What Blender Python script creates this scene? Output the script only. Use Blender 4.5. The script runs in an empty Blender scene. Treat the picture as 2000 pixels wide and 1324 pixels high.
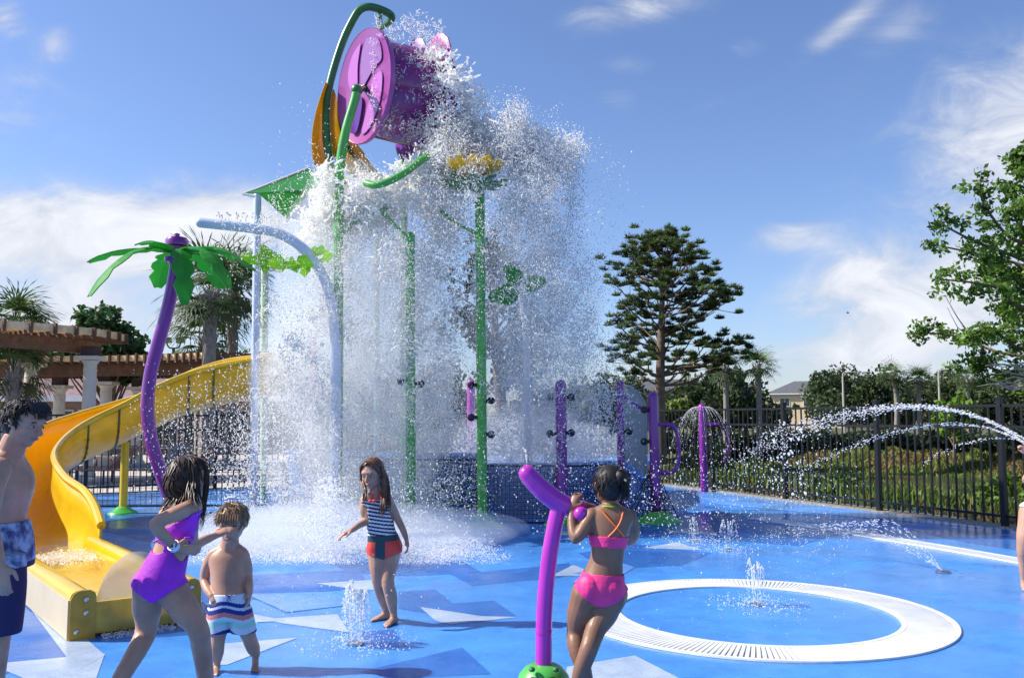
import bpy, bmesh, math, random
import numpy as np
from mathutils import Vector, Matrix
random.seed(7)
RNG = np.random.default_rng(11)
SC = bpy.context.scene
COL = SC.collection
R = math.radians

# ---------------------------------------------------------------- camera, sky, sun, exposure
CAM_H = 1.5
F_PX = 1750.0
TILT = math.atan(155.0/F_PX)
cam_d = bpy.data.cameras.new('camera'); cam = bpy.data.objects.new('camera', cam_d); COL.objects.link(cam)
cam.location = (0, 0, CAM_H); cam.rotation_euler = (R(90)+TILT, 0, 0)
cam_d.sensor_width = 36; cam_d.lens = 36*F_PX/2000; cam_d.clip_end = 3000; cam_d.clip_start = 0.05
SC.camera = cam
CT, ST = math.cos(TILT), math.sin(TILT)

def ray(px, py):
    x = (px-1000)/F_PX; y = (662-py)/F_PX
    return Vector((x, CT-y*ST, ST+y*CT))
def at(px, py, Y):
    d = ray(px, py); k = Y/d.y
    return Vector((d.x*k, Y, CAM_H+d.z*k))
def gp(px, py, z=0.0):
    d = ray(px, py); k = (z-CAM_H)/d.z
    return Vector((d.x*k, d.y*k, z))

SUN_ELEV = R(40)
SUN_TRAVEL = Vector((0.999*math.cos(SUN_ELEV), -0.04*math.cos(SUN_ELEV), -math.sin(SUN_ELEV)))
sun_d = bpy.data.lights.new('sun', 'SUN'); sun = bpy.data.objects.new('sun', sun_d); COL.objects.link(sun)
sun_d.energy = 5.0; sun_d.angle = R(0.5); sun_d.color = (1.0, 0.95, 0.86)
sun.rotation_euler = SUN_TRAVEL.to_track_quat('-Z', 'Y').to_euler()
sun.location = (-20, 3, 20)

world = bpy.data.worlds.new('World'); SC.world = world; world.use_nodes = True
def build_world():
    nt = world.node_tree; N = nt.nodes; L = nt.links
    for n in list(N): N.remove(n)
    out = N.new('ShaderNodeOutputWorld'); bg = N.new('ShaderNodeBackground'); bg.inputs[1].default_value = 0.093
    L.new(bg.outputs[0], out.inputs[0])
    sky = N.new('ShaderNodeTexSky'); sky.sky_type = 'NISHITA'; sky.sun_disc = False
    sky.sun_elevation = SUN_ELEV
    d = -SUN_TRAVEL
    sky.sun_rotation = math.atan2(d.x, d.y)
    sky.air_density = 1.0; sky.dust_density = 0.6; sky.ozone_density = 2.2
    tc = N.new('ShaderNodeTexCoord'); sep = N.new('ShaderNodeSeparateXYZ'); L.new(tc.outputs['Generated'], sep.inputs[0])
    def m(op, a, b=None, c=None, clamp=False):
        n = N.new('ShaderNodeMath'); n.operation = op; n.use_clamp = clamp
        for i, v in enumerate((a, b, c)):
            if v is None: continue
            if isinstance(v, (int, float)): n.inputs[i].default_value = v
            else: L.new(v, n.inputs[i])
        return n.outputs[0]
    ay = m('MAXIMUM', m('ABSOLUTE', sep.outputs['Y']), 0.05)
    u = m('DIVIDE', sep.outputs['X'], ay); v = m('DIVIDE', sep.outputs['Z'], ay)
    # cloud banks: position (px, py), spread, strength
    total = None
    banks = [(150, 460, 340, 95, 1.2, 0), (430, 430, 120, 75, .8, 0), (120, 620, 500, 90, .75, 0), (10, 40, 50, 36, .62, 0), (100, 90, 34, 40, .45, 0.5),
             (60, 200, 130, 80, .45, 0), (1225, 18, 160, 42, .55, -.15), (1665, 35, 110, 26, .52, -.7), (1545, 462, 85, 32, .55, -.1),
             (1650, 545, 130, 45, .42, -.4), (1800, 640, 420, 110, .62, -.2), (1940, 400, 330, 170, .62, -.6), (1990, 200, 220, 170, .42, -.6), (1500, 720, 500, 45, .35, 0), (1450, 90, 40, 25, .2, 0),
             (1230, 128, 60, 24, .30, 0), (1205, 200, 50, 30, .22, 0), (1400, 200, 60, 20, .22, -.4), (1750, 60, 90, 40, .30, -.6)]
    for px, py, a, b, s, rot in banks:
        p = ray(px, py); u0 = p.x/p.y; v0 = p.z/p.y
        a /= F_PX; b /= F_PX
        du = m('SUBTRACT', u, u0); dv = m('SUBTRACT', v, v0)
        c_, s_ = math.cos(rot), math.sin(rot)
        e1 = m('ADD', m('MULTIPLY', du, c_/a), m('MULTIPLY', dv, -s_/a))
        e2 = m('ADD', m('MULTIPLY', du, s_/b), m('MULTIPLY', dv, c_/b))
        q = m('ADD', m('MULTIPLY', e1, e1), m('MULTIPLY', e2, e2))
        g = m('MULTIPLY', m('EXPONENT', m('MULTIPLY', q, -1.0)), s)
        total = g if total is None else m('ADD', total, g)
    cmb = N.new('ShaderNodeCombineXYZ'); L.new(u, cmb.inputs[0]); L.new(m('MULTIPLY', v, 1.7), cmb.inputs[1])
    def noise(scale, detail, rough, dist=0.0, off=0):
        n = N.new('ShaderNodeTexNoise'); n.inputs['Scale'].default_value = scale; n.inputs['Detail'].default_value = detail
        n.inputs['Roughness'].default_value = rough; n.inputs['Distortion'].default_value = dist
        mp = N.new('ShaderNodeMapping'); mp.inputs['Location'].default_value = (off, off*.7, 0)
        L.new(cmb.outputs[0], mp.inputs[0]); L.new(mp.outputs[0], n.inputs['Vector'])
        return n.outputs['Fac']
    n1 = noise(8.0, 12, .64, .9, 3.1); n2 = noise(2.8, 6, .55, .4, 8.4)
    nn = m('ADD', m('MULTIPLY', m('SUBTRACT', n1, .5), 2.1), m('MULTIPLY', m('SUBTRACT', n2, .5), 1.5))
    val = m('ADD', total, m('MULTIPLY', nn, m('MINIMUM', m('ADD', m('MULTIPLY', total, 1.0), .22), .8)))
    mr = N.new('ShaderNodeMapRange'); mr.interpolation_type = 'SMOOTHSTEP'
    L.new(val, mr.inputs[0]); mr.inputs[1].default_value = .08; mr.inputs[2].default_value = 1.05
    shade = m('ADD', 4.6, m('MULTIPLY', m('ADD', val, m('MULTIPLY', m('SUBTRACT', n1, .5), 1.6)), 1.75))
    cc = N.new('ShaderNodeCombineColor'); L.new(m('MULTIPLY', shade, .93), cc.inputs[0]); L.new(m('MULTIPLY', shade, .965), cc.inputs[1]); L.new(m('MULTIPLY', shade, 1.06), cc.inputs[2])
    tint = N.new('ShaderNodeMix'); tint.data_type = 'RGBA'; tint.blend_type = 'MULTIPLY'; tint.inputs[0].default_value = 1
    L.new(sky.outputs[0], tint.inputs[6]); tint.inputs[7].default_value = SKY_TINT
    mix = N.new('ShaderNodeMix'); mix.data_type = 'RGBA'
    L.new(mr.outputs[0], mix.inputs[0]); L.new(tint.outputs[2], mix.inputs[6]); L.new(cc.outputs[0], mix.inputs[7])
    L.new(mix.outputs[2], bg.inputs[0])
SKY_TINT = (.97, 1.04, 1.29, 1)
build_world()

SC.render.engine = 'CYCLES'
SC.view_settings.view_transform = 'Standard'; SC.view_settings.look = 'None'
SC.view_settings.exposure = 0.58; SC.view_settings.gamma = 1
SC.view_settings.use_curve_mapping = False
SC.cycles.use_denoising = True
SC.cycles.max_bounces = 40; SC.cycles.diffuse_bounces = 40; SC.cycles.glossy_bounces = 12
SC.cycles.transmission_bounces = 5; SC.cycles.transparent_max_bounces = 20; SC.cycles.volume_bounces = 6
SC.cycles.caustics_reflective = False; SC.cycles.caustics_refractive = False
SC.cycles.sample_clamp_indirect = 0
SC.render.use_persistent_data = False

# ---------------------------------------------------------------- materials
MATS = {}
def mat(name, col, rough=.5, var=0.0, vscale=8.0, bump=0.0, bscale=60.0, metal=0.0, trans=0.0, alpha=1.0, ior=1.45, coat=0.0,
        col2=None, transl=0.0, sss=0.0, detail=4, rvar=0.0, spec=.5, sheen=0.0):
    if name in MATS: return MATS[name]
    mt = bpy.data.materials.new(name); mt.use_nodes = True; MATS[name] = mt
    nt = mt.node_tree; N = nt.nodes; L = nt.links
    b = N['Principled BSDF']; out = N['Material Output']
    b.inputs['Base Color'].default_value = (*col, 1); b.inputs['Roughness'].default_value = rough
    b.inputs['Metallic'].default_value = metal; b.inputs['IOR'].default_value = ior
    b.inputs['Transmission Weight'].default_value = trans; b.inputs['Alpha'].default_value = alpha
    b.inputs['Coat Weight'].default_value = coat; b.inputs['Specular IOR Level'].default_value = spec
    if sss:
        b.inputs['Subsurface Weight'].default_value = sss; b.inputs['Subsurface Radius'].default_value = (.03, .012, .006); b.inputs['Subsurface Scale'].default_value = .4
    if var or bump or rvar:
        tc = N.new('ShaderNodeTexCoord'); nz = N.new('ShaderNodeTexNoise'); nz.inputs['Scale'].default_value = vscale; nz.inputs['Detail'].default_value = detail
        L.new(tc.outputs['Object'], nz.inputs['Vector'])
        if var:
            c2 = col2 or tuple(max(0, c*(1-var)) for c in col)
            c1 = col if col2 else tuple(min(1, c*(1+var*.6)) for c in col)
            mr = N.new('ShaderNodeMapRange'); mr.inputs[1].default_value = .3; mr.inputs[2].default_value = .7
            L.new(nz.outputs['Fac'], mr.inputs[0])
            mx = N.new('ShaderNodeMix'); mx.data_type = 'RGBA'; mx.inputs[6].default_value = (*c1, 1); mx.inputs[7].default_value = (*c2, 1)
            L.new(mr.outputs[0], mx.inputs[0]); L.new(mx.outputs[2], b.inputs['Base Color'])
        if rvar:
            m2 = N.new('ShaderNodeMapRange'); m2.inputs[1].default_value = .35; m2.inputs[2].default_value = .65
            m2.inputs[3].default_value = max(.02, rough-rvar); m2.inputs[4].default_value = min(1, rough+rvar)
            L.new(nz.outputs['Fac'], m2.inputs[0]); L.new(m2.outputs[0], b.inputs['Roughness'])
        if bump:
            nb = N.new('ShaderNodeTexNoise'); nb.inputs['Scale'].default_value = bscale; nb.inputs['Detail'].default_value = 3
            L.new(tc.outputs['Object'], nb.inputs['Vector'])
            bp = N.new('ShaderNodeBump'); bp.inputs['Strength'].default_value = bump; bp.inputs['Distance'].default_value = .02
            L.new(nb.outputs['Fac'], bp.inputs['Height']); L.new(bp.outputs[0], b.inputs['Normal'])
    if transl:
        tr = N.new('ShaderNodeBsdfTranslucent'); mx = N.new('ShaderNodeMixShader'); mx.inputs[0].default_value = transl
        src = b.inputs['Base Color']
        if src.is_linked: L.new(src.links[0].from_socket, tr.inputs[0])
        else: tr.inputs[0].default_value = (*col, 1)
        L.new(b.outputs[0], mx.inputs[1]); L.new(tr.outputs[0], mx.inputs[2]); L.new(mx.outputs[0], out.inputs[0])
    return mt

# ---------------------------------------------------------------- geometry helpers
def V(*a): return Vector(a)
def catmull(P, n=6):
    P = [Vector(p) for p in P]; out = []
    for i in range(len(P)-1):
        p0 = P[max(i-1, 0)]; p1 = P[i]; p2 = P[i+1]; p3 = P[min(i+2, len(P)-1)]
        for k in range(n):
            t = k/n
            out.append(.5*((2*p1)+(p2-p0)*t+(2*p0-5*p1+4*p2-p3)*t*t+(3*p1-p0-3*p2+p3)*t**3))
    out.append(P[-1].copy()); return out
def lerplist(Rr, n):
    out = []
    for i in range(len(Rr)-1):
        for k in range(n):
            t = k/n; t = t*t*(3-2*t); out.append(Rr[i]*(1-t)+Rr[i+1]*t)
    out.append(Rr[-1]); return out

class G:
    def __init__(s): s.v = []; s.f = []; s.m = []
    def add(s, vs, fs, mi=0):
        o = len(s.v); s.v += [tuple(v) for v in vs]; s.f += [tuple(i+o for i in f) for f in fs]; s.m += [mi]*len(fs); return s
    def rings(s, rings, mi=0, closed=False, cap=True):
        n = len(rings[0]); vs = [p for r in rings for p in r]; fs = []
        k = len(rings)
        for i in range(k-1 if not closed else k):
            a = i*n; b = ((i+1) % k)*n
            for j in range(n):
                fs.append((a+j, a+(j+1) % n, b+(j+1) % n, b+j))
        if cap and not closed:
            fs.append(tuple(range(n-1, -1, -1))); fs.append(tuple(range((k-1)*n, k*n)))
        return s.add(vs, fs, mi)
    def tube(s, pts, r, n=10, mi=0, smooth=0, cap=True, dome=False, closed=False, flat=1.0):
        pts = [Vector(p) for p in pts]
        rr = list(r) if isinstance(r, (list, tuple)) else [r]*len(pts)
        if smooth:
            rr = lerplist(rr, smooth); pts = catmull(pts, smooth)
        if dome:
            d0 = (pts[0]-pts[1]).normalized(); d1 = (pts[-1]-pts[-2]).normalized()
            a = [(pts[0]+d0*rr[0]*.95, rr[0]*.25), (pts[0]+d0*rr[0]*.7, rr[0]*.7), (pts[0]+d0*rr[0]*.35, rr[0]*.93)]
            b = [(pts[-1]+d1*rr[-1]*.35, rr[-1]*.93), (pts[-1]+d1*rr[-1]*.7, rr[-1]*.7), (pts[-1]+d1*rr[-1]*.95, rr[-1]*.25)]
            pts = [p for p, _ in a]+pts+[p for p, _ in b]; rr = [q for _, q in a]+rr+[q for _, q in b]
        rings = []; prev = None
        k = len(pts)
        for i in range(k):
            if closed: t = pts[(i+1) % k]-pts[i-1]
            else: t = pts[min(i+1, k-1)]-pts[max(i-1, 0)]
            if t.length < 1e-9: t = Vector((0, 0, 1))
            t.normalize()
            if prev is None:
                a = Vector((0, 0, 1)) if abs(t.z) < .9 else Vector((0, 1, 0))
                nx = t.cross(a).normalized()
            else:
                nx = (prev-t*prev.dot(t))
                if nx.length < 1e-6: nx = t.orthogonal()
                nx.normalize()
            prev = nx; ny = t.cross(nx)
            rings.append([pts[i]+(nx*math.cos(2*math.pi*j/n)+ny*math.sin(2*math.pi*j/n)*flat)*rr[i] for j in range(n)])
        return s.rings(rings, mi, closed, cap)
    def loft(s, secs, n=32, mi=0, sup=2.0, smooth=0):
        # secs: (center, side vec, half width, front vec, half depth)
        if smooth:
            C = catmull([q[0] for q in secs], smooth); A = catmull([Vector(q[1]).normalized()*q[2] for q in secs], smooth)
            B = catmull([Vector(q[3]).normalized()*q[4] for q in secs], smooth)
        else:
            C = [q[0] for q in secs]; A = [Vector(q[1]).normalized()*q[2] for q in secs]; B = [Vector(q[3]).normalized()*q[4] for q in secs]
        rr = []
        e = 2.0/sup
        for c, a, b in zip(C, A, B):
            ring = []
            for j in range(n):
                t = 2*math.pi*j/n; x = math.cos(t); y = math.sin(t)
                ring.append(c+a*math.copysign(abs(x)**e, x)+b*math.copysign(abs(y)**e, y))
            rr.append(ring)
        return s.rings(rr, mi)
    def ell(s, c, r, mi=0, fr=None, seg=14, rn=9):
        c = Vector(c)
        if isinstance(r, (int, float)): r = (r, r, r)
        ax = fr or (Vector((1, 0, 0)), Vector((0, 1, 0)), Vector((0, 0, 1)))
        vs = [c+ax[2]*r[2]]; fs = []
        for i in range(1, rn):
            th = math.pi*i/rn
            for j in range(seg):
                ph = 2*math.pi*j/seg
                vs.append(c+ax[0]*(r[0]*math.sin(th)*math.cos(ph))+ax[1]*(r[1]*math.sin(th)*math.sin(ph))+ax[2]*(r[2]*math.cos(th)))
        vs.append(c-ax[2]*r[2])
        for j in range(seg):
            fs.append((0, 1+j, 1+(j+1) % seg))
            for i in range(rn-2):
                a = 1+i*seg; b = a+seg
                fs.append((a+j, b+j, b+(j+1) % seg, a+(j+1) % seg))
            a = 1+(rn-2)*seg; fs.append((a+j, len(vs)-1, a+(j+1) % seg))
        return s.add(vs, fs, mi)
    def box(s, c, size, mi=0, fr=None):
        c = Vector(c); ax = fr or (Vector((1, 0, 0)), Vector((0, 1, 0)), Vector((0, 0, 1)))
        h = [q/2 for q in size]; vs = []
        for k in (-1, 1):
            for j in (-1, 1):
                for i in (-1, 1): vs.append(c+ax[0]*h[0]*i+ax[1]*h[1]*j+ax[2]*h[2]*k)
        return s.add(vs, [(0, 2, 3, 1), (4, 5, 7, 6), (0, 1, 5, 4), (2, 6, 7, 3), (0, 4, 6, 2), (1, 3, 7, 5)], mi)
    def bar(s, a, b, w, h, mi=0, up=None):
        a = Vector(a); b = Vector(b); d = b-a; L = d.length; d.normalize()
        u = Vector(up) if up else Vector((0, 0, 1))
        if abs(d.dot(u)) > .98: u = Vector((0, 1, 0))
        sd = d.cross(u).normalized(); u = sd.cross(d)
        return s.box((a+b)/2, (L, w, h), mi, (d, sd, u))
    def lathe(s, prof, c, n=20, mi=0, axis=None):
        c = Vector(c); z = Vector(axis).normalized() if axis else Vector((0, 0, 1)); x = z.orthogonal().normalized() if axis else Vector((1, 0, 0)); y = z.cross(x)
        rr = [[c+z*h+(x*math.cos(2*math.pi*j/n)+y*math.sin(2*math.pi*j/n))*max(r, 1e-4) for j in range(n)] for r, h in prof]
        return s.rings(rr, mi)
    def poly(s, pts, th, nrm=None, mi=0):
        # extruded polygon
        pts = [Vector(p) for p in pts]
        nr = Vector(nrm).normalized() if nrm else (pts[1]-pts[0]).cross(pts[2]-pts[0]).normalized()
        n = len(pts); vs = [p+nr*th/2 for p in pts]+[p-nr*th/2 for p in pts]
        fs = [tuple(range(n)), tuple(range(2*n-1, n-1, -1))]+[(i, i+n, (i+1) % n+n, (i+1) % n) for i in range(n)]
        return s.add(vs, fs, mi)
    def build(s, name, mats, parent=None, base=None, smooth=True, **props):
        if not isinstance(mats, (list, tuple)): mats = [mats]
        o0 = Vector((0, 0, 0))
        if parent is not None: o0 = wloc(parent)
        elif base is not None: o0 = Vector(base)
        me = bpy.data.meshes.new(name)
        me.from_pydata([tuple(Vector(v)-o0) for v in s.v], [], s.f)
        for m_ in mats: me.materials.append(m_)
        if len(mats) > 1: me.polygons.foreach_set('material_index', s.m)
        if smooth: 
            me.polygons.foreach_set('use_smooth', [True]*len(me.polygons))
            try: me.set_sharp_from_angle(angle=R(40))
            except Exception: pass
        me.update()
        ob = bpy.data.objects.new(name, me); COL.objects.link(ob)
        if parent is not None: ob.parent = parent
        else: ob.location = o0
        for k, v in props.items(): ob[k] = v
        return ob
def wloc(o):
    p = Vector(o.location)
    while o.parent: o = o.parent; p = p+Vector(o.location)
    return p
def thing(name, loc, label, category, group=None):
    o = bpy.data.objects.new(name, None); COL.objects.link(o); o.location = loc; o.empty_display_size = .2
    o['label'] = label; o['category'] = category
    if group: o['group'] = group
    return o
def mark(o, label, category, group=None):
    o['label'] = label; o['category'] = category
    if group: o['group'] = group
    return o
def remesh_obj(g, name, mats, parent, voxel=.006, smooth_it=3, fac=.5, base=None):
    """turn overlapping closed shapes into one continuous skin"""
    tmp = g.build(name+'_tmp', mats, None, base=(0, 0, 0))
    md = tmp.modifiers.new('r', 'REMESH'); md.mode = 'VOXEL'; md.voxel_size = voxel
    if smooth_it:
        ms = tmp.modifiers.new('s', 'SMOOTH'); ms.factor = fac; ms.iterations = smooth_it
    dg = bpy.context.evaluated_depsgraph_get(); dg.update()
    me = bpy.data.meshes.new_from_object(tmp.evaluated_get(dg))
    old = tmp.data; bpy.data.objects.remove(tmp); bpy.data.meshes.remove(old)
    o0 = wloc(parent) if parent is not None else Vector(base or (0, 0, 0))
    co = np.empty(len(me.vertices)*3, 'f'); me.vertices.foreach_get('co', co); co = co.reshape(-1, 3)-np.array(o0, 'f')
    me.vertices.foreach_set('co', co.ravel()); me.materials.clear()
    for m_ in (mats if isinstance(mats, (list, tuple)) else [mats]): me.materials.append(m_)
    me.polygons.foreach_set('use_smooth', [True]*len(me.polygons)); me.name = name; me.update()
    ob = bpy.data.objects.new(name, me); COL.objects.link(ob)
    if parent is not None: ob.parent = parent
    else: ob.location = o0
    return ob
def clear_of(w, chain, radii, pad=.012):
    """True where the points stay clear of a limb (polyline with radii)"""
    ok = np.ones(len(w), bool)
    for i in range(len(chain)-1):
        a = np.array(chain[i]); b = np.array(chain[i+1]); ab = b-a; t = np.clip(((w-a)@ab)/(ab@ab), 0, 1)
        d = np.linalg.norm(w-a-t[:, None]*ab, axis=1); ok &= d > (radii[i]*(1-t)+radii[i+1]*t)+pad
    return ok
def shell(src, name, mats, parent, keep, off=.003, thick=.002, mfn=None):
    """clothing that follows the body: keep(p) picks the faces by world position"""
    me = src.data; o0 = np.array(wloc(src))
    n = len(me.vertices); co = np.empty(n*3, 'f'); me.vertices.foreach_get('co', co); co = co.reshape(-1, 3)
    no = np.empty(n*3, 'f'); me.vertices.foreach_get('normal', no); no = no.reshape(-1, 3)
    w = co+o0
    kv = keep(w)
    faces = [tuple(p.vertices) for p in me.polygons]
    fs = [f for f in faces if all(kv[i] for i in f)]
    used = sorted({i for f in fs for i in f}); mp = {i: k for k, i in enumerate(used)}
    if not used: return None
    m2 = bpy.data.meshes.new(name); op = o0-np.array(wloc(parent))
    m2.from_pydata([tuple(co[i]+no[i]*off+op) for i in used], [], [tuple(mp[i] for i in f) for f in fs])
    mats = mats if isinstance(mats, (list, tuple)) else [mats]
    for m_ in mats: m2.materials.append(m_)
    if mfn: m2.polygons.foreach_set('material_index', [int(mfn(w[list(f)].mean(axis=0))) for f in fs])
    m2.polygons.foreach_set('use_smooth', [True]*len(m2.polygons)); m2.update()
    ob = bpy.data.objects.new(name, m2); COL.objects.link(ob); ob.parent = parent
    sd = ob.modifiers.new('t', 'SOLIDIFY'); sd.thickness = thick; sd.offset = -1
    return ob
def copy_tree(o, parent=None):
    c = o.copy(); COL.objects.link(c); c.parent = parent
    for ch in list(o.children): copy_tree(ch, c)
    return c
# ---------------------------------------------------------------- ground
M_grass = mat('grass_ground', (.075, .10, .028), .95, var=.55, vscale=2.2, col2=(.12, .095, .045), bump=.9, bscale=14, detail=10)
M_conc = mat('concrete', (.42, .38, .33), .8, var=.25, vscale=3)
M_asph = mat('asphalt', (.06, .06, .065), .9, var=.3, vscale=5)
M_black = mat('black_paint', (.012, .012, .014), .35)
M_white = mat('white_paint', (.80, .81, .83), .35, var=.06, vscale=4)

def pad_mat(name, c, var=.16, rough=.34):
    """rubber crumb surface, wet in patches"""
    mt = bpy.data.materials.new(name); mt.use_nodes = True; nt = mt.node_tree; N = nt.nodes; L = nt.links; b = N['Principled BSDF']
    tc = N.new('ShaderNodeTexCoord')
    def nz(s, d=4, rg=.55):
        n = N.new('ShaderNodeTexNoise'); n.inputs['Scale'].default_value = s; n.inputs['Detail'].default_value = d; n.inputs['Roughness'].default_value = rg
        L.new(tc.outputs['Object'], n.inputs['Vector']); return n.outputs['Fac']
    def mr(src, a, b_, c_, d_):
        n = N.new('ShaderNodeMapRange'); L.new(src, n.inputs[0])
        for i, q in enumerate((a, b_, c_, d_)): n.inputs[i+1].default_value = q
        return n.outputs[0]
    big = nz(.9, 5); grit = nz(140, 2, .7); mid = nz(3.2, 9, .68)
    mx = N.new('ShaderNodeMix'); mx.data_type = 'RGBA'
    mx.inputs[6].default_value = (*[min(1, q*(1+var)) for q in c], 1); mx.inputs[7].default_value = (*[q*(1-var*1.2) for q in c], 1)
    L.new(mr(grit, .35, .65, 0, 1), mx.inputs[0])
    m2 = N.new('ShaderNodeMix'); m2.data_type = 'RGBA'; m2.blend_type = 'MULTIPLY'; m2.inputs[0].default_value = 1
    L.new(mx.outputs[2], m2.inputs[6])
    w = N.new('ShaderNodeMix'); w.data_type = 'RGBA'; w.inputs[6].default_value = (1.06, 1.06, 1.06, 1); w.inputs[7].default_value = (.72, .77, .87, 1)
    L.new(mr(mid, .40, .70, 0, 1), w.inputs[0]); L.new(w.outputs[2], m2.inputs[7])
    L.new(m2.outputs[2], b.inputs['Base Color'])
    # wetness: lower roughness in broad patches
    L.new(mr(big, .36, .56, rough+.14, .07), b.inputs['Roughness'])
    b.inputs['IOR'].default_value = 1.33
    bp = N.new('ShaderNodeBump'); bp.inputs['Strength'].default_value = .25; bp.inputs['Distance'].default_value = .01
    rip = nz(14, 3, .5)
    ad = N.new('ShaderNodeMath'); ad.operation = 'MULTIPLY_ADD'; L.new(grit, ad.inputs[0]); ad.inputs[1].default_value = .35; L.new(rip, ad.inputs[2])
    L.new(ad.outputs[0], bp.inputs['Height']); L.new(bp.outputs[0], b.inputs['Normal'])
    return mt
P_mid = pad_mat('pad_blue', (.066, .265, .68), rough=.28)
P_dark = pad_mat('pad_dark_blue', (.034, .145, .47))
P_light = pad_mat('pad_pale_grey', (.40, .48, .60), .12)
P_sky = pad_mat('pad_light_blue', (.12, .30, .68))

# terrain: flat near the pad, a pond basin beyond the right fence, flat to the horizon
def terrain():
    xs = sorted(set([-2000, -900, -400, -200, -120, -70]+list(np.arange(-50, 50.1, 1.25))+[70, 110, 160, 220, 400, 900, 2000]))
    ys = sorted(set([-400, -100, -40, -20, -8]+list(np.arange(0, 70.1, 1.25))+[80, 95, 120, 160, 220, 400, 900, 2000]))
    vs = []; fs = []
    nx = len(xs)
    for y in ys:
        for x in xs:
            # signed distance beyond the fence line (to the right/back side)
            d = ((x-3.5)*8.2+(y-20.5)*3.47)/math.hypot(8.2, 3.47)
            z = -.06
            if d > .6 and x > 0 and y < 70:
                t = min(1, (d-.6)/8.0); s = t*t*(3-2*t)
                far = max(0, min(1, (d-24)/5.0))
                z = -.06-1.5*s*(1-far)*max(0, min(1, (x-0)/3.0))
                z += .08*math.sin(x*1.9+y)*math.sin(y*1.3)*min(1, d/3)
            vs.append((x, y, z))
    for j in range(len(ys)-1):
        for i in range(nx-1):
            a = j*nx+i; fs.append((a, a+1, a+1+nx, a+nx))
    g = G(); g.add(vs, fs); return g.build('ground', M_grass, kind='structure')
terrain()
g = G()
# pond water inside the basin
g.add([(8, 16, -1.15), (38, 10, -1.15), (48, 40, -1.15), (6, 46, -1.15)], [(0, 1, 2, 3)])
g.build('pond_water', mat('pond', (.035, .045, .03), .12, var=.5, vscale=2, bump=.3, bscale=9), kind='structure')
# far street and pavement beyond the pond
g = G(); g.add([(-8, 56, -.03), (80, 52, -.03), (80, 62, -.03), (-8, 66, -.03)], [(0, 1, 2, 3)])
g.build('far_road', M_asph, kind='structure')

# ---------------------------------------------------------------- splash pad surface
FA = Vector((3.30, 20.9, 0)); FB = Vector((8.55, 8.35, 0)); FC_ = Vector((11.6, 1.0, 0))
g = G()
def flat(pts, z, mi):
    p = [V(q[0], q[1], z) for q in pts]
    # orient upwards
    nrm = (p[1]-p[0]).cross(p[2]-p[0])
    ar = sum(p[i].x*p[(i+1) % len(p)].y-p[(i+1) % len(p)].x*p[i].y for i in range(len(p)))
    if ar < 0: p.reverse()
    g.add(p, [tuple(range(len(p)))], mi)
_fz = [0]
def flatpx(pts, z, mi): _fz[0] += 1; flat([gp(*q) for q in pts], z+_fz[0]*.00012, mi)
edge = [(-14, -4), (13.4, -4), (FC_.x-.15, FC_.y), (FB.x-.15, FB.y), (FA.x-.15, FA.y), (1, 22.5), (-9.5, 21.5), (-14, 16)]
flat(edge, 0.0, 0)
# dark zigzag shapes
for pts in ([(640, 1098), (690, 1118), (770, 1124), (812, 1124), (880, 1121), (922, 1144), (1090, 1128), (1115, 1123), (1112, 1099), (940, 1117), (905, 1096)],
            [(778, 1155), (850, 1150), (885, 1178), (965, 1172), (1010, 1203), (860, 1202), (778, 1188)],
            [(705, 1233), (768, 1229), (802, 1270), (720, 1266)],
            [(903, 1264), (960, 1316), (790, 1324), (700, 1312)],
            [(380, 1148), (500, 1122), (700, 1112), (725, 1148), (640, 1154), (480, 1172), (395, 1176)],
            [(1130, 1080), (1240, 1062), (1390, 1080), (1330, 1104), (1180, 1110)],
            [(1240, 1006), (1420, 1000), (1640, 1042), (1560, 1066), (1330, 1046), (1220, 1050)],
            [(1600, 965), (1990, 1028), (1990, 1074), (1870, 1056), (1600, 990)],
            [(-40, 1120), (40, 1130), (120, 1260), (160, 1324), (60, 1324), (-60, 1250)],
            [(205, 1006), (400, 1004), (470, 1045), (330, 1066), (205, 1038)],
            [(0, 1288), (60, 1296), (-10, 1324), (-60, 1300)]):
    flatpx(pts, .0008, 1)
for pts in ([(617, 1139), (730, 1132), (742, 1152), (690, 1150)],
            [(512, 1209), (659, 1199), (682, 1235), (550, 1217)],
            [(820, 1185), (940, 1203), (1012, 1205), (880, 1219), (850, 1212)],
            [(-20, 1297), (205, 1276), (188, 1324), (60, 1330)],
            [(395, 1260), (582, 1245), (444, 1298), (390, 1300)],
            [(1108, 1302), (1240, 1280), (1330, 1326), (1100, 1330)],
            [(1076, 1125), (1120, 1103), (1142, 1112), (1140, 1124)],
            [(1255, 1070), (1322, 1059), (1372, 1074)],
            [(1300, 1040), (1385, 1024), (1400, 1044)],
            [(30, 1150), (60, 1150), (205, 1280), (150, 1310)],
            [(470, 1195), (560, 1212), (490, 1216)],
            [(1040, 1040), (1150, 1034), (1130, 1046)]):
    flatpx(pts, .0008, 2)
for pts in ([(190, 963), (470, 960), (560, 975), (560, 985), (190, 984)], [(200, 990), (440, 988), (470, 1000), (205, 1003)],
            [(1290, 948), (1385, 952), (1700, 1000), (1980, 1032), (1985, 1037), (1700, 1012), (1400, 985), (1350, 965)],
            [(1120, 1120), (1210, 1098), (1240, 1108), (1200, 1132)],
            [(480, 1160), (640, 1156), (700, 1180), (560, 1196)]):
    flatpx(pts, .0008, 3)
pad = g.build('splash_pad', [P_mid, P_dark, P_light, P_sky], kind='structure', smooth=False)
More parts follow.
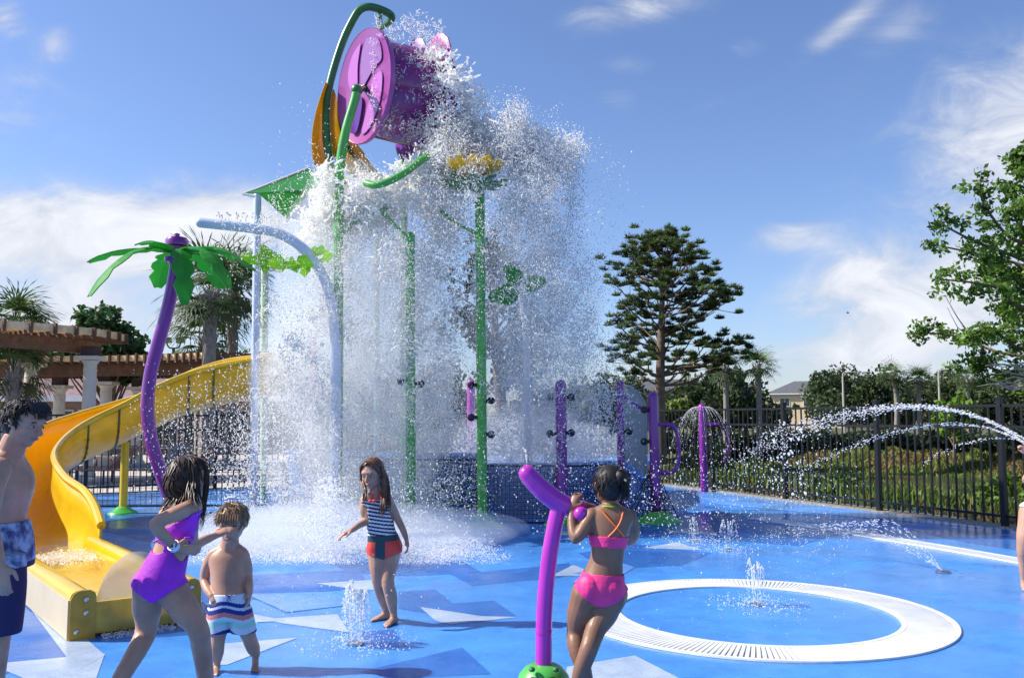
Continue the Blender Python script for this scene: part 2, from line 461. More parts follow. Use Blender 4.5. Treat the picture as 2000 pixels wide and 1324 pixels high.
# earth strip and concrete kerb along the fence
g = G()
for a, b in ((FA, FB), (FB, FC_)):
    d = (b-a).normalized(); n = Vector((d.y, -d.x, 0)); n = n if n.x > 0 else -n
    g.bar(a+n*.10+V(0, 0, -.02), b+n*.10+V(0, 0, -.02), .42, .09, 0)
g.build('kerb', mat('gravel', (.30, .27, .22), .9, var=.6, vscale=40, bump=.8, bscale=60), kind='structure')
# concrete patio behind the left of the pad
g = G(); flat([(-30, 17.6), (-9.0, 17.6), (-2.0, 22.2), (-2.0, 42), (-30, 42)], .02, 0)
g.build('patio', mat('patio_concrete', (.52, .46, .42), .85, var=.2, vscale=2), kind='structure')

# ---------------------------------------------------------------- ring drains
M_drain = mat('drain_white', (.74, .75, .77), .4, var=.12, vscale=6, col2=(.62, .62, .62))
M_slot = mat('drain_slot', (.24, .25, .28), .6)
def ring_drain(cx, cy, ri, ro, a0, a1, n, name, label):
    t = thing(name, (cx, cy, 0), label, 'drain cover')
    g = G()
    k = max(24, n//3); top = []; 
    for i in range(k):
        u0 = a0+(a1-a0)*i/k; u1 = a0+(a1-a0)*(i+1)/k
        g.add([(cx+r_*math.cos(q), cy+r_*math.sin(q), .0045) for r_, q in ((ri, u0), (ro, u0), (ro, u1), (ri, u1))], [(0, 1, 2, 3)])
    g.build('slot_bed', M_slot, t, smooth=False)
    g = G()
    for i in range(n):
        u = a0+(a1-a0)*(i+.5)/n; d = V(math.cos(u), math.sin(u), 0); s = V(-d.y, d.x, 0)
        c = V(cx, cy, .0085)+d*(ri+ro)/2
        w = (a1-a0)*(ri+ro)/2/n*.72
        g.box(c, (ro-ri-.03, w, .008), 0, (d, s, V(0, 0, 1)))
    g.build('grate_bar', M_drain, t, smooth=False)
    for r_, nm in ((ri, 'inner_rim'), (ro, 'outer_rim')):
        g = G(); pts = []
        full = abs(a1-a0) > 6.2; m = 96
        pr = [(-.02, .002), (-.018, .014), (.018, .014), (.02, .002)]
        for i in range(m if full else m+1):
            u = a0+(a1-a0)*i/m; pts.append([V(cx+(r_+q)*math.cos(u), cy+(r_+q)*math.sin(u), z) for q, z in pr])
        g.rings(pts, 0, closed=full); g.build(nm, M_drain, t, smooth=False)
    return t
ring_drain(1.88, 7.09, 1.06, 1.41, 0, 2*math.pi, 230, 'ring_drain', 'white slotted ring drain set in the blue deck in the right foreground')
# far curved channel drain: circle through three measured ground points
def circ3(a, b, c):
    ax, ay, bx, by, cx, cy = a.x, a.y, b.x, b.y, c.x, c.y
    d = 2*(ax*(by-cy)+bx*(cy-ay)+cx*(ay-by))
    ux = ((ax*ax+ay*ay)*(by-cy)+(bx*bx+by*by)*(cy-ay)+(cx*cx+cy*cy)*(ay-by))/d
    uy = ((ax*ax+ay*ay)*(cx-bx)+(bx*bx+by*by)*(ax-cx)+(cx*cx+cy*cy)*(bx-ax))/d
    return ux, uy, math.hypot(ax-ux, ay-uy)
_a, _b, _c = gp(1480, 1012), gp(1763, 1057), gp(1992, 1096)
cx, cy, rr = circ3(_a, _b, _c)
aa = math.atan2(_a.y-cy, _a.x-cx); ac = math.atan2(_c.y-cy, _c.x-cx)
if abs(ac-aa) > math.pi: ac += 2*math.pi*(1 if ac < aa else -1)
ext = (ac-aa)*.35
lo, hi = min(aa, ac+ext), max(aa, ac+ext)
ring_drain(cx, cy, rr-.13, rr+.13, lo, hi, 90, 'channel_drain', 'pale curved channel drain crossing the blue deck near the black fence')

# ---------------------------------------------------------------- metal fences
def fence(pts, h, label, spacing=.125, bays=None, post_w=.075, pk=.022, rails=(.16, -.34, -.04), base_z=0.0, mats=None, group=None):
    t = thing('metal_fence', pts[0], label, 'fence', group)
    mt = mats or M_black
    for a, b in zip(pts[:-1], pts[1:]):
        a = Vector(a); b = Vector(b); L = (b-a).length; d = (b-a)/L
        nb = max(1, round(L/2.35)) if bays is None else bays
        for k in range(nb+1):
            p = a+d*L*k/nb
            if k == nb and b is not pts[-1] and tuple(b) != tuple(pts[-1]): continue
            g = G(); g.bar(p+V(0, 0, base_z-.05), p+V(0, 0, base_z+h+.05), post_w, post_w, 0, up=d)
            g.box(p+V(0, 0, base_z+h+.065), (post_w*1.25, post_w*1.25, .03), 0, (d, V(0, 0, 1).cross(d), V(0, 0, 1)))
            g.build('fence_post', mt, t, smooth=False)
        for k in range(nb):
            p0 = a+d*L*k/nb+d*post_w/2; p1 = a+d*L*(k+1)/nb-d*post_w/2
            g = G(); l = (p1-p0).length; n = max(2, round(l/spacing))
            for i in range(1, n):
                q = p0+d*l*i/n; g.bar(q+V(0, 0, base_z+.05), q+V(0, 0, base_z+h-.03), pk, pk, 0, up=d)
            for rz in rails:
                z = base_z+(rz if rz > 0 else h+rz)
                g.bar(p0+V(0, 0, z), p1+V(0, 0, z), pk*1.6, .038, 0)
            g.build('picket_panel', mt, t, smooth=False)
    return t
fence([FA, FB, FC_], 1.72, 'tall black metal picket fence between the blue deck and the grassy pond bank', spacing=.145)
fence([V(-11.8, 12.5, 0), V(-8.3, 17.6, 0), V(-2.2, 22.0, 0), FA+V(0, .05, 0)], 1.60, 'black metal picket fence behind the yellow slide and the purple palm', spacing=.12)
# ---------------------------------------------------------------- play equipment materials
M_purple = mat('purple_gloss', (.20, .018, .25), .30, coat=.5, var=.12, vscale=6)
M_magenta = mat('magenta_gloss', (.46, .028, .40), .28, coat=.5, var=.10, vscale=5)
M_green = mat('green_gloss', (.075, .40, .06), .35, coat=.4, var=.15, vscale=5)
M_dgreen = mat('dark_green_gloss', (.03, .17, .04), .35, coat=.3, var=.2, vscale=5)
M_leafg = mat('panel_green', (.11, .50, .085), .38, transl=.58, var=.18, vscale=3)
M_lime = mat('panel_lime', (.45, .78, .04), .4, transl=.5)
M_yellow = mat('yellow_gloss', (.85, .54, .012), .22, coat=.5, var=.10, vscale=3, transl=.12)
M_yellow2 = mat('yellow_shell', (.78, .55, .02), .28, coat=.3, transl=.25, var=.12, vscale=4)
M_orange = mat('orange_shell', (.90, .56, .014), .3, coat=.4, transl=.30, var=.08, vscale=2)
M_side_shade = mat('side_shade_cream', (.62, .50, .30), .4, var=.10, vscale=2)
M_gold = mat('gold_panel', (.85, .62, .02), .35, transl=.45, var=.12, vscale=5)
M_pipew = mat('pale_pipe', (.55, .62, .76), .35, coat=.3, var=.05)
M_bolt = mat('steel', (.5, .5, .52), .3, metal=1.0)
M_net = mat('black_net', (.015, .016, .02), .7)
M_rubber = mat('dark_rubber', (.02, .02, .03), .5)

def px_r(w_px, Y): return w_px/2*Y/F_PX*1.0
def green_base(p, r=.2, h=.14, parent=None, name='base_cover', m=None):
    g = G(); p = Vector((p[0], p[1], 0))
    g.lathe([(r*1.15, 0), (r*1.12, .015), (r*.98, .03), (r*.80, h*.45), (r*.52, h*.85), (r*.42, h), (r*.02, h)], p, 20)
    return g.build(name, m or M_green, parent)
def post(name, pts, w, label, cat, m, base=True, nozzles=(), group=None, base_r=.24, dome=True):
    pts = [Vector(p) for p in pts]
    b = pts[-1]; t = thing(name, (b.x, b.y, 0), label, cat, group)
    g = G(); g.tube(pts, w/2, 16, smooth=6 if len(pts) > 2 else 0, dome=dome); g.build('pole', m, t)
    if base: green_base(b, base_r, .15, t)
    for (p, side) in nozzles:
        p = Vector(p); s = V(side, -.25, 0).normalized()
        g = G(); g.tube([p, p+s*(w/2+.05)], .026, 10); g.ell(p+s*(w/2+.075), .055)
        g.build('water_nozzle', M_rubber, t)
    return t

# ---------------------------------------------------------------- yellow slide
def slide():
    t = thing('water_slide', (-3.9, 8.2, 0), 'large yellow water slide curling down to a shallow exit trough on the left', 'water slide')
    # near (camera side) rim and far rim of the flume, from the top down to the exit
    Rr = [at(560, 690, 14.7), at(490, 703, 14.6), at(430, 714, 14.5), at(370, 730, 14.3), at(305, 757, 14.0), at(245, 789, 13.6), at(190, 815, 13.2), at(150, 838, 12.7), at(118, 866, 12.0),
          at(106, 895, 11.2), at(128, 932, 10.4), at(164, 958, 9.9), at(186, 990, 9.5), at(198, 1026, 9.1)]
    Lr = [at(565, 686, 15.7), at(500, 697, 15.6), at(440, 706, 15.6), at(372, 728, 15.4), at(300, 764, 15.1), at(225, 788, 14.7), at(150, 810, 14.2), at(95, 828, 13.6), at(60, 845, 12.8),
          at(36, 866, 11.9), at(18, 905, 10.9), at(14, 950, 9.9), at(26, 1000, 9.2), at(44, 1052, 8.55)]
    n = 5
    Rc = catmull(Rr, n); Lc = catmull(Lr, n); K = len(Rc)
    g = G(); rows = []; m = 16
    for i in range(K):
        a, b = Rc[i], Lc[i]; f = i/(K-1)
        depth = .62 if f < .8 else .62-(f-.8)/.2*.30
        ctr = (a+b)/2; zb = max(.10, min(a.z, b.z)-depth)
        row = []
        for j in range(m+1):
            th = math.pi*j/m
            x = math.cos(th); y = math.sin(th)
            k = .5-.5*math.copysign(abs(x)**.75, x)
            p = a.lerp(b, k); rim = p.z
            hgt = abs(y)**.55
            row.append(V(p.x, p.y, rim*(1-hgt)+zb*hgt))
        rows.append(row)
    vs = [p for r_ in rows for p in r_]; w = m+1
    fs = []; mi = []
    for i in range(K-1):
        for j in range(m):
            fs.append((i*w+j, (i+1)*w+j, (i+1)*w+j+1, i*w+j+1))
    g.add(vs, fs)
    g.m = [0 if (k % m) < m*.5 else 1 for k in range(len(fs))]
    o = g.build('flume', [M_yellow2, M_orange], t); sd = o.modifiers.new('t', 'SOLIDIFY'); sd.thickness = .025; sd.offset = 0
    for C_ in (Rc, Lc):
        g = G(); g.tube(C_, .045, 8); g.build('rim', M_yellow, t)
    # flange seams with bolts around the near wall
    for i in (11, 15, 21, 26, 32):
        g = G()
        row = rows[i][:10]
        nx = (Rc[i]-Lc[i]); nx.z = 0; nx.normalize()
        g.tube([p+nx*.02-V(0, 0, .01) for p in row], .018, 6); 
        for q in range(1, 9): g.ell(row[q]+nx*.05, .02, 0, seg=6, rn=4)
        g.build('flange', mat('flange', (.16, .13, .03), .5), t)
    # exit trough
    A = V(-2.98, 6.03, 0); Bq = V(-4.62, 8.35, 0); C = V(-2.21, 6.48, 0); D = V(-4.05, 8.95, 0)
    A = gp(133, 1252); C = gp(404, 1224); 
    u = ((Bq-A)+(D-C)).normalized(); v = V(u.y, -u.x, 0); v = v if v.x > 0 else -v
    L = 2.95; W = (C-A).dot(v)
    def wall(p0, outer, name, h=.335):
        # rounded top wall 0.17 wide, outer side faces -outer
        secs = []
        prof = [(0, 0), (.0, h-.05), (.012, h-.02), (.04, h-.004), (.075, h), (.11, h-.006), (.135, h-.035), (.15, h-.08), (.16, .10), (.16, 0)]
        for s in (0, .03, L*.5, L):
            secs.append([p0+u*s+outer*x+V(0, 0, z*(1 if s > 0 else .99)) for x, z in prof])
        g = G(); g.rings(secs); return g.build(name, [M_yellow], t)
    wall(A, v, 'trough_wall'); wall(A+v*W, -v, 'trough_wall')
    # thin sheet over the left wall, its shaded tone put into the colour
    g = G(); g.poly([A-v*.006+V(0, 0, .01), A-v*.006+u*L+V(0, 0, .01), A-v*.006+u*L+V(0, 0, .27), A-v*.006+V(0, 0, .27)], .01, -v); g.build('shaded_side_sheet', M_side_shade, t)
    # floor of the trough
    g = G(); g.poly([A+v*.15+V(0, 0, .09), A+v*(W-.15)+V(0, 0, .09), A+v*(W-.15)+u*(L+.5)+V(0, 0, .09), A+v*.15+u*(L+.5)+V(0, 0, .09)], .02, V(0, 0, 1)); g.build('trough_floor', M_yellow, t)
    # end caps with bolts
    for q, sg in ((A, 1), (A+v*W, -1)):
        g = G(); vv = v*sg; wd = .165 if sg > 0 else .12
        pr = [q-u*.012+vv*x+V(0, 0, z) for x, z in ((0.0, .0), (0.0, .27), (.02, .31), (.05, .33), (wd-.04, .33), (wd-.01, .31), (wd, .28), (wd, 0))]
        g.poly(pr, .014, u); e = g.build('end_cap', mat('ochre_cap', (.40, .24, .02), .4, var=.2, vscale=10), t, smooth=False)
        for bz, bx in ((.27, .6), (.18, .6), (.06, .25)):
            g = G(); c = q-u*.02+vv*wd*bx+V(0, 0, bz)
            g.lathe([(.0, 0), (.016, 0), (.016, .006), (.007, .01), (0, .01)], c, 10, axis=-u); g.build('bolt', M_bolt, e)
    # front weir of yellow plastic with the water behind it, plus the clear splash sheet above
    g = G(); q0 = A+v*.165; q1 = A+v*(W-.12)
    g.poly([q0+V(0, 0, .03), q1+V(0, 0, .03), q1+V(0, 0, .24), q0+V(0, 0, .24)], .012, u)
    g.build('weir_panel', mat('weir_yellow', (.72, .55, .03), .12, coat=.6, transl=.35, var=.35, vscale=7, col2=(.45, .30, .02)), t, smooth=False)
    g = G(); rows = []
    for i in range(13):
        s = i/12; k = math.sin(math.pi*min(1, s*1.05+.0))**.6 if s < 1 else 0
        rows.append((q0.lerp(q1, s), .01+.33*k*(1-.10*s)))
    lo = [p+V(0, 0, .245)-u*.0 for p, _ in rows]
    hi = [p+u*h_*.15+V(0, 0, .245+h_*.95) for p, h_ in rows]
    vs = lo+hi; fs = [(i, i+1, i+14, i+13) for i in range(12)]
    g.add(vs, fs); o = g.build('clear_cover', mat('clear_sheet', (.70, .66, .52), .08, alpha=.42), t)
    sd = o.modifiers.new('t', 'SOLIDIFY'); sd.thickness = .006
    # support post with its green foot (part of the slide)
    pp = gp(240, 1002); g = G(); g.tube([V(pp.x, pp.y, 0), V(pp.x, pp.y, 1.12)], .062, 14); sp = g.build('support_post', M_yellow, t)
    green_base(pp, .2, .11, sp, 'foot_cover')
    # water in the trough (its own thing)
    g = G(); nx, ny = 10, 26; vs = []; fs = []
    rnd = random.Random(3)
    for j in range(ny+1):
        for i in range(nx+1):
            s = -.02+(L+.3)*j/ny; x = .15+(W-.30)*i/nx
            z = .215+.012*math.sin(s*9+x*5)+rnd.uniform(-.008, .008)+(.05*math.exp(-((s-2.5)/.25)**2)*rnd.uniform(.3, 1))
            vs.append(A+v*x+u*s+V(0, 0, z))
    for j in range(ny):
        for i in range(nx):
            a = j*(nx+1)+i; fs.append((a, a+1, a+nx+2, a+nx+1))
    g.add(vs, fs); o = g.build('trough_water', mat('trough_water', (.80, .62, .12), .04, alpha=.30, bump=.8, bscale=16), None, base=A)
    mark(o, 'shallow rippling water lying in the yellow slide exit trough', 'water'); o['kind'] = 'stuff'
    return A, u, v, W, L
SL_A, SL_u, SL_v, SL_W, SL_L = slide()

# ---------------------------------------------------------------- purple palm
def blade(g, base, azim, length, width, rise, droop, curl=0.0, notch=True, mi=0, n=12, fold=.25):
    """a long drooping plastic palm leaf built as a folded strip with stepped edges"""
    d = V(math.cos(azim), math.sin(azim), 0); s = V(-d.y, d.x, 0)
    L_, C_, R_ = [], [], []
    for i in range(n+1):
        t = i/n
        p = base+d*(length*(t-.12*droop*t*t))+V(0, 0, rise*math.sin(t*math.pi*.6)-droop*length*t**2.2)
        w = width*(.35+.65*min(1, t*3.2))*(1 if t < .82 else (1-(t-.82)/.18*.7))
        if notch and i % 3 == 0 and 0 < i < n: w *= .62
        L_.append(p+s*w-V(0, 0, w*fold)); R_.append(p-s*w-V(0, 0, w*fold)); C_.append(p)
    vs = L_+C_+R_; k = n+1
    fs = [(i, i+1, i+1+k, i+k) for i in range(n)]+[(i+k, i+1+k, i+1+2*k, i+2*k) for i in range(n)]
    g.add(vs, fs, mi)
def palm():
    Y = 11.5
    pts = [at(*q, Y) for q in ((345, 470), (345, 505), (340, 545), (326, 610), (308, 675), (294, 730), (288, 790), (293, 845), (305, 895), (322, 945), (338, 990), (346, 1025), (348, 1052))]
    b = pts[-1]; b.z = 0
    t = thing('play_palm', (b.x, b.y, 0), 'curved purple pole with a crown of green plastic palm leaves', 'play palm')
    g = G(); g.tube(pts, .083, 18, smooth=4); g.build('trunk', M_purple, t)
    c = at(345, 492, Y)
    g = G(); g.lathe([(.001, -.10), (.13, -.10), (.15, -.07), (.15, -.03), (.09, -.02), (.09, .12), (.14, .13), (.145, .20), (.12, .235), (.04, .24), (.03, .265), (.036, .285), (.001, .30)], c-V(0, 0, .05), 20); g.build('crown_hub', M_purple, t)
    top = c+V(0, 0, .0)
    for az, ln, w, rs, dr in ((181, 1.08, .12, .10, .22), (226, 1.08, .17, .10, .72), (250, .62, .15, .10, .20), (300, .70, .13, .04, 1.15), (325, 1.08, .14, .12, .62),
                              (350, 1.0, .16, .14, .38), (20, .95, .16, .14, .34), (70, .9, .16, .1, .5), (125, .9, .16, .1, .5)):
        g = G(); a = R(az); st = top+V(math.cos(a), math.sin(a), 0)*.08
        blade(g, st, a, ln, w, rs, dr)
        o = g.build('palm_leaf', M_leafg, t, smooth=False); sd = o.modifiers.new('t', 'SOLIDIFY'); sd.thickness = .014
palm()

# ---------------------------------------------------------------- water cannon
def cannon():
    Y = 5.05
    t = thing('water_cannon', (at(1060, 1340, Y).x, Y, 0), 'magenta swivel water cannon on a green frog-like base in the foreground', 'water cannon')
    b = at(1062, 1335, Y); b.z = 0
    up = [at(*q, Y) for q in ((1093, 985), (1085, 1020), (1075, 1075), (1067, 1140), (1063, 1200), (1062, 1232))]
    g = G(); g.tube(up, .045, 20, smooth=6, dome=False); g.build('upper_post', M_magenta, t)
    g = G(); g.tube([at(1062, 1232, Y), V(at(1062, 1232, Y).x, Y, .10)], .0455, 20); g.tube([at(1062, 1229, Y), at(1062, 1235, Y)], .048, 20); g.build('lower_post', M_magenta, t)
    br = [at(1030, 925, Y), at(1046, 943, Y), at(1066, 962, Y), at(1092, 981, Y), at(1120, 992, Y+.02), at(1140, 996, Y+.06)]
    g = G(); g.tube(br, [.050, .054, .057, .056, .054, .052], 20, smooth=5, dome=True); g.build('barrel', M_magenta, t)
    g = G(); c = at(1134, 1003, Y-.07); g.ell(c, .040); g.tube([c, at(1118, 992, Y)], .02, 10); g.build('handle', M_magenta, t)
    g = G(); g.lathe([(.150, 0), (.155, .02), (.150, .06), (.135, .105), (.10, .145), (.07, .16), (.045, .163), (.001, .163)], b, 28); base = g.build('base_cover', M_green, t)
    for px in (1039, 1086):
        p = at(px, 1308, Y-.125); g = G(); g.ell(p+V(0, .015, 0), (.018, .018, .014)); g.build('eye', M_dgreen, base)
        g = G(); g.ell(p+V(.002, .0, -.002), (.008, .008, .006)); g.build('pupil', M_black, base)
    g = G(); g.tube([at(1036+q*8, 1321+4*math.sin(q*math.pi/6), Y-.148+.03*abs(q-3)/3) for q in range(7)], .003, 6); g.build('mouth', M_black, base)
    return br
CANNON = cannon()

# ---------------------------------------------------------------- blue raised wall with net panels
M_wall = mat('blue_wall', (.035, .13, .38), .45, var=.25, vscale=5, bump=.3, bscale=40, rvar=.15)
M_wallt = mat('blue_wall_top', (.05, .19, .55), .35, var=.15, vscale=4)
def raised_wall():
    t = thing('raised_deck', (0, 14.5, 0), 'low blue raised deck with a curved front wall behind the black netting', 'play deck')
    pts = [at(q, 950, Y) for q, Y in ((560, 15.6), (640, 15.0), (750, 14.3), (850, 14.0), (940, 13.95))]
    pts2 = [at(q, 950, Y) for q, Y in ((952, 14.0), (1050, 13.9), (1140, 13.9), (1215, 14.3), (1262, 15.2), (1285, 16.4))]
    for P, z0 in ((pts, .96), (pts2, .80)):
        Pc = catmull(P, 5); g = G(); rings = []
        for i, p in enumerate(Pc):
            d = (Pc[min(i+1, len(Pc)-1)]-Pc[max(i-1, 0)]); d.z = 0; d.normalize(); nb = V(-d.y, d.x, 0)
            z = z0
            if P is pts2: 
                f = i/(len(Pc)-1); z = z0+.05*f if f < .62 else z0+.03-(f-.62)/.38*.65
            q = V(p.x, p.y, 0)
            rings.append([q-V(0, 0, .02), q+V(0, 0, z-.14), q-nb*.03+V(0, 0, z-.12), q-nb*.04+V(0, 0, z-.03), q+V(0, 0, z), q+nb*.30+V(0, 0, z), q+nb*.32-V(0, 0, .02)])
        g.rings(rings); g.m = []
        g.m = [1 if k % 7 in (1, 2, 3, 4) else 0 for k in range(len(g.f))]
        g.build('front_wall', [M_wall, M_wallt], t)
    # deck surface behind
    g = G(); pd = [(at(560, 900, 15.9)), (at(750, 900, 14.6)), (at(940, 900, 14.3)), (at(1215, 900, 14.6)), (at(1270, 900, 16.3)), V(3.0, 19.0, 0), V(-4.5, 19.3, 0)]
    g.poly([V(p.x, p.y, .70) for p in pd], .08, V(0, 0, 1)); g.build('deck_floor', P_sky, t, smooth=False)
raised_wall()
def net(a, b, h0, h1, label, cell=.055, name='safety_net', frame=True):
    """rope net stretched between two ground points"""
    a = Vector(a); b = Vector(b); L = (b-a).length; d = (b-a)/L
    t = thing(name, ((a+b)/2).to_tuple(), label, 'net', 'black nets in front of the raised deck')
    n = int(L/cell); m = int((h1-h0)/cell); g = G()
    sag = lambda s: .02*math.sin(s*math.pi)
    for i in range(n+1):
        p = a+d*L*i/n; g.bar(p+V(0, 0, h0), p+V(0, 0, h1), .006, .006)
    for j in range(m+1):
        z = h0+(h1-h0)*j/m; g.bar(a+V(0, 0, z), b+V(0, 0, z), .006, .006)
    g.build('mesh', M_net, t, smooth=False)
    if frame:
        g = G()
        for z in (h0, h1): g.tube([a+V(0, 0, z), b+V(0, 0, z)], .014, 8)
        for p in (a, b): g.tube([p+V(0, 0, .0), p+V(0, 0, h1)], .022, 8)
        g.build('frame', M_net, t)
def gx(px, Y): p = at(px, 900, Y); return V(p.x, p.y, 0)
net(gx(655, 13.6), gx(746, 13.4), .02, .93, 'black rope net panel behind the striped girl, left end of the deck')
net(gx(752, 13.35), gx(932, 13.1), .02, .90, 'black rope net panel beside the green posts with green cords behind it')
net(gx(950, 13.1), gx(1086, 12.95), .02, .82, 'black rope net panel right of the green post, behind the magenta cannon')
net(gx(1106, 12.95), gx(1213, 13.3), .02, .82, 'black rope net panel behind the head of the girl in the pink bikini')
net(gx(150, 15.4), gx(560, 15.6), .02, .62, 'long low black net behind the yellow slide foot', cell=.09)
# green cords in an X lattice behind the second net
g = G()
t = thing('cord_lattice', gx(880, 13.6), 'criss-crossed green climbing cords behind the black net', 'climbing cords')
for (x0, y0, x1, y1) in ((820, 932, 935, 962), (820, 962, 935, 930), (828, 1000, 935, 955), (824, 1008, 934, 985), (826, 975, 936, 1006), (820, 946, 932, 992)):
    a = at(x0, y0, 13.5); b = at(x1, y1, 13.4); g = G()
    g.tube([a, a.lerp(b, .33)-V(0, 0, .03), a.lerp(b, .66)-V(0, 0, .03), b], .014, 7, smooth=4); g.build('cord', M_dgreen, t)

# ---------------------------------------------------------------- posts and hoops of the play structure
def P(px, py, Y): return at(px, py, Y)
def vert(px, ytop, Y, xtop=None):
    b = at(px, 900, Y); b.z = 0; a = at(xtop if xtop else px, ytop, Y); return [a, V(b.x, b.y, 0)]
pg = 'green posts carrying the dump bucket'
Yb = 12.9
post('green_post', vert(943, 372, 12.7, 937), .14, 'tall green post holding the yellow flower, right of the other green posts', 'post', M_green, nozzles=[(at(940, y, 12.7), s) for y, s in ((752, -1), (782, 1), (815, -1), (848, 1))], group=pg, base_r=.3)
post('green_post', vert(804, 462, 12.4, 801), .135, 'green post under the bucket, coming down in front of the black net', 'post', M_green, nozzles=[(at(803, y, 12.4), s) for y, s in ((745, -1), (750, 1))], group=pg)
post('green_post', vert(789, 300, 14.2), .12, 'green post half hidden behind the front green post in the water', 'post', M_green, base=False, group=pg)
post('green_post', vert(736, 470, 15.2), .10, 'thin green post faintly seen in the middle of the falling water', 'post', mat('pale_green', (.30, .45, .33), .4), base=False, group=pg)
# big curved post carrying the bucket axle on the left
post('bucket_arm', [P(697, 178, 12.4), P(692, 200, 12.4), P(676, 255, 12.4), P(666, 310, 12.4), P(662, 370, 12.4), P(661, 480, 12.4), P(661, 700, 12.4), V(at(661, 900, 12.4).x, 12.4, 0)], .135,
     'thick green arm curving up in front of the purple bucket to its axle', 'post', M_green, group=pg)
# overhead feed pipe: rises left of the bucket, bends over and returns behind it
t = thing('feed_pipe', (P(655, 345, 13.5).x, 13.5, 0), 'bent green water pipe looping over the top of the purple bucket', 'water pipe')
g = G(); g.tube([P(655, 430, 13.3), P(652, 360, 13.3), P(640, 290, 13.35), P(637, 220, 13.4), P(645, 160, 13.45), P(668, 85, 13.5), P(690, 38, 13.5), P(704, 19, 13.5), P(722, 14, 13.5), P(745, 20, 13.6), P(762, 29, 13.7), P(764, 38, 13.8), P(752, 48, 14.1), P(735, 60, 14.5)], .062, 14, smooth=4)
g.build('pipe', M_dgreen, t)
g = G(); g.tube([P(742, 24, 13.62), P(742, 36, 13.62)], .035, 12); g.build('spout', M_green, t)
# horizontal hoop and handrail
t = thing('hoop_rail', (P(770, 340, 13.2).x, 13.2, P(770, 340, 13.2).z), 'curved green rail sweeping under the bucket towards the yellow flower', 'rail')
g = G(); g.tube([P(715, 358, 12.0), P(735, 362, 11.9), P(765, 352, 11.9), P(795, 335, 12.0), P(825, 312, 12.2), P(856, 290, 12.5)], .05, 12, smooth=5, dome=True); g.build('rail', M_green, t)
t = thing('brace_bar', (P(900, 440, 13).x, 13, P(900, 440, 13).z), 'slim green diagonal braces joining the tops of the green posts', 'brace')
for pts in ([P(860, 412, 13), P(895, 438, 12.9), P(936, 458, 12.75)], [P(664, 462, 12.5), P(700, 430, 12.6), P(760, 405, 12.7)], [P(664, 350, 12.5), P(730, 400, 12.6), P(801, 470, 12.5)]):
    g = G(); g.tube(pts, .028, 8, smooth=4); g.build('brace', M_green, t)

# purple posts
pp = 'purple posts of the play area'
post('purple_post', vert(1098, 752, 12.9, 1095), .16, 'purple post with side nozzles rising in front of the netting near the middle', 'post', M_purple, nozzles=[(at(1095, y, 12.9), s) for y, s in ((776, -1), (776, 1), (847, -1), (845, 1))], group=pp)
post('purple_post', vert(1214, 750, 13.6, 1211), .12, 'purple post at the right end of the raised deck with a short arm', 'post', M_purple, nozzles=[(at(1212, y, 13.6), s) for y, s in ((842, -1), (842, 1))], group=pp)
post('purple_post', vert(921, 748, 16.0, 920), .15, 'purple post seen through the spray behind the tall green flower post', 'post', M_magenta, base=False, group=pp)
post('purple_post', vert(611, 655, 14.6, 611), .15, 'purple post veiled by falling water in the left of the curtain', 'post', M_magenta, base=False, nozzles=[(at(611, y, 14.6), s) for y, s in ((740, -1), (742, 1))], group=pp)
t = post('purple_post', vert(1281, 775, 13.3, 1275), .155, 'purple post with a looped side handle standing on a green foot', 'post', M_purple, group=pp, base_r=.34,
         nozzles=[(at(1277, y, 13.3), -1) for y in (800, 862)])
g = G(); g.tube([P(1282, 829, 13.3), P(1308, 829, 13.3), P(1320, 840, 13.3), P(1326, 870, 13.3), P(1325, 900, 13.3), P(1318, 918, 13.3), P(1305, 922, 13.3), P(1282, 922, 13.3)], .03, 10, smooth=4); g.build('handle', M_purple, t)
g = G(); g.tube([P(1213, 772, 13.5), P(1235, 788, 13.4), P(1262, 801, 13.3), P(1275, 803, 13.3)], .028, 8, smooth=4); g.build('brace', M_purple, t)
t = post('umbrella_fountain', vert(1375, 795, 18.6, 1371), .16, 'farther purple post with side handle and an umbrella of water on top', 'fountain', M_purple, base=False)
g = G(); g.lathe([(.08, 0), (.085, .03), (.05, .08), (.02, .09), (.001, .09)], at(1371, 797, 18.6), 14); g.build('cap', M_magenta, t)
g = G(); g.tube([P(1378, 828, 18.6), P(1405, 828, 18.6), P(1416, 838, 18.6), P(1421, 865, 18.6), P(1420, 890, 18.6), P(1412, 902, 18.6)], .035, 10, smooth=4); g.build('handle', M_magenta, t)
# dark rope cone around the purple post foot
t = thing('rope_cone', gx(1285, 13.2), 'dark rope net fanned out around the foot of the purple handle post', 'rope net')
g = G(); top = at(1279, 905, 13.3)
ends = [gx(1205+q*11, 13.4-.25*math.sin(q/12*math.pi)) for q in range(0, 12)]
for e in ends: g.tube([at(1215+(e.x*40-80), 925, 13.4) if False else top, (top+e)/2-V(0, 0, .05), e], .008, 5)
for f in (.35, .55, .75, .92):
    g.tube([top.lerp(e, f)-V(0, 0, .05*math.sin(f*3)) for e in ends], .008, 5)
g.build('rope', M_net, t)
# frosted curved side screen behind the posts
t = thing('side_screen', gx(1245, 15.0), 'pale translucent curved screen panel beside the purple posts', 'screen')
pts = [at(*q, 15.0) for q in ((1216, 752), (1232, 756), (1248, 768), (1258, 785), (1262, 805), (1263, 955), (1216, 958))]
g = G(); g.poly(pts, .012, V(0.2, -1, 0)); g.build('panel', mat('frosted_panel', (.42, .44, .44), .35, alpha=.86, transl=.3), t, smooth=False)
g = G(); g.tube(pts[:6], .02, 8); g.build('edge_trim', mat('grey_trim', (.3, .31, .33), .4), t)

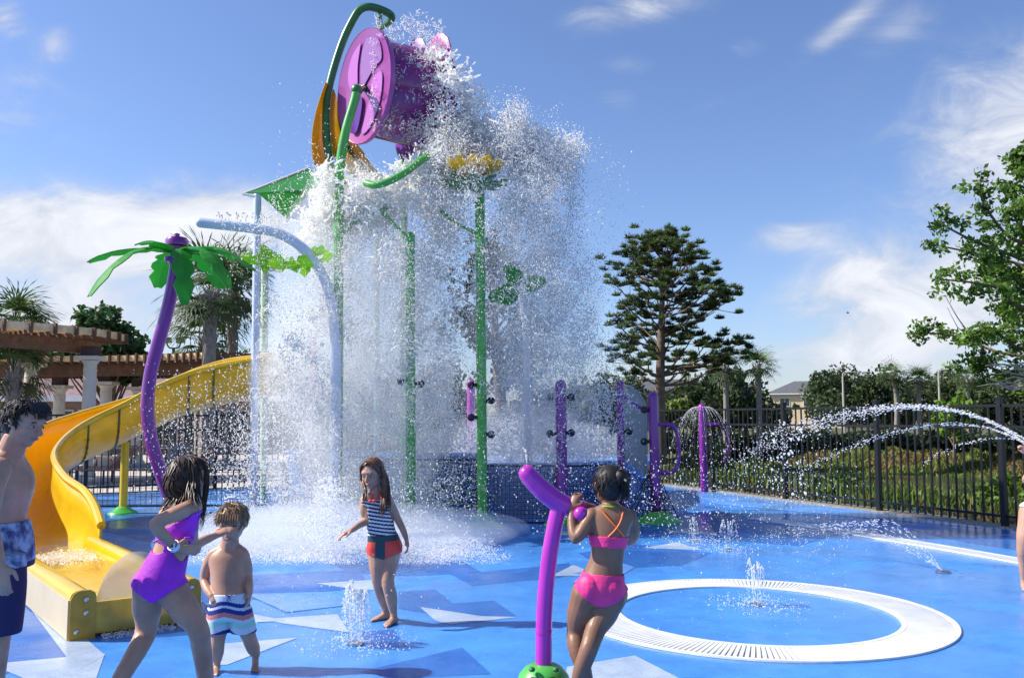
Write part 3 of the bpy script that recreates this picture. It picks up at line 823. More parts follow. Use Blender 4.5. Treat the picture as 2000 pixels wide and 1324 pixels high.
# pale curved shower pipe and white posts
t = post('shower_pipe', [P(392, 435, 12.3), P(440, 440, 12.3), P(500, 447, 12.3), P(545, 456, 12.3), P(590, 484, 12.3), P(622, 524, 12.3), P(643, 572, 12.3), P(653, 640, 12.3), P(656, 760, 12.3), V(at(655, 900, 12.3).x, 12.3, 0)], .145,
     'pale blue shower pipe curving out over the deck with small water jets along its top', 'shower pipe', M_pipew)
post('white_post', vert(497, 383, 14.6, 503), .125, 'tall white post holding the green shade roof at left', 'post', M_pipew, base=False)
post('white_post', vert(517, 505, 16.2), .13, 'white post under the lime flower behind the shade post', 'post', mat('lime_white', (.45, .58, .35), .4), base=False)
t = post('leaf_spout', [P(1012, 560, 14.45), P(1020, 580, 14.45), P(1027, 650, 14.45), P(1030, 760, 14.45), V(at(1032, 900, 14.45).x, 14.45, 0)], .12, 'pale post with broad green leaves at its top inside the spray', 'leaf fountain', M_pipew, base=False)
for az, ln, c0 in ((190, .46, (1015, 572)), (125, .42, (1018, 555)), (20, .36, (1022, 560))):
    g = G(); base = at(*c0, 12.6); a = R(az); pts = []
    d = V(math.cos(a), 0, math.sin(a)*.8) if az != 180 else V(-1, 0, -.05)
    s = V(-d.z, 0, d.x)
    for k in range(10):
        th = 2*math.pi*k/10; q = (1-math.cos(th))/2; pts.append(base+d*(ln*(1-q))+s*(ln*.36*math.copysign(abs(math.sin(th))**1.0, math.sin(th))*(.65+.55*q)*(1 if k % 2 else .86)))
    g.poly(pts, .015, V(0, -1, .1)); g.build('leaf', M_leafg, t, smooth=False)

# green shade roof
t = thing('shade_roof', gx(560, 14.6), 'green fabric shade roof with a white frame at the left of the bucket', 'shade roof')
rp = {'a': P(478, 378, 13.9), 'b': P(605, 330, 15.2), 'c': P(640, 345, 14.4), 'd': P(560, 428, 16.0), 'e': P(503, 376, 14.2), 'f': P(640, 352, 13.6), 'g': P(590, 425, 15.4)}
def sheet(pts, m, name, th=.012):
    g = G(); g.poly([Vector(p) for p in pts], th); return g.build(name, m, t, smooth=False)
sheet([rp['a'], rp['b'], rp['c'], P(612, 371, 14.0), P(505, 378, 13.9)], mat('shade_green', (.05, .30, .07), .5, transl=.35), 'canopy')
sheet([rp['e'], P(622, 372, 14.6), P(590, 425, 15.4), rp['d']], mat('shade_lime', (.10, .48, .05), .5, transl=.5), 'canopy')
sheet([P(608, 373, 14.3), P(626, 371, 14.3), P(580, 430, 15.4), P(560, 428, 15.4)], M_pipew, 'valance')
g = G(); g.tube([P(475, 379, 13.9), P(503, 369, 14.1), P(605, 328, 15.2)], .022, 8); g.tube([P(475, 379, 13.9), P(497, 384, 13.9)], .022, 8); g.build('frame', M_white, t)

# lime flower ring and yellow flower
t = thing('lime_flower', gx(560, 12.3), 'lime green plastic leaves around a hoop high in the left of the spray', 'flower ring')
rnd = random.Random(5)
for px, py in ((515, 490), (528, 497), (508, 505), (535, 515), (550, 520), (565, 512), (578, 520), (590, 508), (596, 528), (486, 505), (520, 520), (612, 492), (625, 490), (600, 515), (640, 500), (545, 508)):
    c = at(px, py, 12.2+rnd.uniform(-.2, .2)); g = G(); a = rnd.uniform(0, 6.28); pts = []
    fx = V(math.cos(a), .3, math.sin(a)).normalized(); fy = V(-math.sin(a), .2, math.cos(a)).normalized()
    for k in range(9):
        th = 2*math.pi*k/9; rr_ = .10*(1 if k % 2 else .75); pts.append(c+fx*rr_*1.1*math.cos(th)+fy*rr_*.8*math.sin(th))
    g.poly(pts, .012); g.build('leaf', M_lime, t, smooth=False)
g = G(); g.tube([P(490, 512, 12.4), P(540, 520, 12.2), P(590, 520, 12.2), P(640, 505, 12.4)], .03, 8, smooth=4); g.build('hoop', M_lime, t)
c = at(927, 352, 12.25)
t = thing('yellow_flower', c, 'yellow plastic flower with green sepals on top of the tall green post', 'flower spout')
for k in range(12):
    a = 2*math.pi*k/12; d = V(math.cos(a), math.sin(a), 0); g = G()
    fr = ((d+V(0, 0, .5)).normalized(), V(-d.y, d.x, 0), (V(0, 0, 1)-d*.5).normalized())
    g.ell(c+d*.26+V(0, 0, .16), (.19, .095, .03), 0, fr); g.build('petal', mat('petal_yellow', (.92, .66, .02), .4, transl=.4), t)
for k in range(10):
    a = 2*math.pi*(k+.5)/10; d = V(math.cos(a), math.sin(a), 0); g = G()
    fr = ((d+V(0, 0, .12)).normalized(), V(-d.y, d.x, 0), V(0, 0, 1))
    g.ell(c+d*.28-V(0, 0, .06), (.24, .08, .02), 0, fr); g.build('sepal', M_dgreen, t)
g = G(); g.ell(c+V(0, 0, .22), (.16, .16, .10)); g.build('flower_eye', mat('petal_orange', (.7, .30, .01), .5), t)

# ---------------------------------------------------------------- dump bucket
def bucket():
    Y = 13.1
    c0 = at(712, 170, 12.75)
    t = thing('dump_bucket', c0, 'tipped purple dump bucket with a pink swirled end plate pouring out water', 'dump bucket')
    ax = V(.80, .60, .03).normalized()       # from the pink base to the open mouth
    # frame: w tilts the disc as in the photo
    w = V(.17, -.16, 1); w = (w-ax*w.dot(ax)).normalized(); s = ax.cross(w).normalized()
    A_ = .82; 
    g = G(); n = 40; Rz = .80; Rs = .80
    def ring(o, r, k=n): return [c0+ax*o+(w*math.cos(2*math.pi*j/k)+s*math.sin(2*math.pi*j/k))*r for j in range(k)]
    g.rings([ring(-.02, Rz*1.02), ring(-.03, Rz*1.04), ring(.0, Rz*1.05), ring(.05, Rz*1.03)])
    g.build('end_plate', mat('pink_plate', (.42, .09, .37), .3, coat=.4, transl=.15, var=.05), t)
    # raised swirl shapes on the plate
    M_sw = mat('pink_swirl', (.48, .13, .44), .3, coat=.3); M_sw2 = mat('violet_swirl', (.30, .12, .34), .3, coat=.3)
    def plate_pt(a, b, o=-.04): return c0+ax*o+w*b*Rz+s*a*Rz
    sg = -1 if s.x > 0 else 1
    # s axis: choose sign so +a is towards the camera side / screen right
    def sw(pts, m, o, th=.010, name='swirl'):
        g = G(); P3 = catmull([plate_pt(a, b, o) for a, b in pts]+[plate_pt(*pts[0], o)], 4)[:-1]
        g.poly(P3, th, ax); g.build(name, m, t, smooth=False)
    q = 1 if s.y < 0 else -1
    sw([(.0*q, .85), (.45*q, .80), (.66*q, .45), (.40*q, .30), (.20*q, .12), (.05*q, .02), (-.10*q, .25), (-.12*q, .6)], M_sw2, -.038)
    sw([(-.2*q, .80), (-.5*q, .60), (-.62*q, .25), (-.45*q, -.05), (-.2*q, .0), (-.25*q, .4)], M_sw, -.040)
    sw([(.40*q, .12), (.72*q, .2), (.75*q, -.3), (.45*q, -.75), (.15*q, -.85), (.30*q, -.4)], M_sw, -.039)
    sw([(-.05*q, -.15), (.12*q, -.3), (.02*q, -.8), (-.25*q, -.82), (-.2*q, -.5)], mat('violet_deep', (.10, .01, .25), .3, coat=.4), -.06)
    # drum with an open mouth
    Lb = 1.08
    g = G(); g.rings([ring(.05, .62), ring(.25, .70), ring(Lb, .76), ring(Lb+.01, .80), ring(Lb+.03, .80), ring(Lb+.03, .73), ring(.5, .68), ring(.30, .60)])
    g.build('drum', mat('drum_purple', (.24, .008, .19), .2, coat=.6, var=.35, vscale=9, col2=(.12, .006, .13)), t)
    # petal flange round the mouth
    for k in range(6):
        a = 2*math.pi*(k+.5)/6; d = w*math.cos(a)+s*math.sin(a); tn = ax.cross(d)
        g = G(); g.ell(c0+ax*(Lb-.10)+d*.74, (.36, .30, .05), 0, ((tn).normalized(), (d-ax*.0).normalized(), ax)); 
        g.build('petal', mat('violet_petal', (.16, .02, .34), .4) if k % 2 else mat('rose_petal', (.50, .08, .38), .4, transl=.3), t)
    # axle hub
    hub = at(697, 176, 12.4)
    g = G(); g.tube([hub, c0+ax*.02+(hub-c0)*.0], .055, 12); g.ell(hub, .085); g.build('axle', M_dgreen, t)
    return c0, ax, w, s, Lb
BK = bucket()
# golden calyx leaves behind the bucket
t = thing('golden_calyx', at(660, 330, 13.9), 'tall golden curved leaf panels cradling the purple bucket from below', 'leaf panels')
def panel(pl, pr, Yl, Yr, m, name='leaf_panel'):
    A_ = catmull([at(*p, Yl) for p in pl], 5); B_ = catmull([at(*p, Yr) for p in pr], 5); n = len(A_)
    g = G(); vs = A_+[A_[i].lerp(B_[i], .5)+V(0, .08, 0) for i in range(n)]+B_
    g.add(vs, [(i, i+1, i+1+n, i+n) for i in range(n-1)]+[(i+n, i+1+n, i+1+2*n, i+2*n) for i in range(n-1)])
    o = g.build(name, m, t); sd = o.modifiers.new('t', 'SOLIDIFY'); sd.thickness = .02
panel([(638, 162), (620, 215), (611, 270), (614, 315), (625, 338)], [(641, 165), (634, 225), (632, 280), (642, 325), (662, 350)], 13.2, 13.8, mat('amber_panel', (.66, .40, .014), .35, transl=.5, var=.15, vscale=4))
panel([(652, 175), (645, 230), (648, 285), (665, 325), (700, 348)], [(660, 200), (668, 250), (684, 295), (712, 330), (752, 350)], 13.6, 14.1, M_gold)
panel([(664, 225), (678, 275), (700, 315), (735, 346)], [(700, 285), (712, 300), (728, 325), (755, 350)], 14.2, 14.7, mat('amber_panel', (.42, .20, .01)))
g = G(); g.tube([at(657, 200, 14.0), at(670, 262, 14.0), at(692, 308, 14.1), at(725, 340, 14.2)], .035, 8, smooth=4); g.build('rib', M_dgreen, t)
g = G(); g.tube([at(641, 175, 13.4), at(634, 235, 13.4), at(636, 290, 13.5), at(652, 335, 13.6)], .035, 8, smooth=4); g.build('rib', M_dgreen, t)
# ---------------------------------------------------------------- vegetation
def quads_object(name, C, A, B, mats, parent=None, base=None, mi=None, tri=False):
    """many small leaf faces: centre C, half vectors A and B (numpy)"""
    C = np.asarray(C, 'f'); A = np.asarray(A, 'f'); B = np.asarray(B, 'f'); n = len(C)
    o0 = np.array(wloc(parent) if parent is not None else (base or (0, 0, 0)), 'f')
    if tri:
        Vt = np.stack([C-A, C+A, C+B*2], 1); k = 3
    else:
        Vt = np.stack([C-B, C+A*1.0, C+B, C-A*1.0], 1); k = 4
    Vt = (Vt-o0).reshape(-1, 3)
    me = bpy.data.meshes.new(name); me.vertices.add(n*k); me.vertices.foreach_set('co', Vt.ravel())
    me.loops.add(n*k); me.loops.foreach_set('vertex_index', np.arange(n*k, dtype='i'))
    me.polygons.add(n); me.polygons.foreach_set('loop_start', np.arange(0, n*k, k, dtype='i'))
    mats = mats if isinstance(mats, (list, tuple)) else [mats]
    for m_ in mats: me.materials.append(m_)
    if mi is not None: me.polygons.foreach_set('material_index', np.asarray(mi, 'i'))
    me.update(calc_edges=True)
    ob = bpy.data.objects.new(name, me); COL.objects.link(ob)
    if parent is not None: ob.parent = parent
    else: ob.location = Vector([float(q) for q in o0])
    return ob
def rdirs(n, rng=RNG):
    v = rng.normal(size=(n, 3)); return v/np.linalg.norm(v, axis=1)[:, None]
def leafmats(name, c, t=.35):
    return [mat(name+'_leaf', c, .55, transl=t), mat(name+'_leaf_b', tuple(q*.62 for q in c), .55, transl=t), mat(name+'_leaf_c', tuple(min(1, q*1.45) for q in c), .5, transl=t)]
M_bark = mat('bark', (.17, .12, .085), .9, var=.4, vscale=9, bump=.7, bscale=25)
M_barkg = mat('grey_bark', (.26, .23, .20), .9, var=.3, vscale=9, bump=.5, bscale=25)

def crown_from_clumps(t, clumps, mats, per, leaf, rng=RNG, name='crown', flat=.8):
    Cs, As, Bs, Ms = [], [], [], []
    for (c, r) in clumps:
        n = int(per*(r**1.6)) if per > 0 else 10
        n = max(n, 6)
        d = rdirs(n, rng)*(rng.random((n, 1))**.45)*r; d[:, 2] *= flat
        C = np.array(c)[None]+d
        a = rdirs(n, rng); b = np.cross(a, rdirs(n, rng)); b /= np.linalg.norm(b, axis=1)[:, None]
        sz = leaf*(.6+.8*rng.random((n, 1)))
        Cs.append(C); As.append(a*sz*.55); Bs.append(b*sz); k = rng.integers(0, 3)
        Ms.append(np.where(rng.random(n) < .6, k, rng.integers(0, 3, n)))
    return quads_object(name, np.concatenate(Cs), np.concatenate(As), np.concatenate(Bs), mats, t, mi=np.concatenate(Ms))

def round_tree(name, p, h, rad, label, cat, col, leaf=.10, nclump=26, per=260, trunk_h=.35, seed=0, group=None, squash=.75, mt=None, bare=0.0, trunk_r=None, shape=None):
    """tree with tapered trunk, limbs and a loose crown of leaf clumps"""
    rng = np.random.default_rng(seed); p = Vector(p)
    t = thing(name, p, label, cat, group)
    th = h*trunk_h; tr = trunk_r or h*.022
    g = G(); top = p+V(rng.normal()*.02*h, 0, h*.72)
    pts = [p-V(0, 0, .1), p+V(0, 0, th*.5), p+V(.01*h, 0, th), top]
    g.tube(pts, [tr*1.35, tr, tr*.85, tr*.25], 9, smooth=4)
    clumps = []
    for i in range(nclump):
        d = rdirs(1, rng)[0]; rr_ = rng.random()**.5
        c = p+V(d[0]*rad*rr_, d[1]*rad*rr_, th+(h-th)*.5+d[2]*(h-th)*.46*rr_)
        if shape: c = p+V(*shape(rng, i))
        cr = rad*(.20+.22*rng.random())
        clumps.append((tuple(c), cr))
        if i % 2 == 0:
            f = .35+.5*rng.random(); s = p.lerp(top, max(.3, f)); 
            if s.z > c.z: s = p+V(0, 0, th*.9)
            mid = s.lerp(c, .5)+V(0, 0, .04*h*rng.normal()); g.tube([s, mid, c], [tr*.45, tr*.3, tr*.1], 6, smooth=3)
    g.build('trunk', mt or M_bark, t)
    crown_from_clumps(t, clumps, leafmats('%.2f_%.2f' % (col[0], col[1]), col), per/ (leaf*leaf)*.012, leaf, rng)
    return t

def fan_palm(p, h, label, seed=0, fr=1.25, nf=26, trunk_r=.17, group=None, name='cabbage_palm', beard=True):
    rng = np.random.default_rng(seed); p = Vector(p); t = thing(name, p, label, 'palm tree', group)
    hd = p+V(0, 0, h-fr*.6); g = G()
    g.tube([p, p+V(.03*h*rng.normal()*.5, 0, h*.5), hd], [trunk_r*1.15, trunk_r*.95, trunk_r*1.0], 10, smooth=6)
    if beard:
        for i in range(40):
            a = rng.random()*6.28; z = hd.z-rng.random()*fr*.6; q = V(hd.x+trunk_r*math.cos(a), hd.y+trunk_r*math.sin(a), z)
            g.bar(q, q+V(math.cos(a)*.12, math.sin(a)*.12, .16), .05, .02)
    g.build('trunk', M_barkg, t)
    Cs, As, Bs, Ms = [], [], [], []
    for i in range(nf):
        az = 2*math.pi*i/nf*2.4+rng.normal()*.2; el = R(rng.uniform(-50, 78)); 
        d = np.array([math.cos(az)*math.cos(el), math.sin(az)*math.cos(el), math.sin(el)])
        pet = fr*(.40+.15*rng.random()); base = np.array(hd)+d*pet
        g2 = np.cross(d, [0, 0, 1.0]); g2 /= np.linalg.norm(g2)+1e-6; up = np.cross(g2, d)
        nb = 17
        for k in range(nb):
            a = R(-95+190*k/(nb-1)); bd = d*math.cos(a)+g2*math.sin(a)*.95
            bd = bd+up*.05; ln = fr*(.62+.15*math.cos(a))*(.85+.3*rng.random())
            segs = 3; pp_ = base.copy(); dd = bd/np.linalg.norm(bd)
            for s_ in range(segs):
                L = ln/segs; nd = dd-np.array([0, 0, .16*(s_+1)*(1.2-abs(math.cos(a))*.4)]); nd /= np.linalg.norm(nd)
                mid = pp_+nd*L/2; wdt = np.cross(nd, up); wdt /= np.linalg.norm(wdt)+1e-6
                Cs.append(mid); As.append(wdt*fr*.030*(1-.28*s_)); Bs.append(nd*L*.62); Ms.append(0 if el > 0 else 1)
                pp_ = pp_+nd*L; dd = nd
        # petiole
        pm = np.array(hd)+d*pet/2; Cs.append(pm); As.append(g2*.02); Bs.append(d*pet*.55); Ms.append(1)
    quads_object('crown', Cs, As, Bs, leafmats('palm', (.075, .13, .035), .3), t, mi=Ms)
    return t

def pine(p, h, label):
    rng = np.random.default_rng(21); p = Vector(p); t = thing('pine_tree', p, label, 'pine tree')
    s = h/9.6; g = G()
    tr = [p, p+V(-.02, 0, h*.25), p+V(.05, 0, h*.5), p+V(.12, 0, h*.75), p+V(.02, 0, h*.92)]
    g.tube(tr, [.27*s, .22*s, .17*s, .10*s, .03*s], 10, smooth=6)
    tc = catmull(tr, 6)
    tufts = []
    cl = [(1251,465),(1281,459),(1305,452),(1337,468),(1263,480),(1293,480),(1329,486),(1362,492),(1242,487),(1205,508),(1226,514),(1251,508),(1287,505),(1317,511),(1347,511),(1378,517),(1193,541),(1220,535),(1251,535),
          (1281,532),(1317,541),(1347,535),(1384,544),(1411,550),(1430,568),(1220,568),(1248,559),(1329,559),(1359,562),(1390,571),(1418,586),(1232,589),(1260,583),(1329,583),(1365,589),(1396,598),(1232,613),
          (1254,613),(1214,619),(1341,604),(1371,613),(1217,656),(1251,659),(1272,637),(1220,686),(1232,707),(1263,677),(1287,662),(1317,631),(1329,650),(1353,643),(1384,650),(1408,656),(1432,662),(1454,664),(1371,677),(1402,683),
          (1341,686),(1359,707),(1396,701),(1317,680),(1332,710),(1420,692),(1200,672),(1245,728),(1300,470),(1241,472),(1262,461),(1322,460),(1346,481),(1312,474),(1270,500),(1305,525),(1270,560),(1300,560),(1275,600)]
    for px, py in cl:
        dep = p.y+rng.normal()*1.1; c = at(px+rng.normal()*6, py+13+rng.normal()*5, dep)
        zt_ = max(p.z+1.9, c.z-rng.uniform(.4, 1.3)); k_ = min(range(len(tc)), key=lambda q: abs(tc[q].z-zt_)); b = tc[k_]
        m1 = b.lerp(c, .5)+V(rng.normal()*.12, rng.normal()*.12, -.10-.05*(c-b).length)
        g.tube([b, m1, c], [.055*s, .034*s, .014], 6, smooth=4)
        for q in range(8):
            o = V(*(rng.normal(size=3)*np.array([.27, .34, .20]))); tufts.append(c+o)
            if q % 2: g.tube([c.lerp(m1, .35), c+o], .010, 4)
    g.build('trunk', M_bark, t)
    # dead bare limb low on the right
    g = G(); b = p+V(.1, -.1, 1.1); g.tube([b, b+V(.6, -.3, .5), b+V(1.5, -.5, .35), b+V(2.3, -.6, .1)], [.05, .04, .03, .012], 6, smooth=4); g.build('bare_limb', mat('dead_wood', (.45, .38, .30), .8), t)
    Cs, As, Bs, Ms = [], [], [], []
    for c in tufts:
        n = 80; d = rdirs(n, rng); d[:, 2] = np.abs(d[:, 2])*.8+d[:, 2]*.2+.15; d /= np.linalg.norm(d, axis=1)[:, None]
        ln = s*(.19+.14*rng.random((n, 1))); w = np.cross(d, rdirs(n, rng)); w /= np.linalg.norm(w, axis=1)[:, None]
        Cs.append(np.array(c)[None]+d*ln*.5); As.append(w*.020*s); Bs.append(d*ln*.5); Ms.append(np.full(n, rng.integers(0, 3)))
    quads_object('crown', np.concatenate(Cs), np.concatenate(As), np.concatenate(Bs), leafmats('pine', (.09, .135, .036), .4), t, mi=np.concatenate(Ms))
pine(V(at(1290, 812, 31.0).x, 31, -.06), 8.0, 'tall open pine tree standing alone beyond the black fence')

def gz(px, Y, z=-.06): q = at(px, 800, Y); return V(q.x, Y, z)
# leafy branches of the tree on the right edge
def right_tree():
    rng = np.random.default_rng(4); Y = 15.5
    base = gz(2090, Y, -.8); t = thing('maple_tree', base, 'bright green leafy tree reaching in from the right edge of the picture', 'tree')
    top = at(2075, 250, Y); g = G(); g.tube([base, at(2085, 650, Y), at(2070, 450, Y), top], [.16, .13, .09, .03], 10, smooth=5)
    br = [((2080, 700), (1960, 690), (1860, 655), (1775, 650)), ((2080, 690), (1990, 680), (1930, 640), (1880, 668)), ((2075, 620), (1990, 600), (1940, 560), (1832, 545)),
          ((2075, 560), (2000, 520), (1930, 500), (1812, 476)), ((2075, 540), (1980, 500), (1900, 470), (1825, 430)), ((2075, 480), (1985, 470), (1935, 420), (1906, 360)),
          ((2070, 430), (2010, 430), (1985, 400), (1968, 370)), ((2075, 380), (2030, 360), (1995, 330), (1972, 310)), ((2080, 730), (1990, 740), (1920, 710), (1885, 700)),
          ((2075, 420), (2040, 350), (2010, 310), (1993, 290)), ((2080, 640), (2020, 600), (1985, 560), (1960, 540)), ((2080, 600), (2020, 560), (1960, 530), (1900, 540)),
          ((2080, 520), (2030, 480), (1990, 440), (1975, 400)), ((2080, 680), (2040, 650), (1990, 620), (1950, 600))]
    br += [tuple((4150-x+rng.uniform(-20, 20), y+rng.uniform(-25, 25)) for x, y in b) for b in br]
    clumps = []
    for bi, b in enumerate(br):
        yy = Y+rng.uniform(-1.3, 1.3)
        P_ = [at(*b[0], Y), at(*b[1], (Y+yy)/2), at(*b[2], yy), at(*b[3], yy)]
        Cc = catmull(P_, 7); g.tube(Cc, [.035*(1-.85*i/(len(Cc)-1))+.006 for i in range(len(Cc))], 6)
        for i, c in enumerate(Cc[4:], 4):
            f = i/(len(Cc)-1)
            for _ in range(1+(rng.random() < .10)):
                o = rng.normal(size=3)*.20*(1.15-.75*f); clumps.append((tuple(np.array(c)+o), .13+.07*rng.random()))
    g.build('trunk', M_bark, t)
    g = G()
    for q in range(12):   # bare twigs
        a = at(2070, 740+rng.uniform(-20, 40), Y); pts = [a]
        x, y = 2010, 730+rng.uniform(-25, 50)
        for k in range(4):
            pts.append(at(x, y, Y-.5)); x -= rng.uniform(20, 36); y += rng.uniform(-12, 10)
        g.tube(pts, [.02, .016, .012, .009, .004], 5, smooth=3)
    g.tube([at(1900, 660, Y), at(1870, 620, Y), at(1845, 575, Y)], [.02, .01, .006], 5, smooth=3); g.tube([at(1990, 640, Y), at(1890, 655, Y), at(1850, 600, Y)], [.02, .01, .004], 5, smooth=3)
    g.build('bare_twig', mat('pale_wood', (.42, .36, .31), .8), t)
    crown_from_clumps(t, clumps, leafmats('maple', (.115, .21, .03), .45), 620, .05, rng)
right_tree()

# middle distance: trees and palms beyond the pond (every one its own thing)
bg = 'trees beyond the pond'
G1 = (.060, .088, .032); G2 = (.075, .11, .035); G3 = (.085, .10, .05)
def bt(px, ytop, Y, rad, label, col, seed, leaf=.14, nclump=34, per=330, name='broadleaf_tree', **k):
    h = at(px, ytop, Y).z+.06; return round_tree(name, gz(px, Y), h, rad, label, 'tree', col, leaf=leaf, nclump=nclump, per=per, seed=seed, group=bg, trunk_h=.22, **k)
bt(1665, 722, 62, 3.3, 'dense dark round tree right of the far house, behind the street lamp', G1, 31, nclump=48)
bt(1612, 728, 68, 1.6, 'small light tree peeking over the roof of the far house', G2, 32, leaf=.16)
bt(1710, 742, 60, 2.0, 'low dark tree between the round tree and the middle palm', G1, 33)
bt(1770, 735, 70, 3.0, 'hazy olive tree behind the middle palm', G3, 34)
bt(1830, 722, 66, 2.8, 'olive tree left of the leafy branches', G3, 35)
bt(1880, 735, 60, 2.2, 'spreading tree under the leafy branch tips', G2, 36)
bt(1945, 728, 62, 3.0, 'dull green tree behind the bare twigs at right', G3, 37)
bt(2010, 720, 60, 3.0, 'tree at the far right edge behind the maple branches', G1, 38)
bt(1860, 758, 34, .75, 'small bright green sapling just beyond the fence at right', (.13, .24, .03), 39, leaf=.12, name='sapling_tree')
bt(1400, 722, 46, 2.4, 'bushy dark tree right of the pine trunk', G1, 40, nclump=44)
bt(1455, 738, 48, 1.7, 'rounded dark tree left of the lone tall palm', G1, 41)
bt(1350, 745, 50, 2.0, 'low dark tree behind the pine trunk', G1, 42)
bt(1240, 735, 52, 2.4, 'green tree left of the pine behind the screen panel', G2, 43)
bt(1310, 770, 44, 1.0, 'low yellow green bush beside the pine trunk', (.12, .17, .03), 44, name='bush')
bt(1492, 742, 44, .8, 'thin sparse tree right of the lone tall palm', G3, 45, per=170, nclump=20)
bt(1530, 772, 46, .7, 'small shrub in front of the far house', G2, 46, name='bush')
bt(1745, 760, 60, 1.6, 'small tree below the middle palm', G2, 47)
for px, yt, Y, sd, lb in ((1482, 688, 40, 1, 'tall slim palm standing alone left of the far house'), (1418, 692, 40, 2, 'palm half hidden by the tip of the pine branches'),
                          (1747, 712, 52, 3, 'palm in the middle of the far tree line'), (1797, 723, 52, 4, 'shorter scruffy palm right of the middle palm'), (1893, 720, 50, 5, 'palm under the tips of the leafy branches')):
    fan_palm(gz(px, Y), at(px, yt, Y).z+.06, lb, seed=sd, fr=.95, nf=22, trunk_r=.13, group='palms beyond the pond')
# the tree seen through the falling water
def veiled_tree():
    rng = np.random.default_rng(9); Y = 30
    b = gz(985, Y); t = thing('oak_tree', b, 'sparse dark tree seen through the falling water beside the green post', 'tree', None)
    g = G(); top = at(955, 480, Y); g.tube([b, at(975, 740, Y), at(965, 620, Y), top], [.25, .2, .13, .04], 9, smooth=5); clumps = []
    for i in range(75):
        f = rng.random(); px = np.interp(f, [0, .3, .6, 1], [985, 975, 955, 955])+rng.normal()*np.interp(f, [0, .25, .6, 1], [52, 48, 42, 22]); py = np.interp(f, [0, 1], [760, 480])+rng.normal()*10
        c = at(px, py, Y+rng.normal()*.8); clumps.append((tuple(c), .34+.25*rng.random()))
        if i % 2 == 0: s_ = at(np.interp(f, [0, 1], [978, 960]), min(790, py+60), Y); g.tube([s_, s_.lerp(c, .5)+V(0, 0, .1), c], [.06, .04, .012], 5, smooth=3)
    g.build('trunk', M_bark, t)
    crown_from_clumps(t, clumps, leafmats('oak', (.04, .06, .03), .25), 150, .11, rng)
veiled_tree()
# left side palms and trees
fan_palm(gz(405, 25), at(405, 505, 25).z, 'large cabbage palm behind the purple play palm', seed=11, fr=1.5, nf=34, trunk_r=.20, name='cabbage_palm')
fan_palm(gz(450, 29), at(455, 505, 29).z, 'cabbage palm farther back, half hidden by the spray', seed=12, fr=1.6, nf=30, trunk_r=.20)
fan_palm(gz(395, 33), at(395, 612, 33).z, 'low palm crown under the large cabbage palm', seed=15, fr=1.5, nf=26, trunk_r=.20)
fan_palm(gz(20, 27), at(20, 578, 27).z, 'palm crown rising behind the pergola at the left edge', seed=13, fr=1.25, nf=36, trunk_r=.18)
fan_palm(gz(22, 22), at(22, 668, 22).z, 'low palm fronds under the pergola at the left edge', seed=14, fr=1.1, nf=24, trunk_r=.15)
def tallclump(cols):
    def f(rng, i):
        px, py, s = cols[i % len(cols)]
        q = at(px+rng.normal()*s*.5, py+rng.normal()*s*.75-6, 30); b = gz(215, 30)
        return (q.x-b.x, rng.normal()*.5, q.z-b.z)
    return f
cols = [(172, 622, 14), (180, 640, 18), (165, 650, 16), (210, 625, 10), (218, 660, 16), (235, 645, 12), (238, 675, 16), (250, 690, 22), (225, 700, 22), (195, 690, 25), (270, 690, 14), (150, 690, 25), (120, 700, 20), (205, 720, 30), (255, 715, 25)]
round_tree('magnolia_tree', gz(215, 30), 4.8, .95, 'dark upright leafy tree between the pergola and the play palm', 'tree', (.05, .12, .035), leaf=.13, nclump=90, per=330, seed=61, shape=tallclump(cols), trunk_h=.4)
for px, yt, Y, rad, sd, lb in ((60, 640, 60, 4, 51, 'distant tree behind the clubhouse roof at left'), (330, 735, 55, 3, 52, 'distant tree between the play palm and the cabbage palm'), (560, 700, 42, 2.4, 53, 'tree behind the spray left of the shower pipe'),
                               (480, 690, 40, 2.0, 54, 'dark tree beside the cabbage palm trunk'), (620, 720, 48, 2.4, 55, 'tree behind the falling water, left of centre'), (730, 735, 50, 2.4, 56, 'tree behind the middle of the falling water'),
                               (850, 725, 46, 2.4, 57, 'tree behind the falling water near the green posts'), (1090, 740, 46, 2.4, 58, 'tree behind the right of the falling water'), (1160, 735, 44, 2.0, 59, 'tree behind the right edge of the spray')):
    h = at(px, yt, Y).z+.06; round_tree('background_tree', gz(px, Y), h, rad, lb, 'tree', G1, leaf=.15, nclump=32, per=300, seed=sd, trunk_h=.25, group='trees behind the water curtain' if sd > 52 else None)

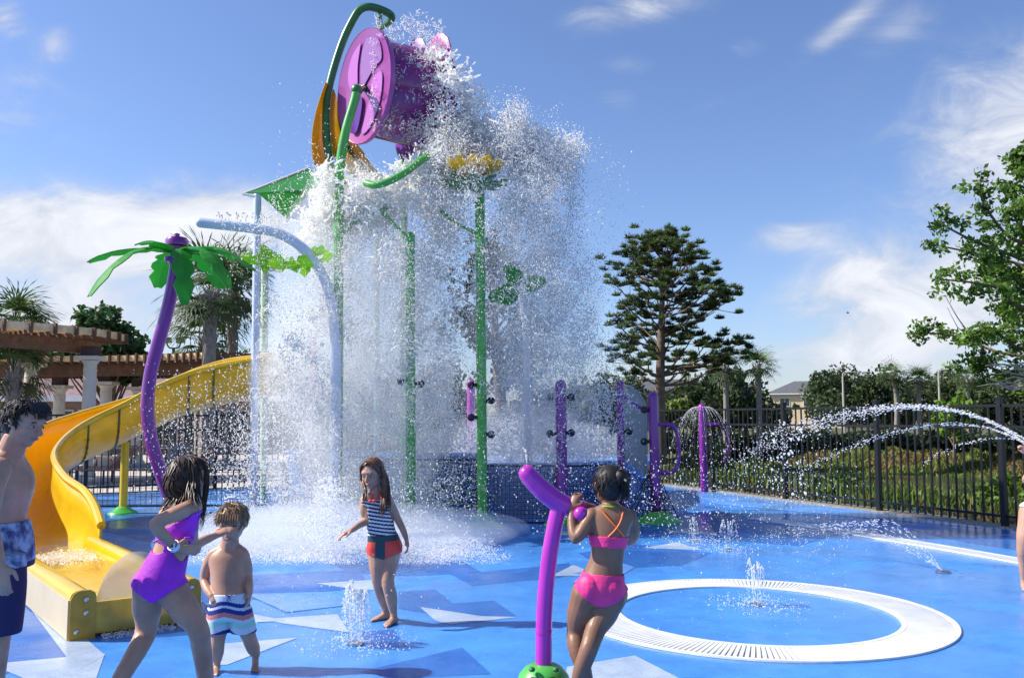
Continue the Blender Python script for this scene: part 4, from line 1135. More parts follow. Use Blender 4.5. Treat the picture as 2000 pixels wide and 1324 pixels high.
# weeds and tall grass on the pond bank
def weeds():
    rng = np.random.default_rng(77); n = 90000
    u = rng.random(n); a = np.array(FA)+(np.array(FC_)-np.array(FA))*u[:, None]*1.05
    a = np.where((u < .65)[:, None], np.array(FA)+(np.array(FB)-np.array(FA))*(u/.65)[:, None], np.array(FB)+(np.array(FC_)-np.array(FB))*((u-.65)/.35)[:, None])
    nrm = np.array([8.2, 3.47])/math.hypot(8.2, 3.47)
    d = .45+9.5*rng.random(n)**.9
    d2 = np.where(rng.random(n) < .2, 7+10*rng.random(n), d)
    x = a[:, 0]+nrm[0]*d2; y = a[:, 1]+nrm[1]*d2+rng.normal(size=n)*.2
    t_ = np.clip((d2-.6)/8, 0, 1); s = t_*t_*(3-2*t_); far = np.clip((d2-24)/5, 0, 1); z = -.06-1.5*s*(1-far)*np.clip(x/3, 0, 1)
    patch = np.sin(x*1.3+y*.7)+np.sin(y*1.1-x*.5)+rng.normal(size=n)*.5
    h = np.where(patch > .2, .30, .14)*(.5+rng.random(n))*(1+.4*(d2 > 10)); keep = (x > 1)
    x, y, z, h, patch = x[keep], y[keep], z[keep], h[keep], patch[keep]; n = len(x)
    th = rng.random(n)*6.28; lean = rng.normal(size=(n, 2))*.35
    C = np.stack([x, y, z+h*.5], 1); B = np.stack([lean[:, 0]*h*.5, lean[:, 1]*h*.5, h*.5], 1); A = np.stack([np.cos(th), np.sin(th), np.zeros(n)], 1)*(.018+.03*(patch > .9)+.02*(d2 > 10)[keep])[:, None]
    mi = np.clip(np.floor((patch+rng.normal(size=n)*.7)*.8+.9).astype(int), 0, 2)
    m = 240000; Yw = rng.uniform(9, 60, m); xw = Yw*rng.uniform(.12, .64, m); dd = ((xw-3.5)*8.2+(Yw-20.5)*3.47)/math.hypot(8.2, 3.47)
    k_ = dd > 4; xw, Yw, dd = xw[k_], Yw[k_], dd[k_]; m = len(xw); tt = np.clip((dd-.6)/8, 0, 1); ss = tt*tt*(3-2*tt); fr_ = np.clip((dd-24)/5, 0, 1)
    zw = -.06-1.5*ss*(1-fr_)*np.clip(xw/3, 0, 1)+.08*np.sin(xw*1.9+Yw)*np.sin(Yw*1.3); pt_ = np.sin(xw*.9+Yw*.5)+np.sin(Yw*.8-xw*.4)+rng.normal(size=m)*.6
    hw = np.where(pt_ > .1, .34, .18)*(.5+rng.random(m)); thw = rng.random(m)*6.28; lw = rng.normal(size=(m, 2))*.35
    C = np.concatenate([C, np.stack([xw, Yw, zw+hw*.5], 1)]); B = np.concatenate([B, np.stack([lw[:, 0]*hw*.5, lw[:, 1]*hw*.5, hw*.5], 1)]); A = np.concatenate([A, np.stack([np.cos(thw), np.sin(thw), np.zeros(m)], 1)*(.03+.0012*Yw)[:, None]])
    mi = np.concatenate([mi, np.clip(np.floor((pt_+rng.normal(size=m)*.8)*.8+.8).astype(int), 0, 2)])
    o = quads_object('bank_grass', C, A, B, [mat('dry_grass', (.22, .17, .06), .8, transl=.4), mat('weed_green', (.13, .20, .035), .7, transl=.4), mat('weed_bright', (.19, .27, .045), .6, transl=.4)], None, (6, 14, 0), mi)
    mark(o, 'tall green and straw coloured weeds on the bank behind the fence', 'grass'); o['kind'] = 'stuff'
weeds()
for i, (px, Y, z, r_, lb) in enumerate(((1870, 17.5, -.9, .55, 'dark leafy shrub on the bank behind the second fence bay from the right'), (1950, 15.5, -.6, .6, 'bright green shrub behind the fence at the right edge'), (1640, 23, -.9, .7, 'low green shrub behind the middle of the fence'),
                                        (1475, 26, -.9, .7, 'green shrub behind the fence near the umbrella fountain'), (1380, 29, -.6, .8, 'yellow green shrub behind the umbrella fountain'))):
    q = gz(px, Y, z); round_tree('shrub', q, r_*1.9, r_*1.1, lb, 'shrub', (.075+.03*(i % 2)*1.5, .14+.05*(i % 2), .03), leaf=.07, nclump=20, per=260, seed=90+i, trunk_h=.1, group='shrubs on the pond bank')

# leafy band added on the far bank in place of the dark strip of shade
rng = np.random.default_rng(70)
t = thing('shade_band', gz(1640, 43), 'long low dark leaf band added for the strip of shade on the far bank', 'shade_band')
cl = [(tuple(gz(px, 43+rng.normal()*.3)+V(0, 0, .25+.5*rng.random())), .34+.2*rng.random()) for px in np.arange(1290, 2080, 9)]
crown_from_clumps(t, cl, leafmats('shade_band', (.035, .06, .025), .2), 520, .13, rng, name='foliage')
# ---------------------------------------------------------------- far houses, lamps
def window(g1, parent, c, w, h, fr, m_frame, m_glass, mull=2):
    r_, u, f = fr   # right, up, outward
    g = G()
    g.box(c+u*(h/2+.04)+f*.03, (w+.16, .08, .08), 0, (r_, u, f)); g.box(c-u*(h/2+.04)+f*.03, (w+.16, .08, .08), 0, (r_, u, f))
    for sx in (-1, 1): g.box(c+r_*sx*(w/2+.04)+f*.03, (.08, h, .08), 0, (r_, u, f))
    for k in range(1, mull): g.box(c+r_*(-w/2+w*k/mull)+f*.03, (.05, h, .05), 0, (r_, u, f))
    o = g.build('window', m_frame, parent, smooth=False)
    g = G(); g.box(c+f*.012, (w, h, .02), 0, (r_, u, f)); g.build('pane', m_glass, o, smooth=False)
M_glassd = mat('dark_glass', (.03, .04, .055), .08, coat=.5)
def house(px0, px1, Y, ytop, yeave, label, wallc=(.55, .42, .27), depth=9, name='house', wins=(), rot=0):
    a = gz(px0, Y); b = gz(px1, Y); zt = at(px0, ytop, Y).z; ze = at(px0, yeave, Y).z
    t = thing(name, (a+b)/2, label, 'house'); W = b.x-a.x; cx = (a.x+b.x)/2
    mw = mat('stucco_%.2f' % wallc[0], wallc, .85, var=.12, vscale=1.5)
    g = G(); g.box(V(cx, Y+depth/2, ze/2-.05), (W, depth, ze+.1)); g.build('wall', mw, t, smooth=False)
    e = .5; g = G(); z0 = ze+.002
    vs = [V(a.x-e, Y-e, z0), V(b.x+e, Y-e, z0), V(b.x+e, Y+depth+e, z0), V(a.x-e, Y+depth+e, z0), V(a.x+W*.30, Y+depth/2, zt), V(b.x-W*.30, Y+depth/2, zt)]
    g.add(vs, [(0, 1, 5, 4), (1, 2, 5), (2, 3, 4, 5), (3, 0, 4), (3, 2, 1, 0)]); rf = g.build('roof', mat('shingle', (.115, .115, .13), .9, var=.25, vscale=3, bump=.5, bscale=6), t, smooth=False)
    g = G(); g.box(V(cx, Y-e, z0-.09), (W+2*e, .06, .18)); g.build('fascia', M_white, t, smooth=False)
    for (fx, fz, w, h) in wins:
        window(None, t, V(a.x+W*fx, Y, ze*fz), w, h, (V(1, 0, 0), V(0, 0, 1), V(0, -1, 0)), M_white, M_glassd)
    t.rotation_euler = (0, 0, rot)
    return t
house(1505, 1640, 150, 741, 768, 'tan two storey house with a grey hipped roof left of the round tree', wins=((.22, .74, 1.5, 1.3), (.55, .74, 1.5, 1.3), (.22, .25, 1.5, 1.3), (.86, .74, 1.3, 1.3)), depth=14, rot=-.4, wallc=(.80, .62, .40))
house(1170, 1420, 140, 738, 762, 'long house with a grey roof showing behind the pine tree', wallc=(.42, .36, .32), wins=((.55, .7, 1.4, 1.2), (.8, .7, 1.4, 1.2)), depth=9)
def street_lamp(px, ytop, Y, label, arm=1.2):
    b = gz(px, Y); top = at(px, ytop, Y); t = thing('street_lamp', b, label, 'street lamp', 'street lamps by the far road')
    m = mat('lamp_grey', (.45, .42, .38), .5)
    g = G(); g.tube([b, V(b.x, b.y, top.z-.25)], [.085, .055], 8); g.tube([V(b.x, b.y, top.z-.3), V(b.x+.05, b.y, top.z-.05), V(b.x+.5, b.y, top.z), V(b.x+arm, b.y, top.z+.02)], .035, 8, smooth=4); g.build('pole', m, t)
    g = G(); g.ell(V(b.x+arm+.25, b.y, top.z), (.30, .12, .06)); g.build('lamp_head', m, t)
street_lamp(1648, 727, 56, 'pale street lamp with its arm to the right, in front of the round dark tree')
street_lamp(1836, 722, 54, 'pale street lamp behind the leafy branch tips', .3)
t = thing('dragonfly', at(1656, 611, 9), 'tiny dark flying insect against the clouds above the far house', 'insect')
c = at(1656, 611, 9); g = G(); g.ell(c, (.012, .008, .007)); g.tube([c, c+V(-.004, 0, .018)], .002, 5); g.build('body', M_black, t)
g = G(); g.ell(c+V(.004, .01, .006), (.016, .010, .0015)); g.ell(c+V(-.01, -.01, -.004), (.014, .008, .0015)); g.build('wing', mat('wing', (.2, .2, .22), .3), t)

# ---------------------------------------------------------------- clubhouse behind the pergola
def clubhouse():
    Y = 38; x0 = at(-260, 800, Y).x; x1 = at(560, 800, Y).x; t = thing('clubhouse', V((x0+x1)/2, Y, 0), 'long low clubhouse with a mauve brown shingle roof and white eaves behind the pergolas', 'building')
    zt = at(100, 700, Y+4).z; ze = at(100, 772, Y-1).z; cx = (x0+x1)/2; W = x1-x0
    g = G(); g.box(V(cx, Y+4, ze/2), (W, 8, ze)); g.build('wall', mat('brown_stucco', (.26, .19, .17), .85, var=.15, vscale=2), t, smooth=False)
    g = G(); g.add([V(x0-.5, Y-1, ze), V(x1+.5, Y-1, ze), V(x1-3, Y+4, zt), V(x0+3, Y+4, zt), V(x0-.5, Y+9, ze), V(x1+.5, Y+9, ze)], [(0, 1, 2, 3), (3, 2, 5, 4), (1, 5, 2), (0, 3, 4)])
    g.build('roof', mat('mauve_shingle', (.26, .17, .17), .9, var=.25, vscale=4, bump=.5, bscale=8), t, smooth=False)
    g = G(); g.box(V(cx, Y-1.03, ze-.12), (W+1, .08, .26)); g.build('fascia', M_white, t, smooth=False)
    fr = (V(1, 0, 0), V(0, 0, 1), V(0, -1, 0))
    for k in range(12):
        window(None, t, V(x0+W*(k+.5)/12, Y, 1.05), 1.15, 1.5, fr, mat('window_frame', (.5, .46, .42), .5), M_glassd, 2)
clubhouse()

# ---------------------------------------------------------------- pergolas
M_wood = mat('pergola_wood', (.15, .08, .045), .75, var=.35, vscale=6, bump=.4, bscale=30)
M_slat_sunlit = mat('pergola_slat_sunlit', (.86, .60, .32), .75, var=.25, vscale=6)  # sunlight on the slats is put into this pale tan
M_col = mat('column_cream', (.66, .60, .50), .7, var=.10, vscale=2)
def pergola(c, r0, r1, a0, a1, ztop, label, ncol, col_z):
    """curved pergola: two arc beams, radial rafters and slats lying on top"""
    t = thing('pergola', V(c[0], c[1], 0), label, 'pergola', 'curved wooden pergolas'); cx, cy = c
    def pt(r_, a, z): return V(cx+r_*math.cos(a), cy+r_*math.sin(a), z)
    n = 28
    for r_ in (r0+.35, r1-.35):
        g = G(); rr_ = []
        for i in range(n+1):
            a = a0+(a1-a0)*i/n; rr_.append([pt(r_-.09, a, ztop-.50), pt(r_+.09, a, ztop-.50), pt(r_+.09, a, ztop-.16), pt(r_-.09, a, ztop-.16)])
        g.rings(rr_); g.build('beam', M_wood, t, smooth=False)
    m = int((a1-a0)*(r0+r1)/2/.36); 
    for i in range(m+1):
        a = a0+(a1-a0)*i/m; g = G(); g.bar(pt(r0-.40, a, ztop-.03), pt(r1+.40, a, ztop-.03), .06, .28); g.build('rafter', M_wood, t, smooth=False)
    k = int((r1-r0+.6)/.28); g = G()
    for j in range(k+1):
        r_ = r0-.3+(r1-r0+.6)*j/k; rr_ = [[pt(r_-.02, a0+(a1-a0)*i/n, ztop-.09), pt(r_+.02, a0+(a1-a0)*i/n, ztop-.09), pt(r_+.02, a0+(a1-a0)*i/n, ztop+.085), pt(r_-.02, a0+(a1-a0)*i/n, ztop+.085)] for i in range(n+1)]
        g.rings(rr_)
    g.build('lath', M_slat_sunlit, t, smooth=False)
    return t
def column(p, z, label, r_=.20):
    t = thing('column', p, label, 'column', 'cream columns under the pergolas')
    g = G(); g.lathe([(r_*1.35, 0), (r_*1.35, .12), (r_*1.1, .16), (r_, .22), (r_*.92, z-.40), (r_*.98, z-.39), (r_*.98, z-.35), (r_*.92, z-.34), (r_*.92, z-.22), (r_*1.2, z-.15), (r_*1.25, z-.12)], p, 20); g.build('shaft', M_col, t)
    g = G(); g.box(p+V(0, 0, z-.06), (r_*3.1, r_*3.1, .10)); g.build('capital', M_col, t, smooth=False)
    g = G(); g.box(p+V(0, 0, z+.12), (.36, .36, .24)); g.build('beam_block', mat('block_dark', (.06, .035, .03), .7), t, smooth=False)
# near pergola: arc whose right end comes to (225,690)
Y1 = 22.0
def pz(px, py, Y): return at(px, py, Y).z
zc1 = pz(173, 640, Y1)
pergola((-14.2, 23.4), 1.5, 3.5, R(-150), R(10), 3.66, 'nearer curved wooden pergola with dark beams and slats coloured as sunlit at the left edge', 3, 0)
for px, py, Y, lb in ((173, 695, 22.7, 'tall cream column left of the play palm, nearest of the columns'), (58, 708, 23.2, 'cream column behind the teenage boy, left of the tall one')):
    q = at(px, 800, Y); column(V(q.x, Y, 0), pz(px, py, Y), lb, .17)
zt2 = pz(200, 722, 29)+.25
pergola((-13.5, 19.5), 8.2, 10.8, R(52), R(112), zt2, 'farther low wooden pergola behind the tall column and the play palm', 3, 0)
for px, py, Y, lb in ((115, 752, 28.5, 'short cream column left of the tall column'), (206, 745, 28.5, 'short cream column right of the tall column'), (270, 755, 29, 'short cream column just left of the purple palm trunk')):
    q = at(px, 800, Y); column(V(q.x, Y, 0), pz(px, py, Y), lb, .19)
# floodlight pole
b = V(at(335, 800, 34).x, 34, 0); t = thing('floodlight_pole', b, 'slim pole with two curved arms and square floodlights', 'light pole')
zt = pz(335, 680, 34); g = G(); g.tube([b, V(b.x, b.y, zt)], .06, 8)
for sx in (-1, 1): g.tube([V(b.x, b.y, zt), V(b.x+sx*.14, b.y, zt+.01), V(b.x+sx*.24, b.y, zt+.12), V(b.x+sx*.25, b.y, zt+.24)], .03, 7, smooth=3)
g.build('pole', mat('pole_grey', (.06, .075, .08), .5), t)
for sx in (-1, 1):
    g = G(); g.box(V(b.x+sx*.25, b.y, zt+.30), (.26, .22, .20), 0, (V(1, 0, .12), V(0, 1, 0), V(-.12, 0, 1))); g.build('floodlight', mat('flood', (.10, .10, .11), .5), t)
# loungers and boxes seen in the dark patio behind the left fence
rnd = random.Random(12)
for i, (px, Y, cc, lb) in enumerate(((170, 20.5, (.28, .17, .14), 'brown patio lounger nearest the slide behind the black fence'), (270, 21.5, (.22, .25, .30), 'grey patio lounger behind the slide support post'), (345, 22.5, (.30, .13, .10), 'reddish patio lounger behind the purple palm foot'), (440, 23.5, (.20, .22, .28), 'dark patio lounger behind the spray at left'), (215, 26, (.40, .33, .27), 'tan patio lounger in the second row behind the fence'), (380, 27, (.16, .14, .16), 'black patio lounger in the second row behind the fence'))):
    p = V(at(px, 900, Y).x, Y, .02); t = thing('patio_lounger', p, lb, 'lounger', 'patio loungers behind the fence')
    m = mat('lounger_%d' % i, cc, .7, var=.2)
    g = G(); g.box(p+V(0, 0, .36), (1.25, .62, .07)); g.build('seat', m, t, smooth=False)
    g = G(); g.bar(p+V(.58, 0, .38), p+V(1.05, 0, .85), .62, .06, up=(0, 0, 1)); g.build('backrest', m, t, smooth=False)
    for sx in (-.5, .5):
        for sy in (-.25, .25): g = G(); g.tube([p+V(sx, sy, -.02), p+V(sx, sy, .34)], .025, 6); g.build('leg', M_black, t)
for i, (px, Y) in enumerate(((70, 25), (310, 25), (420, 30))):
    p = V(at(px, 900, Y).x, Y, .02); t = thing('patio_table', p, ['round dark patio table left of the columns', 'round dark patio table behind the purple palm', 'round dark patio table farthest back behind the spray'][i], 'table')
    g = G(); g.lathe([(.02, .70), (.55, .70), (.56, .73), (.02, .74)], p, 20); g.build('tabletop', M_black, t)
    g = G(); g.lathe([(.28, 0), (.27, .03), (.04, .06), (.035, .70)], p, 14); g.build('pedestal', M_black, t)
# ---------------------------------------------------------------- people
def skin_mat(name, c):
    return mat(name, c, .42, var=.22, vscale=9, sss=.12, bump=.06, bscale=70, rvar=.16)
SK1 = skin_mat('skin_fair', (.50, .265, .17)); SK2 = skin_mat('skin_light', (.47, .26, .175)); SK3 = skin_mat('skin_tan', (.24, .12, .07))
M_hairb = mat('hair_brown', (.05, .024, .013), .45, var=.4, vscale=30); M_hairk = mat('hair_black', (.012, .009, .008), .55, var=.3, vscale=30)
M_hairl = mat('hair_light', (.20, .11, .055), .42, var=.4, vscale=30); M_hairr = mat('hair_auburn', (.13, .06, .03), .38, var=.4, vscale=30)
M_eye = mat('eye_white', (.45, .42, .40), .3); M_iris = mat('iris', (.03, .02, .015), .15); M_lip = mat('lip', (.45, .16, .13), .4)

def hand(g, w, d, pn, ts, L, curl=.35, spread=.10, thumb=.7, curls=None):
    """palm with five separate bent fingers; d = direction to the fingers, pn = palm normal, ts = side of the thumb"""
    d = Vector(d).normalized(); pn = Vector(pn); pn = (pn-d*pn.dot(d)).normalized(); ts_ = Vector(ts); s = (ts_-d*ts_.dot(d)-pn*ts_.dot(pn)).normalized()
    pl = L*.50; pw = L*.40
    g.loft([(w-d*L*.05, s, pw*.34, pn, L*.12), (w+d*pl*.25, s, pw*.42, pn, L*.12), (w+d*pl*.65, s, pw*.50, pn, L*.115), (w+d*pl, s, pw*.50, pn, L*.09)], n=14, sup=2.4, smooth=3)
    for i, (fl, r_) in enumerate(((.40, .052), (.46, .054), (.43, .052), (.33, .045))):
        off = (.38-i*.25)*pw; q = w+d*pl*(.97 if i in (1, 2) else .93)+s*off; fd = (d+s*(.12-i*.09)*spread*6).normalized()
        cu = (curls[i] if curls else curl); pts = [q-fd*L*.06, q]; a = 0
        for k, seg in enumerate((.42, .33, .25)):
            a += cu*(.9+.5*k); dd = (fd*math.cos(a)+pn*math.sin(a)); q = q+dd*L*fl*seg; pts.append(q)
        g.tube(pts, [L*r_*1.05, L*r_*1.05, L*r_, L*r_*.92, L*r_*.78], 9, dome=True)
    q = w+d*pl*.18+s*pw*.42; td = (d*.62+s*.75+pn*.25*thumb).normalized()
    td2 = (d*.9+s*.25+pn*.35*thumb).normalized()
    g.tube([q-td*L*.05, q+td*L*.16, q+td*L*.16+td2*L*.14, q+td*L*.16+td2*L*.25], [L*.085, L*.066, L*.058, L*.045], 9, dome=True)

def foot(g, ankle, d, L, ground=0.0, tilt=0.0):
    """foot from the heel to five toes on the ground"""
    d = Vector(d); d.z = 0; d.normalize(); s = V(d.y, -d.x, 0); a = Vector(ankle); h = a.z-ground; up = V(0, 0, 1)
    b = V(a.x, a.y, ground)
    g.tube([a+up*h*.3, a, b+up*h*.45-d*L*.05], [L*.155, L*.155, L*.16], 12, dome=True)
    g.loft([(b-d*L*.26+up*L*.10, s, L*.09, up, L*.08), (b-d*L*.18+up*L*.13, s, L*.14, up, L*.13), (b+d*L*.05+up*L*.15, s, L*.15, up, L*.15), (b+d*L*.28+up*L*.11, s, L*.165, up, L*.11), (b+d*L*.48+up*L*.075, s, L*.18, up, L*.07), (b+d*L*.58+up*L*.055, s, L*.16, up, L*.045)], n=14, smooth=3)
    for i in range(5):
        o = (-.145+.072*i)*L; ln = L*(.20-.022*i); r_ = L*(.055 if i == 0 else .036)
        q = b+d*L*(.55-.02*i*i*.4)+s*o+up*L*.05; g.tube([q, q+d*ln*.6+up*.002, q+d*ln-up*L*.015], [r_, r_, r_*.8], 8, dome=True)

def head(g, c, f, u, hh, ears=True):
    f = Vector(f).normalized(); u = Vector(u); u = (u-f*u.dot(f)).normalized(); r = f.cross(u).normalized()
    fr = (r, f, u)
    def E(x, y, z, a, b, cc, seg=16, rn=10): g.ell(c+(r*x+f*y+u*z)*hh, (a*hh, b*hh, cc*hh), 0, fr, seg, rn)
    E(0, -.05, .10, .355, .42, .385); E(0, .05, -.12, .30, .33, .33); E(0, .13, -.26, .235, .22, .20)
    E(0, .24, -.375, .105, .10, .085); E(-.15, .22, -.10, .13, .12, .12); E(.15, .22, -.10, .13, .12, .12)
    E(0, .30, .13, .24, .09, .09)
    g.tube([c+(f*.36+u*.06)*hh, c+(f*.43-u*.03)*hh, c+(f*.475-u*.10)*hh], [.035*hh, .045*hh, .055*hh], 9, dome=True)
    E(-.045, .40, -.115, .045, .05, .035); E(.045, .40, -.115, .045, .05, .035)
    E(0, .355, -.215, .10, .06, .028); E(0, .350, -.262, .085, .06, .032)
    E(0, .30, -.20, .15, .10, .10)
    if ears:
        for sx in (-1, 1):
            g.ell(c+(r*sx*.355-f*.03-u*.02)*hh, (.03*hh, .075*hh, .11*hh), 0, ((r+f*-.35*sx).normalized(), (f+r*.35*sx).normalized(), u)); 
            g.ell(c+(r*sx*.375-f*.055+u*.03)*hh, (.035*hh, .04*hh, .06*hh), 0, fr)
    return r, f, u
def face(t, c, r, f, u, hh, closed=False, brow=M_hairb):
    for sx in (-1, 1):
        e = c+(r*sx*.145+f*.335+u*.02)*hh
        if closed:
            g = G(); g.tube([e+(-r*.06+f*.030)*hh, e+(f*.045-u*.015)*hh, e+(r*.06+f*.028)*hh], .008*hh, 6, smooth=3); g.build('eyelash', M_iris, t)
        else:
            g = G(); g.ell(e, (.055*hh, .042*hh, .026*hh), 0, (r, f, u)); o = g.build('eye', M_eye, t)
            g = G(); g.ell(e+f*.034*hh, (.028*hh, .012*hh, .025*hh), 0, (r, f, u)); g.build('iris', M_iris, o)
        g = G(); g.tube([e+(-r*.075+f*.02+u*.085)*hh, e+(f*.04+u*.105)*hh, e+(r*.075+f*.01+u*.085)*hh], .013*hh, 6, smooth=3); g.build('eyebrow', brow, t)
    g = G(); g.tube([c+(-r*.10+f*.375-u*.235)*hh, c+(f*.412-u*.24)*hh, c+(r*.10+f*.375-u*.235)*hh], [.010*hh, .024*hh, .010*hh], 8, smooth=3, dome=True); g.build('lips', M_lip, t)
def hair_cap(g, c, r, f, u, hh, k=1.0, front=.0, low=0.0):
    """tousled cap: ellipsoid whose lower front dips under the skin"""
    fr = (r, f, u)
    g.ell(c+(-f*(.09-front)+u*.135)*hh, (.385*hh*k, .425*hh*k, .385*hh*k), 0, fr, 20, 12)
    g.ell(c+(-f*.17-u*(.06+low))*hh, (.345*hh*k, .31*hh*k, .33*hh*k), 0, fr, 18, 10)
def locks(g, rng, c, r, f, u, hh, n_, ln, r0_, region, down=.6, jit=.03, rad=.39):
    """short locks lying over the skull; region(theta, phi) picks directions"""
    n = int(n_*2.2); r0 = r0_*.60
    for _ in range(n):
        for _try in range(30):
            v = rng.normal(size=3); v /= np.linalg.norm(v)
            if region(v): break
        dr = r*float(v[0])+f*float(v[1])+u*float(v[2])
        p = c+(u*.12-f*.06)*hh+V(*[float(q) for q in (r*float(v[0])*rad*.96+f*float(v[1])*rad*1.06+u*float(v[2])*rad)])*hh
        td = (dr*.25-u*down+f*.25+r*float(rng.normal()*.4)+f*float(rng.normal()*.3)); td = (td-dr*td.dot(dr)*.9).normalized()
        q = p+td*ln*hh*.5+dr*.012*hh; e = p+td*ln*hh-dr*.01*hh*1+V(*(rng.normal(size=3)*jit*hh))
        g.tube([p-td*ln*hh*.2-dr*.01, p+dr*.012*hh, q, e], [r0*hh*.6, r0*hh, r0*hh*.8, r0*hh*.15], 6, smooth=2)
def strands(g, rng, paths, n, r0, spread, n_side=5):
    n = int(n*2.4); r0 = r0*.58
    """long wet strands following guide paths"""
    for _ in range(n):
        pa = paths[rng.integers(0, len(paths))]; o = V(*(rng.normal(size=3)*spread)); k = len(pa); e = rng.uniform(.75, 1.0)
        pts = []
        for i, p in enumerate(pa):
            f_ = i/(k-1); pts.append(Vector(p)+o*(.5+.8*f_)+V(*(rng.normal(size=3)*spread*.30)))
        if e < .9 and k > 3: pts = pts[:-1]
        m = len(pts); g.tube(pts, [r0*(1-.80*(i/(m-1))**1.6) for i in range(m)], n_side, smooth=4)
def seclist(rows, side, front): return [(Vector(c), side, w, front, dp) for c, w, dp in rows]
def NV(*a): return Vector(a).normalized()
def in_box(w, c, r_): return np.linalg.norm(w-np.array(c), axis=1) < r_

# ---- toddler in striped trunks
def toddler():
    Y = 5.5; A = lambda x, y, dy=0: at(x, y, Y+dy)
    base = A(462, 1290); base.z = 0
    t = thing('person', base, 'small shirtless boy in striped swim trunks with a girl hand at his face', 'person', 'children playing on the splash pad')
    side = V(1, .10, 0).normalized(); fr = V(.10, -1, 0).normalized()
    g = G()
    hh = .232; c = A(453, 1021)
    f = NV(.03, -.93, -.38); r, f, u = head(g, c, f, V(.04, 0, 1), hh)
    g.tube([A(450, 1048, .02), A(448, 1078, .03)], [.050, .056], 14)
    g.loft(seclist([(A(449, 1066, .03), .048, .045), (A(448, 1076, .03), .095, .055), (A(447, 1088, .03), .118, .072), (A(446, 1112, .02), .108, .083), (A(446, 1140, .01), .100, .088), (A(447, 1162, .0), .102, .092), (A(448, 1185, .01), .108, .092), (A(448, 1205, .01), .100, .085)], side, fr), smooth=3)
    g.tube([A(449, 1062, .03), A(434, 1072, .03), A(417, 1083, .03)], [.038, .034, .038], 12); g.tube([A(449, 1062, .03), A(462, 1071, .03), A(474, 1081, .03)], [.038, .034, .038], 12)
    # arms: his right (image left) rests on the waistband
    for pts, rr_ in (([A(417, 1085, .03), A(406, 1105, .04), A(400, 1130, .05), A(404, 1148, .0), A(414, 1163, -.06)], [.040, .036, .030, .027, .021]),
                     ([A(474, 1083, .03), A(481, 1105, .04), A(484, 1128, .03), A(486, 1142, .0), A(487, 1158, -.01)], [.040, .036, .030, .027, .021])):
        g.tube(pts, rr_, 12, smooth=4, dome=True)
    hand(g, A(413, 1161, -.06), NV(.45, -.5, -.75), NV(.3, .8, -.2), NV(.7, -.4, .3), .105, .35)
    hand(g, A(487, 1157, -.01), NV(.0, -.25, -1), NV(-.9, .1, 0), NV(-.1, -1, 0), .105, .3)
    # legs
    for pts in ([A(430, 1195, .0), A(427, 1230, -.02), A(425, 1252, -.03), A(424, 1272, -.02), A(424, 1286, -.01)], [A(468, 1195, .0), A(480, 1225, .02), A(487, 1246, .03), A(494, 1264, .05), A(499, 1276, .06)]):
        g.tube(pts, [.065, .052, .043, .041, .030], 14, smooth=4, dome=True)
    foot(g, V(*A(424, 1287, -.01)[:2], .045), V(.12, -1, 0), .135); foot(g, V(*A(499, 1276, .06)[:2], .045), V(.25, -1, 0), .135)
    for pts in (): pass
    body = remesh_obj(g, 'body', SK1, t, .0042, 8)
    face(t, c, r, f, u, hh, closed=True)
    rng = np.random.default_rng(3)
    g = G(); hair_cap(g, c, r, f, u, hh, 1.0, .0)
    locks(g, rng, c, r, f, u, hh, 120, .24, .028, lambda v: v[2] > -.1 and (v[1] < .55 or v[2] > .4), .5, .03)
    for k in range(9):   # wet fringe
        x = -.24+.06*k; p = c+(r*x+f*.27+u*.40)*hh; g.tube([p, c+(r*(x*1.05)+f*.39+u*.26)*hh, c+(r*(x*1.05+.02)+f*.40+u*(.12+.03*math.sin(k*2)))*hh], [.03*hh, .026*hh, .006*hh], 6, smooth=3)
    g.build('hair', mat('hair_sandy', (.27, .16, .085), .4, var=.4, vscale=40), t)
    # trunks
    g = G()
    g.loft(seclist([(A(448, 1156, .0), .108, .098), (A(448, 1172, .0), .115, .103), (A(448, 1195, .01), .130, .108), (A(448, 1208, .01), .128, .100)], side, fr), smooth=3)
    for x0, x1, w in ((428, 427, 0), (469, 475, 0)):
        g.loft(seclist([(A(x0, 1185, .01), .066, .085), (A((x0+x1)/2, 1205, .01), .072, .085), (A(x1, 1225, .01), .075, .088), (A(x1+1, 1233, .01), .077, .09)], side, fr), smooth=3)
    tr = remesh_obj(g, 'trunks', [], t, .0045, 2)
    zs = [A(448, y).z for y in (1236, 1230, 1212, 1204, 1198, 1193, 1187, 1180, 1174, 1168, 1150)]
    tr.data.materials.clear()
    cl = [(.02, .03, .22), (.42, .62, .58), (.62, .68, .70), (.65, .22, .17), (.65, .22, .17), (.02, .03, .22), (.02, .03, .22), (.65, .70, .74), (.02, .03, .22), (.62, .68, .74)]
    M_w = mat('trunk_white', (.58, .63, .68), .7); M_n = mat('trunk_navy', (.015, .025, .20), .7); M_s = mat('trunk_salmon', (.62, .20, .15), .7); M_m = mat('trunk_mint', (.38, .62, .52), .7)
    seq = [M_n, M_w, M_m, M_w, M_s, M_s, M_n, M_w, M_n, M_w]
    ms = [M_w, M_n, M_s, M_m]
    for m_ in ms: tr.data.materials.append(m_)
    o0 = wloc(tr)
    bz = [(1230, M_n), (1219, M_w), (1208, M_m), (1202, M_w), (1193, M_s), (1184, M_n), (1179, M_w), (1171, M_n), (1100, M_w)]
    lim = [(A(448, y).z, ms.index(m_)) for y, m_ in bz]
    for p in tr.data.polygons:
        z = p.center.z+o0.z+.012*math.sin((p.center.x)*30); k = 0
        for zz, mi in lim:
            if z < zz: k = mi; break
        p.material_index = k
